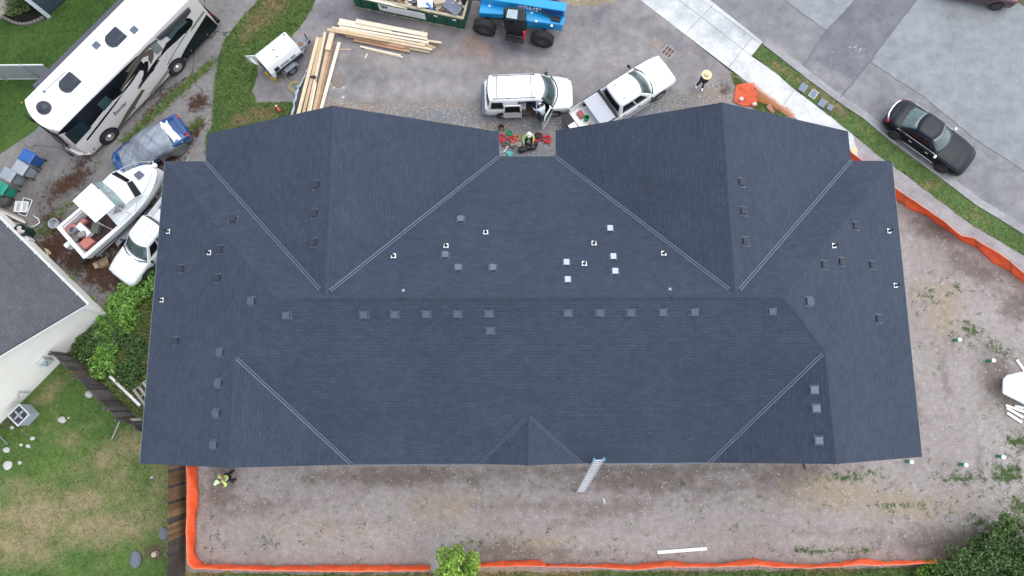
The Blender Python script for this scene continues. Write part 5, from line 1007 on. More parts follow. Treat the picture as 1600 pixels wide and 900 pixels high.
m = M(); m.box((0, 0, .42), (2.3, 1.1, .12)); m.tube([(1.0, -.45, .42), (1.75, -.05, .42), (2.05, 0, .45)], .05, 6); m.tube([(1.0, .45, .42), (1.75, .05, .42)], .05, 6); m.box((1.35, 0, .50), (.6, .55, .10)); m.build('frame', GRYM, co_)
m = M(); m.lathe((1.35, -.02, .54), [(.10, 0), (.14, .04), (.09, .07), (.001, .07)], 14); m.build('coiled_chain', mat('rust', (.22, .11, .06), .9, .3), co_)
m = M(); m.tube([(1.85, .12, .1), (1.85, .12, .85)], .035, 8); m.lathe((1.85, .12, .02), [(.001, 0), (.1, 0), (.1, .08), (.001, .08)], 12); m.build('jack', PLB, co_)
for y in (-1, 1):
    wheel(co_, .0, y*.80, .31, .18, GRYM, 6); m = M(); m.loft([[Vector((x, y*.68, z)), Vector((x, y*.95, z)), Vector((x, y*.95, z+.03)), Vector((x, y*.68, z+.03))] for x, z in ((-.5, .45), (-.34, .66), (.34, .66), (.5, .45))]); m.build('mudguard', GRYM, co_)
m = M(); m.poly([(-1.09, .15, .55), (-1.09, .62, .55), (-1.38, .66, 1.4), (-1.38, .2, 1.4)], .03); m.poly([(-1.08, .62, .6), (-1.5, .95, .6), (-1.5, .95, 1.35), (-1.08, .62, 1.35)], .03); m.build('end_door', WHT, co_); m = M(); m.box((-1.12, -.1, .95), (.03, .8, .6)); m.build('radiator', PLB, co_)
YE = mat('yellow plastic', (.75, .46, .01), .5, .1)
for (x, y), lb in (((419.5, 114), 'yellow fuel can behind, next to the compressor'), ((427, 121), 'yellow fuel can in front, next to the compressor')):
    p = P(x, y, .15); o = thing('fuel_can', lb, 'fuel can', (p.x, p.y, .012), .7, 'yellow fuel cans'); m = M(); m.lathe((0, 0, 0), [(.001, 0), (.15, 0), (.16, .03), (.16, .28), (.10, .36), (.001, .36)], 20); m.build('body', YE, o, smooth=40); m = M(); m.tube([(-.08, 0, .34), (-.06, 0, .42), (.06, 0, .42), (.08, 0, .34)], .015, 6); m.tube([(.09, 0, .35), (.17, .03, .44)], .02, 6); m.build('handle', YE, o)
m = M(); pts = [P(*bl(340, 455), .7)]+[P(*bl(x, y), .03) for x, y in ((370, 520), (410, 550), (450, 552))]
for k in range(60): a = k*.5; r_ = .30+.08*math.sin(k*1.7); c_ = P(*bl(465+2.2*math.sin(k), 600), .03); pts.append(c_+Vector((r_*math.cos(a)*1.2, r_*math.sin(a), .002*k)))
m.tube(pts, .014, 6); single(m, 'air_hose', mat('straw yellow hose', (.48, .40, .16), .6), 'coiled yellow hose between the compressor and the lumber', 'hose')
m = M(); m.tube([P(*bl(x, y), .025) for x, y in ((725, 680), (760, 690), (800, 725), (840, 745), (900, 735), (960, 740))], .012, 6); single(m, 'hose', mat('pale hose', (.55, .5, .35), .6), 'thin pale hose on the asphalt right of the lumber', 'hose')
m = M(); c_ = P(*bl(492, 600), .06); m.blob((c_.x, c_.y, .08), (.20, .16, .08), 3, .2); single(m, 'green_pouch', mat('faded green cloth', (.20, .36, .28), .8, .2), 'faded green pouch in the coiled yellow hose', 'pouch', smooth=True)
p = P(436, 172, .1); o = thing('fire_hydrant_cap', 'small red and white canister lying in the grass near the lumber', 'canister', (p.x, p.y, .05), rad(-55)); o.name = 'red_canister'; m = M(); m.tube([(-.22, 0, .08), (.12, 0, .08)], .09, 12); m.build('body', mat('faded red', (.42, .06, .05), .6, .2), o, smooth=50); m = M(); m.tube([(-.32, 0, .08), (-.22, 0, .08)], .05, 10); m.build('cap', WHT, o)
# manhole and its paint marks, drain grate
IRON = mat('cast iron', (.16, .15, .15), .75, .25, 8, bump=.3)
p = P(530, 127, 0); m = M(); m.lathe((p.x, p.y, .014), [(.001, 0), (.36, 0), (.36, .006), (.001, .006)], 32); m.lathe((p.x, p.y, .014), [(.38, 0), (.44, 0), (.44, .008), (.38, .008)], 32); o = single(m, 'manhole_cover', mat('worn cover', (.20, .165, .15), .85, .3, 8, bump=.3), 'round manhole cover in the asphalt right of the lumber', 'manhole cover')
pw = mat('white paint mark', (.55, .55, .55), .8, .3, 9); m = M()
for i, dx in enumerate((-.28, -.1, .08, .25)): q = P(530, 137, 0); m.box((q.x+dx, q.y, .016), (.10, .12, .004), rz=.3*i); 
q = P(536, 152, 0); m.box((q.x, q.y, .016), (.16, .08, .004), rz=.4); o = m.build('paint_mark', pw); o['kind'] = 'structure'
def grate(px, ang, w, h, label, nm, mt, bars):
    p = P(*px); o = thing(nm, label, nm.replace('_', ' '), (p.x, p.y, .014), ang); m = M(); t = .035
    for s in (-1, 1): m.box((0, s*(h/2-t/2), .005), (w, t, .012)); m.box((s*(w/2-t/2), 0, .005), (t, h-2*t, .012))
    for k in range(1, bars): m.box((-w/2+w*k/bars, 0, .005), (t*.8, h-2*t, .011))
    if bars: m.box((0, 0, .0045), (w-2*t, t, .010))
    m.build('frame', mt, o); m = M(); m.box((0, 0, .001), (w-.06, h-.06, .004)); m.build('well' if bars else 'lid', mat('rusty brown', (.12, .075, .06), .9, .3) if bars else mat('dusty lid', (.25, .20, .17), .9, .25, 6), o)
grate((1044, 81), rad(-38), .62, .62, 'drain grate set in the asphalt in front of the white pickup', 'drain_grate', mat('grate pale', (.36, .33, .32), .8, .2), 3)
grate((1026, 68), rad(-38), .60, .50, 'square dusty access cover beside the drain grate', 'access_cover', mat('lid rim', (.28, .24, .21), .8, .2), 0)
# utility boxes in the verge
UB = mat('utility box grey', (.17, .20, .25), .7, .15, 5); UW = mat('utility rim white', (.6, .62, .62), .6, .1)
for (x, y), w, lb, rim in (((1255, 137), .42, 'grey utility box lid nearest the driveway apron in the verge', UB), ((1271, 147), .40, 'grey utility box lid with a white rim in the verge', UW), ((1285, 161), .40, 'grey utility lid third along the verge', UB), ((1297, 168), .30, 'smallest grey utility lid, farthest along the verge', UB)):
    p = P(x, y, .1); o = thing('utility_box', lb, 'utility box', (p.x, p.y, .085), rad(55), 'utility box lids in the verge'); m = M(); m.box((0, 0, .01), (w*1.25, w, .05)); m.build('rim', rim, o, bevel=.01); m = M(); m.box((0, 0, .038), (w*1.1, w*.84, .012)); m.box((w*.4, 0, .046), (.04, .12, .01)); m.build('lid', UB, o)

# ---- cabin boat on its trailer
bp0 = P(112, 379, 1.75); bp1 = P(243, 260, 2.0); bd = bp1-bp0; BL = math.hypot(bd.x, bd.y); bh = math.atan2(bd.y, bd.x)
boat = thing('motor_boat', 'white cabin motor boat with a red cockpit sitting on a trailer', 'boat', (bp0.x, bp0.y, 0), bh); L = loc_of(boat)
BW = mat('white gelcoat', (.74, .76, .77), .3, .03, 1, coat=.5); BWS = mat('deck white', (.78, .79, .79), .5, .03, 2)
HW = lambda t: 1.16*(1-max(0, (t-.42)/.58)**2.4)**.62 if t < 1 else .02
ts = [0, .1, .2, .3, .4, .5, .6, .7, .78, .85, .91, .96, .99, 1.0]; rings = []
for t in ts:
    w = max(.03, HW(t)); x = t*BL; zt = 1.75+.25*t*t; ch = .95+.35*t**3; kz = .70+.75*max(0, t-.55)**2*2.6
    rings.append([Vector((x, y, z)) for y, z in ((0, kz), (w*.55, (kz+ch)/2-.02), (w*.80, ch), (w*.93, ch+(zt-ch)*.5), (w, zt-.06), (w*1.02, zt-.05), (w*1.02, zt), (w*.90, zt+.01))]+[Vector((x, -y, z)) for y, z in ((w*.90, zt+.01), (w*1.02, zt), (w*1.02, zt-.05), (w, zt-.06), (w*.93, ch+(zt-ch)*.5), (w*.80, ch), (w*.55, (kz+ch)/2-.02))])
m = M(); n = 15; m.v = [v for r_ in rings for v in r_]; m.f = [(i*n+j, i*n+(j+1) % n, (i+1)*n+(j+1) % n, (i+1)*n+j) for i in range(len(ts)-1) for j in range(n) if not (j == 7 and ts[i] < .36)]+[list(range(n))[::-1]]; m.mi = [0]*len(m.f)
# transom is closed below the gunwale
m.build('hull', BW, boat, smooth=35)
X36 = .4*BL; m = M(); m.box((X36/2, 0, 1.12), (X36, 1.9, .04)); ck = m.build('cockpit_floor', mat('dark maroon floor', (.06, .03, .03), .9, .3), boat)
m = M(); 
for s in (-1, 1): m.box((X36/2-.02, s*.98, 1.44), (X36-.12, .05, .60))
m.box((.06, 0, 1.44), (.08, 2.0, .60)); m.box((X36-.02, 0, 1.44), (.04, 2.0, .62)); m.build('cockpit_liner', BWS, boat)
m = M(); m.box((.03, 0, 1.79), (.20, 2.34, .06)); 
for s in (-1, 1): m.box((X36/2, s*1.10, 1.79), (X36, .16, .05))
m.build('gunwale', BWS, boat, bevel=.015)
SEAT = mat('salmon cushion', (.42, .15, .12), .7, .12, 4)
for a in ([(100, 358), (114, 348), (127, 358), (112, 369)], [(122, 381), (136, 368), (148, 377), (133, 390)], [(121, 350), (130, 340), (136, 345), (126, 353)]):
    q = [L(x, y, 1.55) for x, y in a]; m = M(); m.prism(q, 1.28, 1.58); m.build('seat_cushion', SEAT, boat, bevel=.04)
m = M(); q = [L(x, y, 1.6) for x, y in ((102, 350), (122, 332), (125, 335), (105, 354))]; m.prism(q, 1.4, 1.62); m.build('side_shelf', mat('wood brown', (.26, .13, .05), .7, .3), boat)
def onboat(nm, px, r_, h, mt, lb, z=1.58, box=None, rz=0):
    p = P(*px, z); m = M()
    if box: m.box((0, 0, h/2), (*box, h))
    else: m.lathe((0, 0, 0), [(.001, 0), (r_, 0), (r_*1.1, h), (r_*.85, h), (r_*.75, h*.3), (.001, h*.3)], 20)
    single(m, nm, mt, lb, nm.replace('_', ' '), loc=(p.x, p.y, z), rot=rz, world=False, bevel=.01)
onboat('pail', (118, 361), .17, .30, GRYM, 'grey pail on the salmon cushion in the boat', 1.58)
onboat('cooler', (136, 361), 0, .34, WHT, 'long white cooler in the boat cockpit', 1.25, (.85, .34), bh+PI/2+.1)
onboat('storage_bin', (154, 357), 0, .30, mat('olive bin', (.10, .11, .08), .7, .2), 'olive storage bin in the boat cockpit behind the cooler', 1.25, (.62, .40), bh+.6)
onboat('rope_heap', (117, 372), .26, .14, mat('grey rope', (.16, .15, .15), .9, .4, 9), 'grey rope heap at the stern end of the boat cockpit', 1.5)
onboat('tackle_box', (131, 367), 0, .22, mat('grey tackle', (.25, .24, .24), .7, .3), 'grey tackle box between the boat cushions', 1.5, (.36, .28), .4)
# foredeck, cabin, windows
def plate(nm, px, z, t, mt, bev=0):
    q = [L(x, y, zz) for (x, y), zz in zip(px, z)] if isinstance(z, (list, tuple)) else [L(x, y, z) for x, y in px]; zs = z if isinstance(z, (list, tuple)) else [z]*len(px)
    m = M(); m.poly([Vector((*a, zz)) for a, zz in zip(q, zs)], t); return m.build(nm, mt, boat, bevel=bev)
cab_lo = [L(*p_, 1.85) for p_ in ((150, 300), (176, 267), (184, 264), (207, 278), (226, 303), (199, 330))]
cab_hi = [L(*p_, 2.45) for p_ in ((158, 285), (173, 271), (174.5, 270.5), (198, 284.5), (211, 308), (195, 319))]
m = M(); m.loft([[Vector((*q, 1.75)) for q in cab_lo], [Vector((*q, 2.45)) for q in cab_hi]]); m.build('cabin', BWS, boat, bevel=.05)
m = M(); xs_ = [.44, .55, .66, .76, .85, .92, .97, .99]; rg = []
for t in xs_: w = HW(t)*.9; zt = 1.75+.25*t*t; rg.append([Vector((t*BL, y, z)) for y, z in ((-w, zt-.02), (-w*.6, zt+.10*(1-t)+.05), (0, zt+.16*(1-t)+.06), (w*.6, zt+.10*(1-t)+.05), (w, zt-.02))])
m.loft(rg); m.build('foredeck', BWS, boat, smooth=50)
plate('cabin_window', [(174, 271), (182, 268.5), (203, 281), (198, 284.5)], [2.52, 2.36, 2.36, 2.52], .03, GLD); plate('cabin_window', [(198, 286), (206.5, 282), (221, 303), (211, 308)], [2.52, 2.36, 2.36, 2.52], .03, GLD)
plate('hatch', [(208, 273), (217, 266), (225.5, 272.5), (216.5, 281)], 2.12, .03, mat('hatch tint', (.10, .10, .14), .2, .1), .01)
GLB = mat('boat windscreen', (.20, .27, .27), .1, .3, 4, spec=.9)
plate('windscreen', [(147, 286), (159, 283.5), (177, 298), (167, 303)], [3.0, 2.5, 2.5, 3.0], .02, GLB); plate('windscreen', [(168, 304), (178, 299), (195, 318), (181, 322)], [3.0, 2.5, 2.5, 3.0], .02, GLB); plate('windscreen', [(181, 323), (195, 320), (189, 332), (177, 336)], [2.9, 2.4, 1.85, 1.85], .02, mat('clear curtain', (.25, .22, .20), .3, .4, 5))
hz = 3.1; m = M(); q = [L(x, y, hz) for x, y in ((113, 314), (143, 286), (180, 321), (149, 348))]; m.prism(q, hz-.06, hz+.02); cn = m.build('canopy', mat('canopy canvas', (.83, .84, .84), .8, .03, 3, bump=.1), boat, bevel=.05)
m = M()
for x, y in ((115, 314), (143, 288), (178, 321), (149, 346)): a = L(x, y, hz); m.tube([(*a, hz-.05), (a[0]+.05, math.copysign(1.08, a[1]), 1.8)], .018, 6)
m.build('canopy_frame', CHR, boat)
m = M(); 
for s in (-1, 1):
    pts = [Vector((t*BL, s*(HW(t)*.98+.02), 1.75+.25*t*t+.48)) for t in (.60, .68, .76, .84, .9, .95, .99)]; pts[0].z -= .45
    m.tube(pts+([Vector((BL*1.03, 0, 2.48))] if s > 0 else [Vector((BL*1.03, 0, 2.48))]), .018, 6)
    for k in (2, 4, 6): m.tube([pts[k], pts[k]-Vector((0, s*.03, .48))], .014, 5)
m.build('bow_rail', CHR, boat); m = M(); m.lathe((BL*1.0+.02, 0, 2.02), [(.001, 0), (.12, 0), (.12, .14), (.001, .16)], 12); m.build('anchor_light', WHT, boat, smooth=True)
m = M(); m.tube([(X36+.1, -1.08, 1.86), (BL*.62, -1.06, 1.95)], .016, 6); m.tube([(X36+.1, 1.08, 1.86), (BL*.62, 1.06, 1.95)], .016, 6); m.build('hand_rail', CHR, boat)
m = M(); m.box((-.35, .3, 1.2), (.34, .26, .50)); m.box((-.35, .3, .75), (.18, .12, .6)); m.box((-.08, .3, 1.35), (.3, .2, .12)); m.build('outboard_motor', WHT, boat, bevel=.04)
m = M(); m.box((-.3, -.55, .8), (.36, .28, .45)); m.box((-.45, -.72, .7), (.3, .1, .5)); m.build('drive_leg', PLB, boat, bevel=.04)
tr = thing('boat_trailer', 'galvanised boat trailer under the white cabin boat', 'trailer', (bp0.x, bp0.y, 0), bh); GALV = mat('galvanised steel', (.32, .34, .36), .5, .15, 3, metal=.3)
m = M()
for s in (-1, 1): m.tube([(.1, s*.75, .5), (BL*.7, s*.75, .5), (BL*1.08, 0, .5)], .05, 6)
for x in (.3, 1.8, 3.2, 4.6): m.tube([(x, -.95, .5), (x, .95, .5)], .045, 6); [m.box((x, s*.35, .6), (.12, .5, .06)) for s in (-1, 1)]
m.tube([(BL*1.06, 0, .5), (BL*1.24, 0, .5)], .05, 6); m.build('frame', GALV, tr)
for s in (-1, 1):
    for x in (1.75, 2.55): wheel(tr, x, s*1.12, .33, .2, RIM, 8)
    m = M(); pts = [(1.25, .45), (1.35, .68), (1.6, .76), (2.7, .76), (2.95, .68), (3.05, .45)]
    m.loft([[Vector((x, s*1.0, z)), Vector((x, s*1.26, z)), Vector((x, s*1.26, z+.03)), Vector((x, s*1.0, z+.03))] for x, z in pts]); m.build('mudguard', GALV, tr)
m = M(); m.tube([(BL*1.16, 0, .1), (BL*1.16, 0, .85)], .04, 8); m.lathe((BL*1.16, 0, .02), [(.001, 0), (.1, 0), (.1, .1), (.001, .1)], 12); m.build('jockey_wheel', PLB, tr)
# ============================================================ NEIGHBOURS, FENCES, SMALL THINGS
def V2(a): return Vector((math.cos(rad(a)), math.sin(rad(a)), 0))
HRS = shingle_mat('weathered grey shingles', (.078, .083, .092), 0, rw=.32, rh=.15, seam=.35); SID = mat('white lap siding', (.84, .81, .74), .6, .04, 1); WTR = mat('white trim', (.80, .81, .80), .5, .03)
E0 = P(133, 475, 3.0); U, Vv = V2(228), V2(138)
nh = thing('neighbour_house', 'white sided house with a weathered grey shingled roof at the left edge', 'house', tuple(E0[:2])+(0,))
def W3(u, v, z): q = E0+U*u+Vv*v; return Vector((q.x, q.y, z))
HS, RW = .60, 5.6; rz = 3.0+HS*RW
bm = bmesh.new(); uvl = bm.loops.layers.uv.new('UVMap')
for quad, su in (((0, 0), (0, 15), (RW, 15), (RW, 0)), 1), (((RW, 0), (RW, 15), (2*RW, 15), (2*RW, 0)), -1):
    up_, dn_ = [], []
    for u, v in quad: z = 3.0+HS*(u if u <= RW else 2*RW-u); up_.append(W3(u, v, z)-E0*Vector((1, 1, 0)).length*0)
    iv = mw(nh).inverted(); top = [bm.verts.new(iv @ p) for p in up_]; bot = [bm.verts.new(iv @ (p-Vector((0, 0, .14)))) for p in up_]
    f = bm.faces.new(top); 
    for l, (u, v) in zip(f.loops, quad): l[uvl].uv = (v, u*1.166)
    bm.faces.new(bot[::-1])
    for i in range(4): fc = bm.faces.new([top[i], top[(i+1) % 4], bot[(i+1) % 4], bot[i]]); fc.material_index = 1
bmesh.ops.recalc_face_normals(bm, faces=bm.faces[:]); me = bpy.data.meshes.new('roof'); bm.to_mesh(me); bm.free(); me.materials.append(HRS); me.materials.append(mat('dark drip edge', (.06, .06, .065), .6))
ro = bpy.data.objects.new('roof', me); C.objects.link(ro); ro.parent = nh
# walls with lap siding ribs: gable wall facing the yard
m = M(); vi, ui = .36, .55; zt = lambda u: 3.0+HS*(u if u <= RW else 2*RW-u)-.16
m.add([W3(ui, vi, 0), W3(2*RW-ui, vi, 0), W3(2*RW-ui, vi, zt(2*RW-ui)), W3(RW, vi, zt(RW)), W3(ui, vi, zt(ui)), W3(ui, 14.6, 0), W3(2*RW-ui, 14.6, 0), W3(2*RW-ui, 14.6, zt(2*RW-ui)), W3(RW, 14.6, zt(RW)), W3(ui, 14.6, zt(ui))], [(0, 1, 2, 3, 4), (5, 9, 8, 7, 6), (0, 4, 9, 5), (1, 6, 7, 2)])
k = 0; z = .15
while z < rz-.4:
    u0 = max(ui, (z-3.0+.22)/HS) if z > 2.9 else ui; u1 = 2*RW-u0
    if u1-u0 > .3:
        a, b = W3(u0, vi-.001, z), W3(u1, vi-.001, z); o_ = -Vv*.022
        m.add([a+o_, b+o_, b+Vector((0, 0, .17)), a+Vector((0, 0, .17)), a, b], [(0, 1, 2, 3), (0, 4, 5, 1)])
    if z < 2.7:
        a, b = W3(ui-.001, vi, z), W3(ui-.001, 14.6, z); o_ = -U*.022; m.add([a+o_, b+o_, b+Vector((0, 0, .17)), a+Vector((0, 0, .17)), a, b], [(0, 1, 2, 3), (0, 4, 5, 1)])
    z += .18
m.build('wall', SID, nh, world=True)
m = M(); a, b = W3(-.02, -.02, 2.9), W3(-.02, 15, 2.9); m.loft([[p+U*x+Vector((0, 0, zz)) for x, zz in ((.02, -.06), (-.11, -.06), (-.13, .07), (-.115, .07), (-.10, -.045), (.02, -.045))] for p in (a, b)]); g_ = m.build('gutter', WTR, nh, world=True)
for i in range(9): p = W3(-.06, .7+i*1.05, 3.0); mm = M(); mm.box(p+Vector((0, 0, -.02)), (.24, .03, .02), rad(228)); mm.build('gutter_strap', WTR, g_, world=True)
m = M(); a = W3(0, .0, 2.86); b = W3(RW, .0, 2.86+HS*RW); m.poly([a, b, b-Vector((0, 0, .16)), a-Vector((0, 0, .16))], .03); m.build('rake_board', WTR, nh, world=True)
m = M(); p = W3(ui, vi, 1.4); m.box(p-U*.02-Vv*.02, (.14, .14, 2.8), rad(228)); m.build('corner_board', WTR, nh, world=True)
def onwall(u, z, d, w, h, nm, mt, par=nh, bev=.02): p = W3(u, vi-d/2-.02, z); m = M(); m.box(p, (w, d, h), rad(228)); return m.build(nm, mt, par, world=True, bevel=bev)
um = (P(92, 560)-E0).dot(U); mb = onwall(um+.0, 1.45, .22, .45, .75, 'meter_box', mat('meter box', (.50, .53, .53), .5)); p = W3(um, vi-.30, 1.6); m = M(); m.lathe(p, [(.001, -.05), (.13, -.05), (.13, .05), (.001, .06)], 16); m.build('meter_glass', mat('meter glass', (.25, .30, .32), .1, .1), mb, world=True, smooth=40)
um2 = (P(50, 610)-E0).dot(U); m = M(); m.tube([W3(um2, vi-.1, .3), W3(um2, vi-.1, 1.1), W3(um2+.12, vi-.25, 1.15), W3(um2+.3, vi-.25, .9)], .03, 6); m.build('pipe', mat('grey pipe', (.35, .38, .42), .5), nh, world=True)
onwall(um2+.9, .28, .03, 3.2, .02, 'siding_seam', mat('seam grey', (.45, .46, .45), .8)) if 0 else None
# house at the top left corner (dark blue siding)
c0 = P(76, 26, 0); c1 = P(107, -2, 0); du_ = (c1-c0).normalized(); dv_ = Vector((-du_.y, du_.x, 0))
bh_ = thing('corner_house', 'dark navy sided house with white trim cut by the top left corner', 'house', tuple(c0)); 
tz = 5.2; m = M(); A4 = [c0, c0+du_*9, c0+du_*9+dv_*7, c0+dv_*7]; m.prism([(p.x, p.y) for p in A4], 0, tz)
z = .2
while z < tz-.2:
    a, b = c0-dv_*.001+Vector((0, 0, z)), c0+du_*9-dv_*.001+Vector((0, 0, z)); o_ = -dv_*.025; m.add([a+o_, b+o_, b+Vector((0, 0, .18)), a+Vector((0, 0, .18)), a, b], [(0, 1, 2, 3), (0, 4, 5, 1)]); z += .19
m.build('wall', mat('navy siding', (.040, .056, .072), .6, .1), bh_, world=True)
m = M(); 
for q in (c0,): m.box(q+Vector((0, 0, tz/2)), (.22, .22, tz), math.atan2(du_.y, du_.x))
m.build('corner_board', mat('cool white trim', (.62, .67, .74), .5), bh_, world=True)
m = M(); r4 = [c0-du_*.4-dv_*.4, c0+du_*9.4-dv_*.4, c0+du_*9.4+dv_*7.4, c0-du_*.4+dv_*7.4]; mid_ = [(r4[0]+r4[3])/2+du_*2.4, (r4[1]+r4[2])/2-du_*2.4]
m.add([p+Vector((0, 0, tz)) for p in r4]+[p+Vector((0, 0, tz+1.8)) for p in mid_], [(0, 1, 5, 4), (1, 2, 5), (2, 3, 4, 5), (3, 0, 4), (3, 2, 1, 0)]); m.build('roof', mat('dark roof', (.05, .055, .065), .85, .2, 4), bh_, world=True)
m = M(); p = P(-12, 12, 0); m.box((p.x, p.y, .08), (2.6, 1.9, .16), rad(45)); pat = m.build('patio_slab', mat('patio slab', (.42, .36, .30), .8, .1, 4)); pat['label'] = 'pale tan patio slab in the top left corner'; pat['category'] = 'patio'
m = M(); a, b = P(0, 27, .0), P(13, 12, .0); m.tube([a+Vector((0, 0, .9)), b+Vector((0, 0, .9))], .03, 6); m.tube([a+Vector((0, 0, .5)), b+Vector((0, 0, .5))], .02, 6)
for t in (0, .5, 1): q = a.lerp(b, t); m.tube([q, q+Vector((0, 0, .92))], .025, 6)
single(m, 'hand_rail', WTR, 'white metal railing at the edge of the patio slab', 'railing')
bed = sheet('mulch_bed', [(3, 26), (20, 10), (38, -10), (60, -10), (76, 27), (62, 34), (50, 37), (35, 38), (22, 35), (10, 30)], .03, ground_mat('black mulch', (.012, .010, .011), (.03, .024, .022), fine=12, bump=.8))
SB = mat('edging stone', (.22, .20, .18), .9, .2, 6, bump=.3); epx = [(5, 26.5), (10, 29.5), (15.5, 32), (21, 34.5), (26.5, 36.3), (32, 37.3), (38, 37.7), (44, 37), (49.5, 35.8), (55, 33.6), (60.5, 31), (66, 28)]
for i, (x, y) in enumerate(epx):
    p = P(x, y, .1); nx = epx[min(i+1, 11)]; pv = epx[max(i-1, 0)]; d = P(*nx)-P(*pv); m = M(); m.box((0, 0, .09), (.20, .15, .18)); single(m, 'edging_stone', SB, '%s edging block counted from the left in the curved row around the mulch bed' % ordn[i], 'edging stone', 'edging blocks around the mulch bed', loc=(p.x, p.y, .012), rot=math.atan2(d.y, d.x), world=False, bevel=.025)
# foliage
LF1 = mat('leaf fresh green', (.13, .26, .038), .6, .2, 1.5, island=.5); LF2 = mat('leaf dark green', (.060, .12, .028), .6, .2, 1.5, island=.45); LF3 = mat('leaf yellow green', (.19, .33, .035), .6, .2, 1.5, island=.45); LF4 = mat('leaf hedge', (.065, .12, .028), .65, .25, 1., island=.5)
BARK = mat('bark', (.12, .09, .065), .9, .3, 6, bump=.5)
def trunk(par, x, y, h, r, z0=0, limbs=7, spread=1., seed=1):
    rr = random.Random(seed); m = M(); pts = [Vector((x+rr.uniform(-.05, .05)*k, y+rr.uniform(-.05, .05)*k, z0+h*k/5)) for k in range(6)]; m.tube(pts, r, 10, r2=r*.4)
    for k in range(limbs):
        a = k*2.4+rr.random(); b = pts[2+k % 4]; e = b+Vector((math.cos(a)*spread, math.sin(a)*spread, h*.35*rr.uniform(.6, 1.2))); md = b.lerp(e, .5)+Vector((0, 0, -.1)); m.tube([b, md, e], r*.4, 6, r2=r*.12)
    return m.build('trunk', BARK, par, world=True, smooth=60)
def crown(par, cl, n, size, mt, seed, up=.5, name='crown', aspect=.6): return leaves(name, cl, n, size, mt, seed, par, up, aspect)
def clumps(cx, cy, cz, R, Hh, n, rs, seed):
    rr = random.Random(seed); out = []
    for _ in range(n):
        a = rr.uniform(0, 2*PI); r = math.sqrt(rr.random())*R; z = cz+rr.uniform(-1, 1)*Hh*(1-(r/R)**2*.6); k = rs*rr.uniform(.6, 1.3); out.append((cx+r*math.cos(a), cy+r*math.sin(a), z, k, k, k*.8))
    return out
p = P(713, 882, 3.0); o = thing('young_tree', 'bright yellow green young tree at the bottom edge by the orange fence', 'tree', (p.x, p.y, 0)); trunk(o, p.x, p.y, 3.6, .09, spread=.8, seed=2)
crown(o, clumps(p.x, p.y, 3.0, .88, 1.0, 52, .27, 3)+clumps(p.x+.1, p.y-.6, 2.6, .75, .8, 26, .27, 4), 5200, .075, [LF3], 5, .7)
p = P(24, 4, 1.0); o = thing('garden_shrub', 'light green shrub in the black mulch bed', 'shrub', (p.x, p.y, .03)); trunk(o, p.x, p.y, .9, .04, spread=.4); crown(o, clumps(p.x, p.y, .9, .62, .4, 26, .22, 6), 1500, .06, [mat('leaf olive', (.11, .17, .045), .6, .2, 1.5, island=.5)], 7)
hb = [((1508, 903), 1.2, 2.2), ((1540, 886), 1.1, 2.3), ((1574, 868), 1.2, 2.5), ((1606, 862), 1.5, 2.8), ((1470, 908), .8, 1.2), ((1575, 908), 1.8, 2.6)]
lbs = ['tall dark green bush second from the left in the bottom right corner', 'dark green bush in the middle of the bottom right corner', 'large dark green bush reaching up the right edge at the bottom right', 'large green bush cut by the right edge in the bottom right corner', 'low light green bush at the left end of the bottom right hedge', 'green bush cut by the bottom edge in the bottom right corner']
for i, (((x, y), R_, h), lb) in enumerate(zip(hb, lbs)):
    p = P(x, y, h*.7); o = thing('bush', lb, 'bush', (p.x, p.y, 0), 0, 'bushes in the bottom right corner'); trunk(o, p.x, p.y, h*.7, .08, spread=R_*.6, seed=i)
    crown(o, clumps(p.x, p.y, h*.6, R_, h*.32, 70, .32, 20+i), int(5200*R_), .075, [LF4 if i != 4 else LF1], 30+i, .4, 'foliage', .45)
# scrub between the houses
sc = [((196, 462), .9, .8, LF1, 'bright green leafy shrub in front of the white pickup'), ((222, 440), .9, .9, LF1, 'leafy green shrub between the white pickup and the building'), ((160, 505), .9, .8, LF1, 'green shrub at the corner of the white sided house'), ((140, 530), .85, 1.0, LF2, 'dark green shrub against the white siding'), ((175, 520), .8, .8, LF2, 'dark shrub in the middle of the overgrown strip'), ((195, 500), .8, .7, LF1, 'green shrub right of the middle of the overgrown strip'), ((125, 545), .7, .9, LF2, 'dark green shrub above the start of the wooden fence'), ((158, 570), .8, .8, LF1, 'fresh green shrub leaning over the wooden fence'), ((200, 585), .9, .7, LF2, 'blue green shrub between wooden fence and the building'), ((165, 545), .75, .7, LF1, 'bright green shrub in the centre of the overgrown strip'), ((180, 478), .7, .6, LF1, 'small green shrub beside the bare soil under the pickup'), ((210, 540), .7, .45, LF2, 'low dark weeds close to the building')]
for i, ((x, y), R_, h, mt, lb) in enumerate(sc):
    p = P(x, y, h*.6); o = thing('shrub', lb, 'shrub', (p.x, p.y, 0), 0, 'shrubs in the overgrown strip'); trunk(o, p.x, p.y, h*.6, .03, spread=R_*.4, seed=i, z0=0); crown(o, clumps(p.x, p.y, h*.5, R_*.8, h*.32, 34, .22, 50+i), 1500, .075 if mt is not LF2 else .06, [mt], 60+i, .8, 'foliage', .7)
SP = wpx([(112, 548), (164, 494), (190, 455), (250, 425), (250, 690), (222, 655), (150, 588)])
stuff(blades('rough_grass', scatter(SP, 260, 31), .16, .022, [G1, G2, G3, G4, YL], lambda x, y, r: 4 if r < .015 else 1 if r < .28 else 2 if r > .7 else 0 if r > .45 else 3, 4, .014, .07, .9), 'rough grass and weeds between the wooden fence and the building')
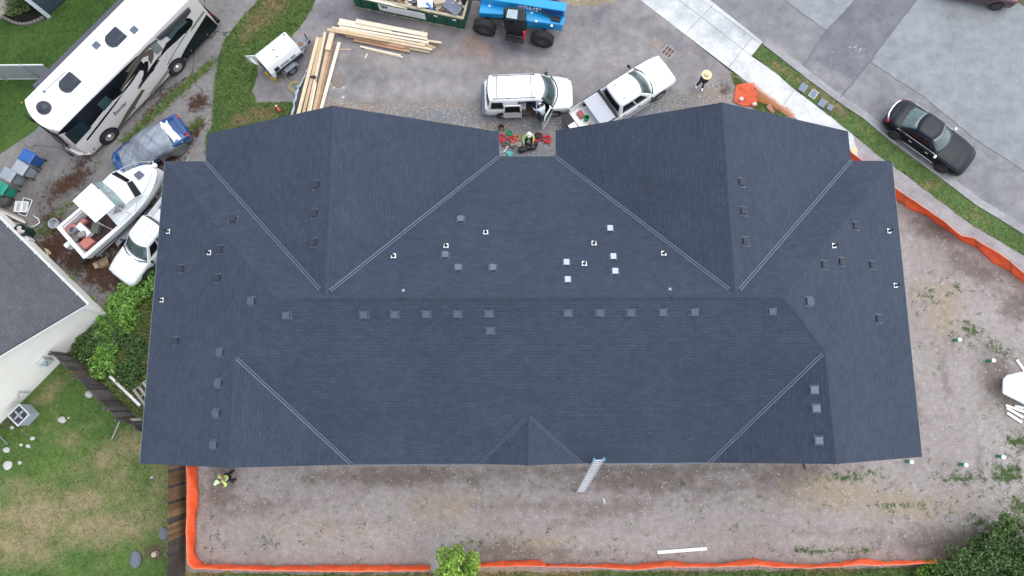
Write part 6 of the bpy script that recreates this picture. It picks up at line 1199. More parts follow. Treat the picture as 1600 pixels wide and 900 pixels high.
for (x, y), lb in (((110, 438), 'spiky green weed growing by the white wall below the boat'), ((143, 469), 'small weed at the foot of the white house wall')):
    p = P(x, y, .1); o = single(M().blob((p.x, p.y, .03), (.05, .05, .04), 1), 'weed', LF2, lb, 'weed'); r_ = []; m = M()
    for k in range(26): a = k*2.4; l = random.uniform(.18, .34); w = .02; d = Vector((math.cos(a), math.sin(a), 0)); s = Vector((-d.y, d.x, 0)); q = Vector((p.x, p.y, .03)); m.add([q-s*w, q+s*w, q+d*l*.6+s*w*1.6+Vector((0, 0, .14)), q+d*l+Vector((0, 0, .08)), q+d*l*.6-s*w*1.6+Vector((0, 0, .14))], [(0, 1, 2, 3, 4)])
    m.build('leaf_tuft', LF1, o, world=True)
# ---- fences
WF = [mat('weathered grey plank', (.105, .092, .088), .9, .3, 3, island=.35), mat('brown plank', (.20, .115, .055), .85, .3, 3, island=.3), mat('dark plank', (.07, .052, .048), .9, .3, 3, island=.3)]
FS = -1
def wood_fence(pts, h, label, mi_fn, nm='wooden_fence'):
    o = thing(nm, label, 'fence', tuple(pts[0])); m = M(); pm = M(); rm = M(); t0 = 0; tot = sum((pts[i+1]-pts[i]).length for i in range(len(pts)-1)); posts = []
    for i in range(len(pts)-1):
        a, b = pts[i], pts[i+1]; d = (b-a).normalized(); L_ = (b-a).length; n = int(L_/.15); n_ = Vector((-d.y, d.x, 0)); ag = math.atan2(d.y, d.x)
        for k in range(n): q = a+d*((k+.5)*L_/n); hh = h+random.uniform(-.04, .04); m.box(q+n_*random.uniform(-.008, .008)+Vector((0, 0, hh/2+.02)), (L_/n-.012, .022, hh), ag, mi_fn((t0+k*L_/n)/tot))
        for z in (.35, h*.55, h-.25): c_ = (a+b)/2+n_*.04*FS; rm.box(c_+Vector((0, 0, z)), (L_, .045, .09), ag)
        for k in range(int(L_/2.3)+1): q = a+d*(k*2.3+.1)+n_*.11*FS; posts.append((q, ag))
        t0 += L_
    m.build('panel', WF, o, world=True); rm.build('rail', WF[0], o, world=True)
    for q, ag in posts: pm = M(); pm.box(q+Vector((0, 0, (h+.05)/2)), (.09, .09, h+.05), ag); pm.build('post', WF[0], o, world=True)
    return o
wood_fence([P(113, 552), P(150, 588), P(212, 650)], 1.8, 'weathered grey plank fence running down from the white house corner', lambda t: 1 if .30 < t < .335 else random.choice((0, 0, 0, 2)))
wood_fence([P(211, 651), P(240, 664), P(258, 680)], 1.8, 'short dark plank fence section running under the building eave', lambda t: random.choice((0, 2, 2)))
wood_fence([P(289, 700), P(291, 800), P(290, 850), P(288, 960)], 1.8, 'brown plank fence beside the orange fabric at the bottom left', lambda t: 2 if t > .55 and random.random() < .8 else 1 if random.random() < .75 else 2)
m = M(); a, b = P(188, 655, .8), P(175, 686, .05); m.tube([a, b], .035, 8); single(m, 'wood_prop', mat('grey prop', (.34, .31, .29), .8), 'grey wooden prop leaning against the plank fence', 'post')
m = M(); p = P(224, 664, .3); m.box((p.x, p.y, .5), (.9, .05, 1.0), rad(-48)); single(m, 'plywood_sheet', mat('pinkish panel', (.62, .55, .54), .7), 'pale pinkish sheet behind the fence at the building corner', 'sheet')
m = M(); a, b = P(172, 588, .15), P(219, 634, .15); m.tube([a, b], .085, 10); single(m, 'drain_pipe', WTR, 'long white drain pipe lying behind the plank fence', 'pipe', smooth=50)
p = P(227, 612, .3); o = thing('wood_pallet', 'small whitish pallet against the building above the drain pipe', 'pallet', (p.x, p.y, .12), rad(40))
for k in range(4): m = M(); m.box((-.45+.3*k, 0, .08), (.14, 1.1, .025)); m.build('slat', mat('pallet grey', (.34, .32, .29), .8, .2), o)
m = M(); [m.box((0, y, .03), (1.1, .06, .07)) for y in (-.5, 0, .5)]; m.build('stringer', MATS['pallet grey'], o)
# white vinyl fence
o = thing('panel_fence', 'pale grey panel fence meeting the motorhome at the left edge', 'fence', tuple(P(40, 125))); a, b = P(-60, 125, 0), P(100, 124, 0); d = (b-a).normalized(); ag = math.atan2(d.y, d.x); VF = mat('pale grey vinyl', (.34, .37, .38), .5, .05)
m = M(); n = int((b-a).length/.14)
for k in range(n): q = a+d*(k+.5)*.14; m.box(q+Vector((0, 0, .88)), (.134, .03, 1.64), ag)
m.build('panel', VF, o, world=True); m = M(); 
for z in (.12, 1.72): m.box((a+b)/2+Vector((0, 0, z)), ((b-a).length, .06, .10), ag)
m.build('rail', mat('white vinyl', (.62, .64, .64), .5), o, world=True)
for x in (-50, 12, 66): q = P(x, 125, 0); m = M(); m.box(q+Vector((0, 0, .9)), (.12, .12, 1.8), ag); m.build('post', VF, o, world=True)
# orange fabric fences
OR = mat('orange fabric', (.88, .11, .03), .6, .22, 2.2, bump=.5); STK = mat('wood stake', (.16, .12, .09), .9, .2)
def silt(base, top, label, h=.9, stakes=None, sub=5, slump=.06):
    Bp, Tp = [P(x, y, 0) for x, y in base], [P(x, y, h) for x, y in top]; o = thing('silt_fence', label, 'fence', tuple(Bp[0])); m = M(); rings = []; rr = random.Random(len(label)); n = len(Bp)
    for i in range(n-1):
        L_ = (Bp[i+1]-Bp[i]).length; k = max(2, int(L_/.22))
        for j in range(k if i < n-2 else k+1):
            t = j/k; b = Bp[i].lerp(Bp[i+1], t); tt = Tp[i].lerp(Tp[i+1], t); tt.z = h-slump*abs(math.sin(len(rings)*.45))-rr.uniform(0, .03); d = (tt-b); nn = Vector((-(Bp[i+1]-Bp[i]).y, (Bp[i+1]-Bp[i]).x, 0)).normalized()
            rings.append([b+d*(q/6)+nn*(.035*math.sin(len(rings)*.9+q*1.1)+.02*math.sin(len(rings)*2.3))*(1-(q/6)**4)+nn*(.10*math.sin(PI*q/6)) for q in range(7)])
    vs = [v for r_ in rings for v in r_]; m.add(vs, [(i*7+j, (i+1)*7+j, (i+1)*7+j+1, i*7+j+1) for i in range(len(rings)-1) for j in range(6)]); f = m.build('fabric', OR, o, world=True, smooth=True); s = f.modifiers.new('s', 'SOLIDIFY'); s.thickness = .008
    m = M(); m.tube([r_[6]+Vector((0, 0, .012)) for r_ in rings], .014, 5); m.build('top_cord', mat('faded orange hem', (.85, .30, .18), .6), o, world=True)
    for i in (stakes if stakes is not None else range(0, len(rings), 9)):
        b = rings[min(i, len(rings)-1)][0]; t = rings[min(i, len(rings)-1)][6]; m = M(); m.tube([b, t+(t-b)*.10], .022, 4); m.build('stake', STK, o, world=True)
silt([(307, 728), (311, 770), (306, 820), (305, 858), (309, 872), (320, 882), (420, 885), (560, 883), (672, 884)], [(291, 727), (292, 770), (290.5, 820), (291, 868), (293, 881), (302, 889), (420, 892), (560, 893.5), (672, 892)], 'orange fabric fence bent round the bottom left corner of the dirt lot')
silt([(738, 881), (770, 878), (805, 876), (835, 874), (850, 880)], [(738, 886.5), (770, 886), (805, 885.5), (835, 885), (853, 885)], 'short orange fabric fence between the young tree and the flattened stretch')
silt([(853, 883), (900, 884), (950, 882), (990, 883), (1045, 876), (1075, 881), (1120, 882), (1180, 873), (1210, 879), (1260, 884), (1310, 881), (1345, 872), (1380, 878), (1445, 877), (1500, 878)], [(853, 886), (900, 886.5), (950, 888), (990, 891), (1045, 886), (1075, 886.5), (1120, 886), (1180, 884), (1210, 886.5), (1260, 888), (1310, 886), (1345, 883), (1380, 884), (1445, 881), (1500, 880)], 'long orange fabric fence along the bottom edge of the dirt lot', .8)
silt([(1322, 243), (1345, 262), (1397, 311), (1425, 328), (1450, 339), (1480, 361), (1503, 376), (1520, 384), (1550, 409), (1580, 427), (1600, 441), (1680, 500)], [(1327, 235), (1352, 253), (1398, 292), (1425, 311), (1450, 327), (1480, 349), (1503, 368), (1520, 371), (1550, 388), (1580, 408), (1600, 426), (1680, 485)], 'orange fabric fence along the old sidewalk at the right')
# loose orange mesh on the corner
def flatcloth(px, z0, name, label, mt, bump_=.08, cell=.16, seed=1, cat='mesh'):
    pts = rough_edge(Pp(px), .3, .04, seed); rr = random.Random(seed); xs = [p.x for p in pts]; ys = [p.y for p in pts]; cos = [Vector(p) for p in pts]; n = len(cos); x = min(xs)
    while x < max(xs):
        y = min(ys)
        while y < max(ys):
            if inside(x, y, pts): cos.append(Vector((x+rr.uniform(-.03, .03), y+rr.uniform(-.03, .03))))
            y += cell
        x += cell
    vs, es, fs, *_ = delaunay_2d_cdt(cos, [(i, (i+1) % n) for i in range(n)], [], 1, 1e-4); m = M(); m.add([(v.x, v.y, z0+bump_*rr.random()) for v in vs], fs); o = single(m, name, mt, label, cat, smooth=True); s = o.modifiers.new('s', 'SOLIDIFY'); s.thickness = .01; return o
def mesh_mat(name, col, s, dens):
    m, t, b, new, lk = nodes(name); co = new('ShaderNodeTexCoord').outputs['Object']; b.inputs['Base Color'].default_value = col+(1,); b.inputs['Roughness'].default_value = .6
    w = new('ShaderNodeTexBrick'); w.inputs['Scale'].default_value = s; w.offset = 0; w.inputs['Brick Width'].default_value = .5; w.inputs['Row Height'].default_value = .5; w.inputs['Mortar Size'].default_value = dens; w.inputs['Mortar Smooth'].default_value = 0; lk(co, w.inputs['Vector']); lk(w.outputs['Fac'], b.inputs['Alpha']); return m
OM = mesh_mat('orange mesh', (.80, .12, .04), 9, .11); OM2 = mesh_mat('faded orange mesh', (.62, .20, .06), 9, .06)
flatcloth([(1149, 134), (1178, 131), (1181, 150), (1182, 168), (1160, 168), (1146, 160)], .05, 'orange_mesh', 'heap of bright orange mesh netting lying on the gravel corner', OM, .16)
flatcloth([(1178, 132), (1200, 150), (1222, 165), (1243, 180), (1236, 186), (1205, 168), (1182, 160)], .06, 'orange_netting', 'see-through orange netting strip along the edge of the sidewalk', OM2, .12, seed=3)
for (x, y), lb in (((1158, 155), 'white stone on the orange mesh heap'), ((1178.5, 163), 'tan stone at the right side of the orange mesh heap')): p = P(x, y, .2); single(M().blob((0, 0, .06), (.13, .11, .08), x, .15), 'stone', mat('pale stone', (.6, .55, .48), .8, .1, 5), lb, 'stone', loc=(p.x, p.y, .17), world=False, smooth=True)
m = M(); p = P(1206, 170, .15); m.poly([P(1197, 167, .15), P(1204, 161, .25), P(1211, 175, .12), P(1207, 177, .05)], .02); single(m, 'cardboard_flap', mat('reddish card', (.42, .20, .13), .8), 'folded reddish card leaning on the orange netting', 'card')
m = M(); p = P(1132, 138, .1); rr = random.Random(5)
for _ in range(60): a = rr.uniform(0, 6.3); r_ = rr.random()**.6*.38; q = Vector((p.x+r_*math.cos(a), p.y+r_*math.sin(a), .03)); e = q+Vector((rr.uniform(-.2, .2), rr.uniform(-.2, .2), rr.uniform(0, .15))); m.tube([q, e], .008, 4)
single(m, 'twig_pile', mat('dry twig', (.13, .10, .08), .9), 'small heap of dry twigs on the gravel near the orange mesh', 'twigs')
# ---- wheelie bins
def bin_(px, ang, col, label):
    p = P(*px, 1.02); o = thing('wheelie_bin', label, 'bin', (p.x, p.y, .01), ang, 'wheelie bins standing in a row'); mt = mat('bin %s' % (col,), col, .5, .12, 3); dk = tuple(c*.55 for c in col)
    m = M(); m.loft([[Vector((sx*a, sy*b, z)) for sx, sy in ((-1, -1), (1, -1), (1, 1), (-1, 1))] for a, b, z in ((.24, .22, .05), (.34, .29, .92), (.37, .32, .95))]); m.build('body', mt, o, bevel=.03)
    m = M(); m.loft([[Vector((sx*a+.02, sy*b, z)) for sx, sy in ((-1, -1), (1, -1), (1, 1), (-1, 1))] for a, b, z in ((.40, .34, .96), (.40, .34, 1.0), (.30, .27, 1.05))]); m.build('lid', mt, o, bevel=.02)
    m = M(); m.tube([(-.44, -.26, .97), (-.44, .26, .97)], .02, 6); m.build('handle', PLB, o)
    for y in (-.27, .27): m = M(); m.lathe((-.26, y, .11), [(.001, -.03), (.11, -.03), (.11, .03), (.001, .03)], 14, 'Y'); m.build('wheel', PLB, o)
bin_((42, 244), rad(152), (.02, .10, .34), 'blue wheelie bin at the upper end of the row of bins'); bin_((31, 262), rad(152), (.30, .33, .37), 'lighter grey wheelie bin next to the blue bin'); bin_((11.5, 273), rad(152), (.27, .30, .33), 'grey wheelie bin next to the green bin'); bin_((-1, 293), rad(152), (.01, .25, .16), 'green wheelie bin cut by the left edge')
m = M(); p = P(5, 312, .4); m.lathe((p.x, p.y, .01), [(.001, 0), (.30, .05), (.36, .35), (.33, .50), (.10, .60), (.001, .62)], 22); single(m, 'kettle_grill', mat('sooty metal', (.07, .068, .062), .6, .3, 5), 'round dark sooty kettle grill below the green bin', 'grill', smooth=40)
m = M(); c_ = P(40, 322, .05); A_ = [P(37, 309, .05), P(50.5, 313, .05), P(40.5, 338, .05), P(29, 334, .05)]
for i in range(4): m.tube([A_[i], A_[(i+1) % 4]], .022, 4)
o = single(m, 'window_screen', WTR, 'white framed insect screen lying on the driveway', 'screen'); m = M(); m.poly([q+Vector((0, 0, -.02)) for q in A_], .004); m.build('mesh', mat('screen mesh', (.08, .085, .09), .8), o, world=True)
p = P(33, 323, .15); o = thing('plastic_tray', 'white two-compartment plastic tray on top of the window screen', 'tray', (p.x, p.y, .08), rad(-3)); m = M(); m.box((0, 0, .02), (.72, .62, .03)); [m.box((0, s*.29, .07), (.72, .04, .10)) for s in (-1, 1)]; [m.box((s*.34, 0, .068), (.04, .54, .10)) for s in (-1, 0, 1)]; m.build('tray', WTR, o, bevel=.015); m = M(); [m.box((s*.17, 0, .04), (.24, .46, .012)) for s in (-1, 1)]; m.build('inset', mat('tray grey', (.42, .43, .44), .5), o)
for i, (a, b, k) in enumerate((((-6, 322), (38, 344), 0), ((-6, 326), (40, 348), 1), ((-6, 331), (43, 350), 2), ((-8, 338), (34, 352), 0), ((-8, 344), (26, 353), 1), ((-6, 349), (18, 358), 2))):
    board(a, b, .11, .05, .04+.02*(i % 2), [mat('grey old board', (.33, .29, .26), .85, .2, 5), mat('white old board', (.66, .64, .60), .7, .1, 5), mat('brown old board', (.20, .15, .12), .85, .2, 5)][k], ['uppermost long grey board in the pile at the left edge', 'white painted board second from the top of the left edge pile', 'brown board in the middle of the pile at the left edge', 'grey board below the middle of the left edge pile', 'white board near the bottom of the left edge pile', 'lowest brown board of the pile at the left edge'][i], 'old boards piled at the left edge')
p = P(33, 360, .7); o = thing('barrel', 'dark green barrel full of rubbish beside the white house', 'barrel', (p.x, p.y, .01)); m = M(); m.lathe((0, 0, 0), [(.001, 0), (.30, 0), (.33, .2), (.30, .4), (.33, .6), (.33, .82), (.29, .82), (.28, .6), (.001, .6)], 24); m.build('drum', mat('barrel green', (.012, .04, .035), .4, .2), o, smooth=40)
m = M(); rr = random.Random(8); [m.blob((rr.uniform(-.16, .16), rr.uniform(-.16, .16), .72+rr.uniform(0, .12)), (.13, .10, .09), k, .25, 6) for k in range(6)]; o2 = single(m, 'rubbish', [mat('pale rubbish', (.62, .58, .54), .8, .3, 6)], 'crumpled pale rubbish in the dark green barrel', 'rubbish', loc=(0, 0, 0), world=False, smooth=True); o2.location = o.location
onb = lambda: None
m = M(); p = P(86, 350, .25); m.lathe((0, 0, 0), [(.001, 0), (.20, 0), (.27, .36), (.29, .36), (.29, .40), (.25, .40), (.20, .06), (.001, .06)], 24); single(m, 'bucket', mat('grey bucket', (.38, .40, .44), .5, .1), 'grey bucket on the driveway at the stern of the boat', 'bucket', loc=(p.x, p.y, .01), world=False, smooth=40)
p = P(160, 411, .2); o = thing('cardboard_box', 'torn open cardboard box in front of the white pickup', 'cardboard box', (p.x, p.y, .01), .5); CB = mat('cardboard', (.42, .31, .21), .9, .15, 4); m = M(); m.box((0, 0, .02), (.45, .38, .02)); [m.box((s*.22, 0, .16), (.012, .38, .28)) for s in (-1, 1)]; [m.box((0, s*.185, .16), (.43, .012, .28)) for s in (-1, 1)]; m.build('box', CB, o)
for s, a in ((-1, .5), (1, -.7)): m = M(); m.box((s*.32, 0, .30), (.22, .36, .01), ry=a); m.build('flap', CB, o)
m = M(); p = P(40, 377, .3); m.box((p.x, p.y, .3), (.6, .45, .5), rad(48)); single(m, 'white_cabinet', WTR, 'small white cabinet against the house wall below the barrel', 'cabinet', bevel=.02)
m = M(); a, b = P(70, 388, .1), P(80, 410, .1); m.tube([a, b], .025, 6); m.tube([b, P(66, 414, .1)], .02, 6); single(m, 'thin_pole', mat('pale pole', (.6, .58, .54), .6), 'thin pale pole lying on the ground near the house wall', 'pole')
m = M(); pts = [P(52, 337, .05), P(60, 342, .05), P(62, 348, .05), P(55, 353, .05), P(44, 356, .05)]; m.tube(pts, .03, 6); single(m, 'white_hose', WTR, 'curved white hose beside the board pile', 'hose', smooth=True)
m = M(); p = P(66, 399, .1); rr = random.Random(4); [m.box((p.x+rr.uniform(-.4, .4), p.y+rr.uniform(-.3, .3), .04+.02*k), (.35, .12, .03), rr.uniform(0, 3)) for k in range(6)]; single(m, 'scrap_wood', WOODS[2], 'few tan scrap wood pieces by the house wall', 'wood')
m = M(); m.poly([P(84, 420, .25), P(102, 432, .25), P(106, 435, .05), P(80, 422, .05)], .03); single(m, 'white_sheet', WTR, 'white sheet leaning along the house wall below the boat', 'sheet')
# ---- AC unit
p = P(38, 648, .5); p2 = P(31, 641, .85); o = thing('air_conditioner', 'grey air conditioning unit standing beside the white house', 'air conditioner', (P(29.5, 648.5, .85).x, P(29.5, 648.5, .85).y, 0), rad(48)); G_ = mat('condenser grey', (.30, .34, .38), .5, .1)
m = M()
for k in range(9): m.loft([[Vector((sx*.40, sy*.40, z)) for sx, sy in ((-1, -1), (1, -1), (1, 1), (-1, 1))] for z in (.08+k*.085, .12+k*.085)])
m.build('louvre', G_, o, bevel=.02); m = M(); m.box((0, 0, .44), (.74, .74, .80)); m.build('coil', mat('coil dark', (.08, .09, .10), .7), o)
m = M(); [m.box((0, s*.39, .87), (.84, .07, .05)) for s in (-1, 1)]; [m.box((s*.39, 0, .869), (.07, .71, .05)) for s in (-1, 1)]; m.build('top_frame', mat('condenser rim', (.58, .62, .64), .4), o, bevel=.02)
m = M(); m.lathe((0, 0, .845), [(.001, 0), (.34, 0), (.34, .01), (.001, .01)], 24); m.build('grille', mat('fan dark', (.03, .03, .035), .6, .4, 12), o); m = M(); [m.box((.16*math.cos(a), .16*math.sin(a), .865), (.28, .10, .01), a) for a in (0, 1.57, 3.14, 4.71)]; m.lathe((0, 0, .86), [(.001, 0), (.08, 0), (.07, .05), (.001, .05)], 14); m.build('fan', G_, o)
# ---- stones on the lawn
ST = mat('lawn stone', (.42, .40, .38), .85, .2, 5, bump=.4); SD = mat('slate stone', (.12, .13, .155), .8, .15, 4, bump=.3); SWt = mat('chalk stone', (.46, .46, .45), .8, .15, 6, bump=.3)
for i, ((x, y), r_, mt, lb) in enumerate([((139, 616), (.22, .2, .12), ST, 'grey stone on the lawn beside the plank fence'), ((97, 656), (.22, .18, .12), ST, 'grey stone on the lawn right of the air conditioner'), ((107, 653), (.06, .06, .04), SWt, 'tiny white stone next to the grey stone on the lawn'), ((51, 685), (.13, .11, .08), SWt, 'small white stone uppermost of the group below the air conditioner'), ((44, 697), (.13, .10, .08), SWt, 'small white stone second lowest of the group on the lawn'), ((33, 695), (.09, .09, .06), SWt, 'smallest white stone of the group on the lawn'), ((10, 703), (.20, .14, .12), SWt, 'large white stone at the left edge of the lawn'), ((12, 727), (.26, .22, .10), SWt, 'broad pale broken stone lowest at the left edge'), ((31, 723), (.12, .10, .07), ST, 'small pinkish stone right of the broad broken one'), ((19, 668), (.12, .09, .07), SWt, 'small pale stone close below the air conditioner'), ((256, 834), (.26, .33, .14), SD, 'dark slate stone touching the brown plank fence'), ((212, 874), (.28, .46, .16), SD, 'largest dark slate boulder near the bottom edge'), ((157, 649), (.0, .0, 0), None, '')]):
    if mt is None: continue
    p = P(x, y, r_[2]*.6); single(M().blob((0, 0, r_[2]*.55), r_, i+3, .14, 9), 'stone', mt, lb, 'stone', 'stones on the back lawn', loc=(p.x, p.y, .0), world=False, smooth=50)
p = P(242, 866, .1); m = M(); m.lathe((0, 0, 0), [(.001, 0), (.16, 0), (.13, .22), (.001, .22)], 12); single(m, 'tree_stump', mat('stump', (.40, .33, .27), .9, .3, 9, bump=.5), 'small pale tree stump in the weedy spot by the brown fence', 'stump', loc=(p.x, p.y, .01), world=False)
m = M(); m.box((*P(237, 746, .05)[:2], .05), (.12, .10, .04)); single(m, 'litter_scrap', mat('pale blue scrap', (.35, .45, .6), .7), 'tiny pale blue scrap on the back lawn', 'litter')
m = M(); m.tube([P(-4, 678, .2), P(12, 694, .2)], .04, 6); single(m, 'metal_bar', GRYM, 'grey bar sticking in from the left edge over the lawn', 'bar')
# ---- ladder
a, b = P(907, 769, 0), P(936, 718, 6.3); sx = Vector((1, .06, 0)).normalized(); o = thing('extension_ladder', 'silver extension ladder leaning against the building eave', 'ladder', tuple(a)); ALU = mat('aluminium', (.42, .44, .47), .35, .05, 3, metal=.3); d = (b-a)
for s in (-1, 1): m = M(); q = sx*(.22*s); m.tube([a+q, b+q], .035, 4); m.build('side_rail', ALU, o, world=True)
for s in (-1, 1): m = M(); q = sx*(.19*s); off = Vector((0, .05, .02)); m.tube([a+q+d*.42+off, b+q+off], .03, 4); m.build('fly_rail', ALU, o, world=True)
n = 20
for k in range(n): q = a+d*((k+.6)/n); m = M(); m.box(q, (.42, .05, .03), math.atan2(sx.y, sx.x)); m.build('rung', ALU, o, world=True)
for s in (-1, 1): m = M(); m.box(b+sx*(.22*s)+Vector((0, 0, .02)), (.08, .12, .12)); m.build('end_cap', mat('teal cap', (.02, .28, .36), .5), o, world=True)
# ---- standpipes
SG = mat('pipe green', (.012, .24, .16), .45, .1); 
for (x, y), lb in (((1490.5, 532), 'green standpipe with white cap uppermost in the dirt lot'), ((1543, 564), 'green standpipe with white cap left of the white bundle'), ((1416, 720.5), 'green standpipe with white cap at the building corner'), ((1499.5, 725.5), 'green standpipe with white cap middle one of the lower three'), ((1558, 712.5), 'green standpipe with white cap farthest right of the lower three')):
    p = P(x, y, 0); o = thing('standpipe', lb, 'pipe', (p.x, p.y, 0), 0, 'green standpipes in the dirt lot'); tl = Vector((random.uniform(-.02, .02), random.uniform(-.02, .02), .52)); m = M(); m.tube([(0, 0, 0), tl*.98], .085, 14); m.build('pipe', SG, o, smooth=50); m = M(); m.tube([tl*.9, tl], .10, 14); m.build('cap', WTR, o, smooth=50)
# ---- white bundle and boards at the right
p = P(1592, 611, .4); o = thing('wrapped_bundle', 'large white wrapped bundle at the right edge of the lot', 'bundle', (p.x, p.y, 0)); m = M(); pts = [P(x, y, .75) for x, y in ((1567, 592), (1573, 586), (1600, 580), (1640, 585), (1640, 640), (1600, 632), (1566, 615))]; lo = [P(x, y, 0) for x, y in ((1566, 594), (1574, 588), (1600, 583), (1636, 588), (1634, 636), (1598, 628), (1565, 611))]
hi = [(q-Vector((p.x, p.y, .75)))*.86+Vector((p.x, p.y, .84)) for q in pts]; m.loft([lo, pts, hi]); m.build('wrap', mat('white wrap', (.74, .79, .80), .5, .06, 2, bump=.5), o, world=True, bevel=.05)
for i, (a, b, lb) in enumerate((((1588, 562), (1602, 582), 'white board above the white bundle'), ((1571, 633), (1604, 645), 'white board directly below the white bundle'), ((1572, 637), (1598, 652), 'middle white board below the white bundle'), ((1573, 645), (1596, 660), 'lowest white board below the white bundle'), ((1585, 634), (1612, 641), 'short white board touching the white bundle'))): board(a, b, .13, .05, .02+.012*i, WTR, lb, 'white boards by the white bundle')
board((1027, 863), (1104, 857), .16, .05, .02, WTR, 'single long white board lying near the bottom of the dirt lot', 'white boards by the white bundle'); bpy.data.objects[-1] if 0 else None
m = M(); a, b = P(1256, 724, .05), P(1258, 733, .02); m.tube([a, b], .05, 6); single(m, 'downspout_end', PLB, 'short dark pipe end poking out below the eave', 'pipe')
board((1290, 730), (1298, 734), .04, .03, 0, STK, 'small dark stick on the dirt below the right gable', 'sticks on the dirt', name='stick'); board((943, 779), (945, 786), .05, .02, 0, WTR, 'small white scrap below the ladder', 'sticks on the dirt', name='wood_scrap')
m = M(); a = P(1334, 235, .02); m.box((a.x, a.y, .05), (.35, .30, .04), .5); single(m, 'cardboard_scrap', mat('pale yellow card', (.62, .52, .32), .8), 'pale yellow scrap on the sidewalk by the building corner', 'scrap')
# ---- things in the notch
def coil(px, r_, n, mt, label, nm, rad_=.018, eight=True, z=.05, seed=1):
    p = P(*px, z); rr = random.Random(seed); pts = []
    for k in range(n*14):
        a = k/14*2*PI; w = r_*(.75+.25*math.sin(k*.37)+rr.uniform(-.04, .04)); pts.append(Vector((p.x+(w*1.6*math.sin(a) if eight else w*math.cos(a)), p.y+(w*.75*math.sin(2*a)+rr.uniform(-.02, .02)-.05*math.sin(a) if eight else w*math.sin(a)), z+.03*math.sin(k*.6)+.0006*k)))
    m = M(); m.tube(pts, rad_, 6); return single(m, nm, mt, label, nm.replace('_', ' '), smooth=True)
RH = mat('red hose', (.62, .03, .035), .5, .1); coil((793, 217), .34, 9, RH, 'coiled red air hose left of the worker in the roof notch', 'air_hose', .02, True, .06, 2); coil((846, 217), .34, 9, RH, 'coiled red air hose right of the worker in the roof notch', 'air_hose', .02, True, .06, 3)
coil((796, 208), .16, 6, mat('green hose', (.01, .32, .12), .5), 'small coil of green hose above the left red hose', 'garden_hose', .018, False, .06, 4); coil((808, 215), .18, 7, mat('tan cord', (.45, .32, .16), .7), 'tan cord coil between the left red hose and the worker', 'cord', .014, False, .06, 5)
coil((794, 226), .26, 7, mat('brown rope', (.16, .13, .10), .8, .3), 'tangled brown ropes below the left red hose', 'rope', .02, True, .06, 6); coil((806, 225), .2, 5, mat('cream rope', (.62, .56, .50), .8, .2), 'cream rope bundle below the tan cord', 'rope_bundle', .018, True, .06, 7)
m = M(); pts = [P(x, y, .06) for x, y in ((787, 238), (790, 234), (792, 229), (797, 228))]; m.tube(pts, .03, 6); single(m, 'white_tube', WTR, 'bent white tube at the lower left of the notch', 'tube')
p = P(796, 240, .05); single(M().blob((0, 0, .05), (.22, .16, .06), 3, .25), 'teal_bag', mat('teal plastic', (.08, .42, .40), .5, .2), 'teal plastic bag at the bottom of the notch', 'bag', loc=(p.x, p.y, .03), world=False, smooth=True)
m = M(); [m.blob((x, y, .14), (a, b, .14), k, .25, 8) for k, (x, y, a, b) in enumerate(((-.35, -.12, .26, .20), (-.08, .02, .24, .24), (.18, .0, .22, .18), (.32, .20, .20, .17)))]; p = P(826, 231, .1); single(m, 'black_bag', mat('black plastic bag', (.012, .012, .016), .35, .3, 6, bump=.4), 'black plastic bags heaped at the feet of the worker in the notch', 'bag', loc=(p.x, p.y, .02), world=False, smooth=True)
m = M(); p = P(841, 213, .1); m.blob((0, 0, .09), (.30, .20, .10), 7, .2); single(m, 'dark_jacket', mat('dark jacket', (.05, .02, .025), .8, .3), 'dark crumpled jacket behind the right red hose', 'jacket', loc=(p.x, p.y, .02), world=False, smooth=True)
p = P(783, 199, .2); single(M().lathe((0, 0, 0), [(.001, 0), (.14, 0), (.17, .26), (.15, .26), (.12, .04), (.001, .04)], 18), 'brown_pail', mat('rusty pail', (.14, .07, .03), .7, .4), 'rusty brown pail at the top left of the notch', 'pail', loc=(p.x, p.y, .02), world=False); m = M(); m.tube([P(782, 204, .3), P(796, 192, .08)], .016, 6); single(m, 'wood_stick', WOODS[2], 'thin wooden stick lying across the rusty pail', 'stick')
# ============================================================ PEOPLE
SKIN = mat('skin', (.42, .24, .16), .6, .05); 
def skin_obj(name, J, edges, mt, par, lvl=2):
    ks = list(J); me = bpy.data.meshes.new(name); me.from_pydata([J[k][0] for k in ks], [(ks.index(a), ks.index(b)) for a, b in edges], []); o = bpy.data.objects.new(name, me); C.objects.link(o)
    s = o.modifiers.new('skin', 'SKIN'); s.use_smooth_shade = True; ly = me.skin_vertices[0] if me.skin_vertices else None
    if ly is None:
        bm = bmesh.new(); bm.from_mesh(me); bm.verts.layers.skin.verify(); bm.to_mesh(me); bm.free(); ly = me.skin_vertices[0]
    for i, k in enumerate(ks): r = J[k][1]; ly.data[i].radius = (r, r) if not isinstance(r, tuple) else r; ly.data[i].use_root = (i == 0)
    b = o.modifiers.new('sub', 'SUBSURF'); b.levels = lvl; b.render_levels = lvl; bpy.context.view_layer.update()
    m2 = bpy.data.meshes.new_from_object(o.evaluated_get(bpy.context.evaluated_depsgraph_get())); o.modifiers.clear(); o.data = m2; m2.materials.clear(); m2.materials.append(mt)
    m2.polygons.foreach_set('use_smooth', [True]*len(m2.polygons)); o.parent = par; return o
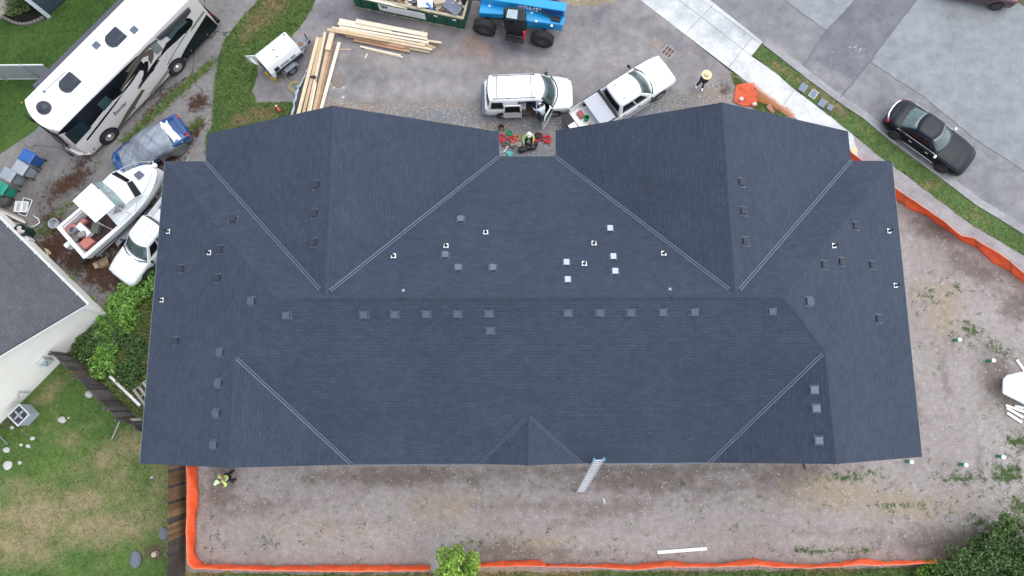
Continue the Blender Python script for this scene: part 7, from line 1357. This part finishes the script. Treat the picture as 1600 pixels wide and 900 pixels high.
def person(label, px, z, face, shirt, trousers, shoes, lean=.0, hands=((.25, -.2, 1.0), (.25, .2, 1.0)), hat=None, stride=.0, spread=.13, hatmat=None, crouch=0):
    """faces +x; lean = forward bend of the torso"""
    p = P(*px, z); o = thing('person', label, 'person', (p.x, p.y, .012), face); hipz = .92-crouch
    hip = Vector((-.12*lean-crouch*.2, 0, hipz)); dirn = Vector((math.sin(lean), 0, math.cos(lean))); ch = hip+dirn*.36; nk = hip+dirn*.54; hd_ = nk+(dirn*.6+Vector((.25*lean+.02, 0, .4))).normalized()*.17
    J = {'hip': (hip, .12), 'waist': (hip+dirn*.18, .115), 'chest': (ch, (.16, .12)), 'neck': (nk, .055), 'head': (hd_-Vector((0, 0, .02)), .085), 'crown': (hd_+Vector((0, 0, .08)), .075)}
    E = [('hip', 'waist'), ('waist', 'chest'), ('chest', 'neck'), ('neck', 'head'), ('head', 'crown')]; SJ = {k: (J[k][0], (J[k][1] if not isinstance(J[k][1], tuple) else J[k][1][0])*1.12+.01) for k in ('hip', 'waist', 'chest')}; SE = [('hip', 'waist'), ('waist', 'chest')]; TJ = {'hip': (hip, .135)}; TE = []
    for s, nm, hnd in ((-1, 'R', hands[0]), (1, 'L', hands[1])):
        sh = ch+Vector((0, s*.17, .10)); wr = Vector((hnd[0], hnd[1], hnd[2])); el = sh.lerp(wr, .5)+Vector((-.05, s*.07, -.04))
        J.update({'sh'+nm: (sh, .055), 'el'+nm: (el, .042), 'wr'+nm: (wr, .028)}); E += [('chest', 'sh'+nm), ('sh'+nm, 'el'+nm), ('el'+nm, 'wr'+nm)]
        d = (wr-el).normalized(); pl = wr+d*.08; J['pa'+nm] = (pl, (.036, .016)); E.append(('wr'+nm, 'pa'+nm)); sd2 = d.cross(Vector((0, 0, 1))); sd2 = sd2.normalized() if sd2.length > .1 else Vector((0, 1, 0)); fwd = sd2.cross(d)
        for f in range(4):
            k = 'f%d%s' % (f, nm); a = pl+sd2*(.026-.0173*f)+d*.02; L_ = (.068, .078, .072, .056)[f]; J[k+'a'] = (a, .009); J[k+'b'] = (a+d*L_*.5-fwd*.006, .0085); J[k+'c'] = (a+d*L_*.85-fwd*.028, .007); E += [('pa'+nm, k+'a'), (k+'a', k+'b'), (k+'b', k+'c')]
        k = 'th'+nm; J[k+'a'] = (wr+d*.035+sd2*.035, .011); J[k+'b'] = (wr+d*.075+sd2*.058-fwd*.01, .009); E += [('wr'+nm, k+'a'), (k+'a', k+'b')]
        hj = hip+Vector((0, s*.09, -.03)); ft = Vector((s*stride-.02, s*spread, .06)); kn = hj.lerp(ft, .5)+Vector((.05+crouch*.7, s*.02, 0))
        J.update({'hj'+nm: (hj, .085), 'kn'+nm: (kn, .058), 'an'+nm: (ft, .04), 'to'+nm: (ft+Vector((.16, s*.03, -.03)), .03)}); E += [('hip', 'hj'+nm), ('hj'+nm, 'kn'+nm), ('kn'+nm, 'an'+nm), ('an'+nm, 'to'+nm)]
        SJ.update({'sh'+nm: (sh, .072), 'el'+nm: (el, .056), 'cf'+nm: (el.lerp(wr, .85), .040)}); SE += [('chest', 'sh'+nm), ('sh'+nm, 'el'+nm), ('el'+nm, 'cf'+nm)]
        TJ.update({'hj'+nm: (hj, .102), 'kn'+nm: (kn, .076), 'an'+nm: (ft+Vector((0, 0, .03)), .062)}); TE += [('hip', 'hj'+nm), ('hj'+nm, 'kn'+nm), ('kn'+nm, 'an'+nm)]
    body = skin_obj('body', J, E, SKIN, o); skin_obj('shirt', SJ, SE, shirt, o); skin_obj('trousers', TJ, TE, trousers, o)
    for s in (-1, 1): ft = Vector((s*stride-.02, s*spread, 0)); m = M(); m.blob(ft+Vector((.06, s*.01, .045)), (.155, .058, .055), 1, .03, 8); m.build('shoe', shoes, o, smooth=True)
    fx = Vector((1, 0, 0)); m = M(); m.blob(hd_+Vector((.085, 0, -.01)), (.025, .016, .025), 1, .02, 5); [m.blob(hd_+Vector((0, s*.088, 0)), (.018, .012, .032), 1, .02, 5) for s in (-1, 1)]; m.build('face_feature', SKIN, body, smooth=True)
    m = M(); [m.blob(hd_+Vector((.078, s*.033, .02)), (.010, .014, .008), 1, 0, 5) for s in (-1, 1)]; m.box(hd_+Vector((.082, 0, -.055)), (.012, .045, .010)); m.build('eye', PLB, body)
    m = M(); m.blob(hd_+Vector((-.02, 0, .045)), (.10, .095, .09), 2, .03, 8); m.build('hair', mat('dark hair', (.02, .015, .012), .7), o, smooth=True)
    if hat == 'straw': m = M(); m.lathe(hd_+Vector((0, 0, .07)), [(.001, -.02), (.11, -.02), (.27, .0), (.28, .012), (.115, .01), (.10, .10), (.06, .13), (.001, .13)], 28); m.build('hat', hatmat, o, smooth=40); m = M(); m.lathe(hd_+Vector((0, 0, .07)), [(.113, .012), (.116, .02), (.112, .045), (.108, .045)], 28); m.build('hat_band', mat('band tan', (.35, .22, .10), .8), o)
    if hat == 'helmet': m = M(); m.lathe(hd_+Vector((0, 0, .03)), [(.001, .0), (.13, .0), (.135, .012), (.115, .02), (.11, .07), (.08, .12), (.001, .14)], 24); m.blob(hd_+Vector((.11, 0, .035)), (.07, .08, .012), 1, 0, 6); m.build('helmet', hatmat, o, smooth=50)
    if hat == 'cap': m = M(); m.lathe(hd_+Vector((0, 0, .03)), [(.001, .0), (.108, .0), (.105, .05), (.08, .095), (.001, .105)], 20); m.blob(hd_+Vector((.13, 0, .035)), (.08, .07, .010), 1, 0, 6); m.build('cap', hatmat, o, smooth=50)
    return o
NAVY = mat('navy shirt', (.035, .05, .085), .85, .15, 8); DKT = mat('black trousers', (.012, .013, .018), .9, .1); HV = mat('hi-vis lime', (.60, .88, .22), .6, .08, 6); WSH = mat('white shirt', (.66, .74, .80), .8, .06, 6); SHW = mat('white shoes', (.75, .75, .76), .6); SHB = mat('black shoes', (.015, .014, .014), .7)
person('person in a straw hat, dark shirt and white shoes standing on the asphalt', (1092, 137), 0, rad(-100), NAVY, DKT, SHW, .12, ((.22, -.12, 1.0), (.24, .12, 1.02)), 'straw', .05, .16, mat('straw', (.72, .55, .33), .8, .1, 9))
person('person in a lime safety shirt and white helmet standing in the notch of the roof', (826, 224), 0, rad(-85), HV, DKT, SHB, .22, ((.38, -.30, .85), (.36, .20, .95)), 'helmet', .05, .17, mat('white helmet', (.8, .8, .82), .4))
person('person in a lime safety shirt and pale cap by the lower left eave', (366, 743), 0, rad(225), HV, DKT, SHB, .25, ((.20, -.27, .82), (.30, .24, .95)), 'cap', .10, .17, mat('lime cap', (.68, .85, .50), .6), .05).scale = (1.12, 1.12, 1.08)
person('person in white shirt and cap leaning into the open front door of the van', (847, 188), 0, rad(118), WSH, mat('navy trousers', (.03, .045, .08), .85, .1), mat('brown boots', (.14, .08, .04), .8), .75, ((.62, -.22, 1.05), (.55, .32, 1.0)), 'cap', .10, .12, mat('white cap', (.8, .8, .8), .6))
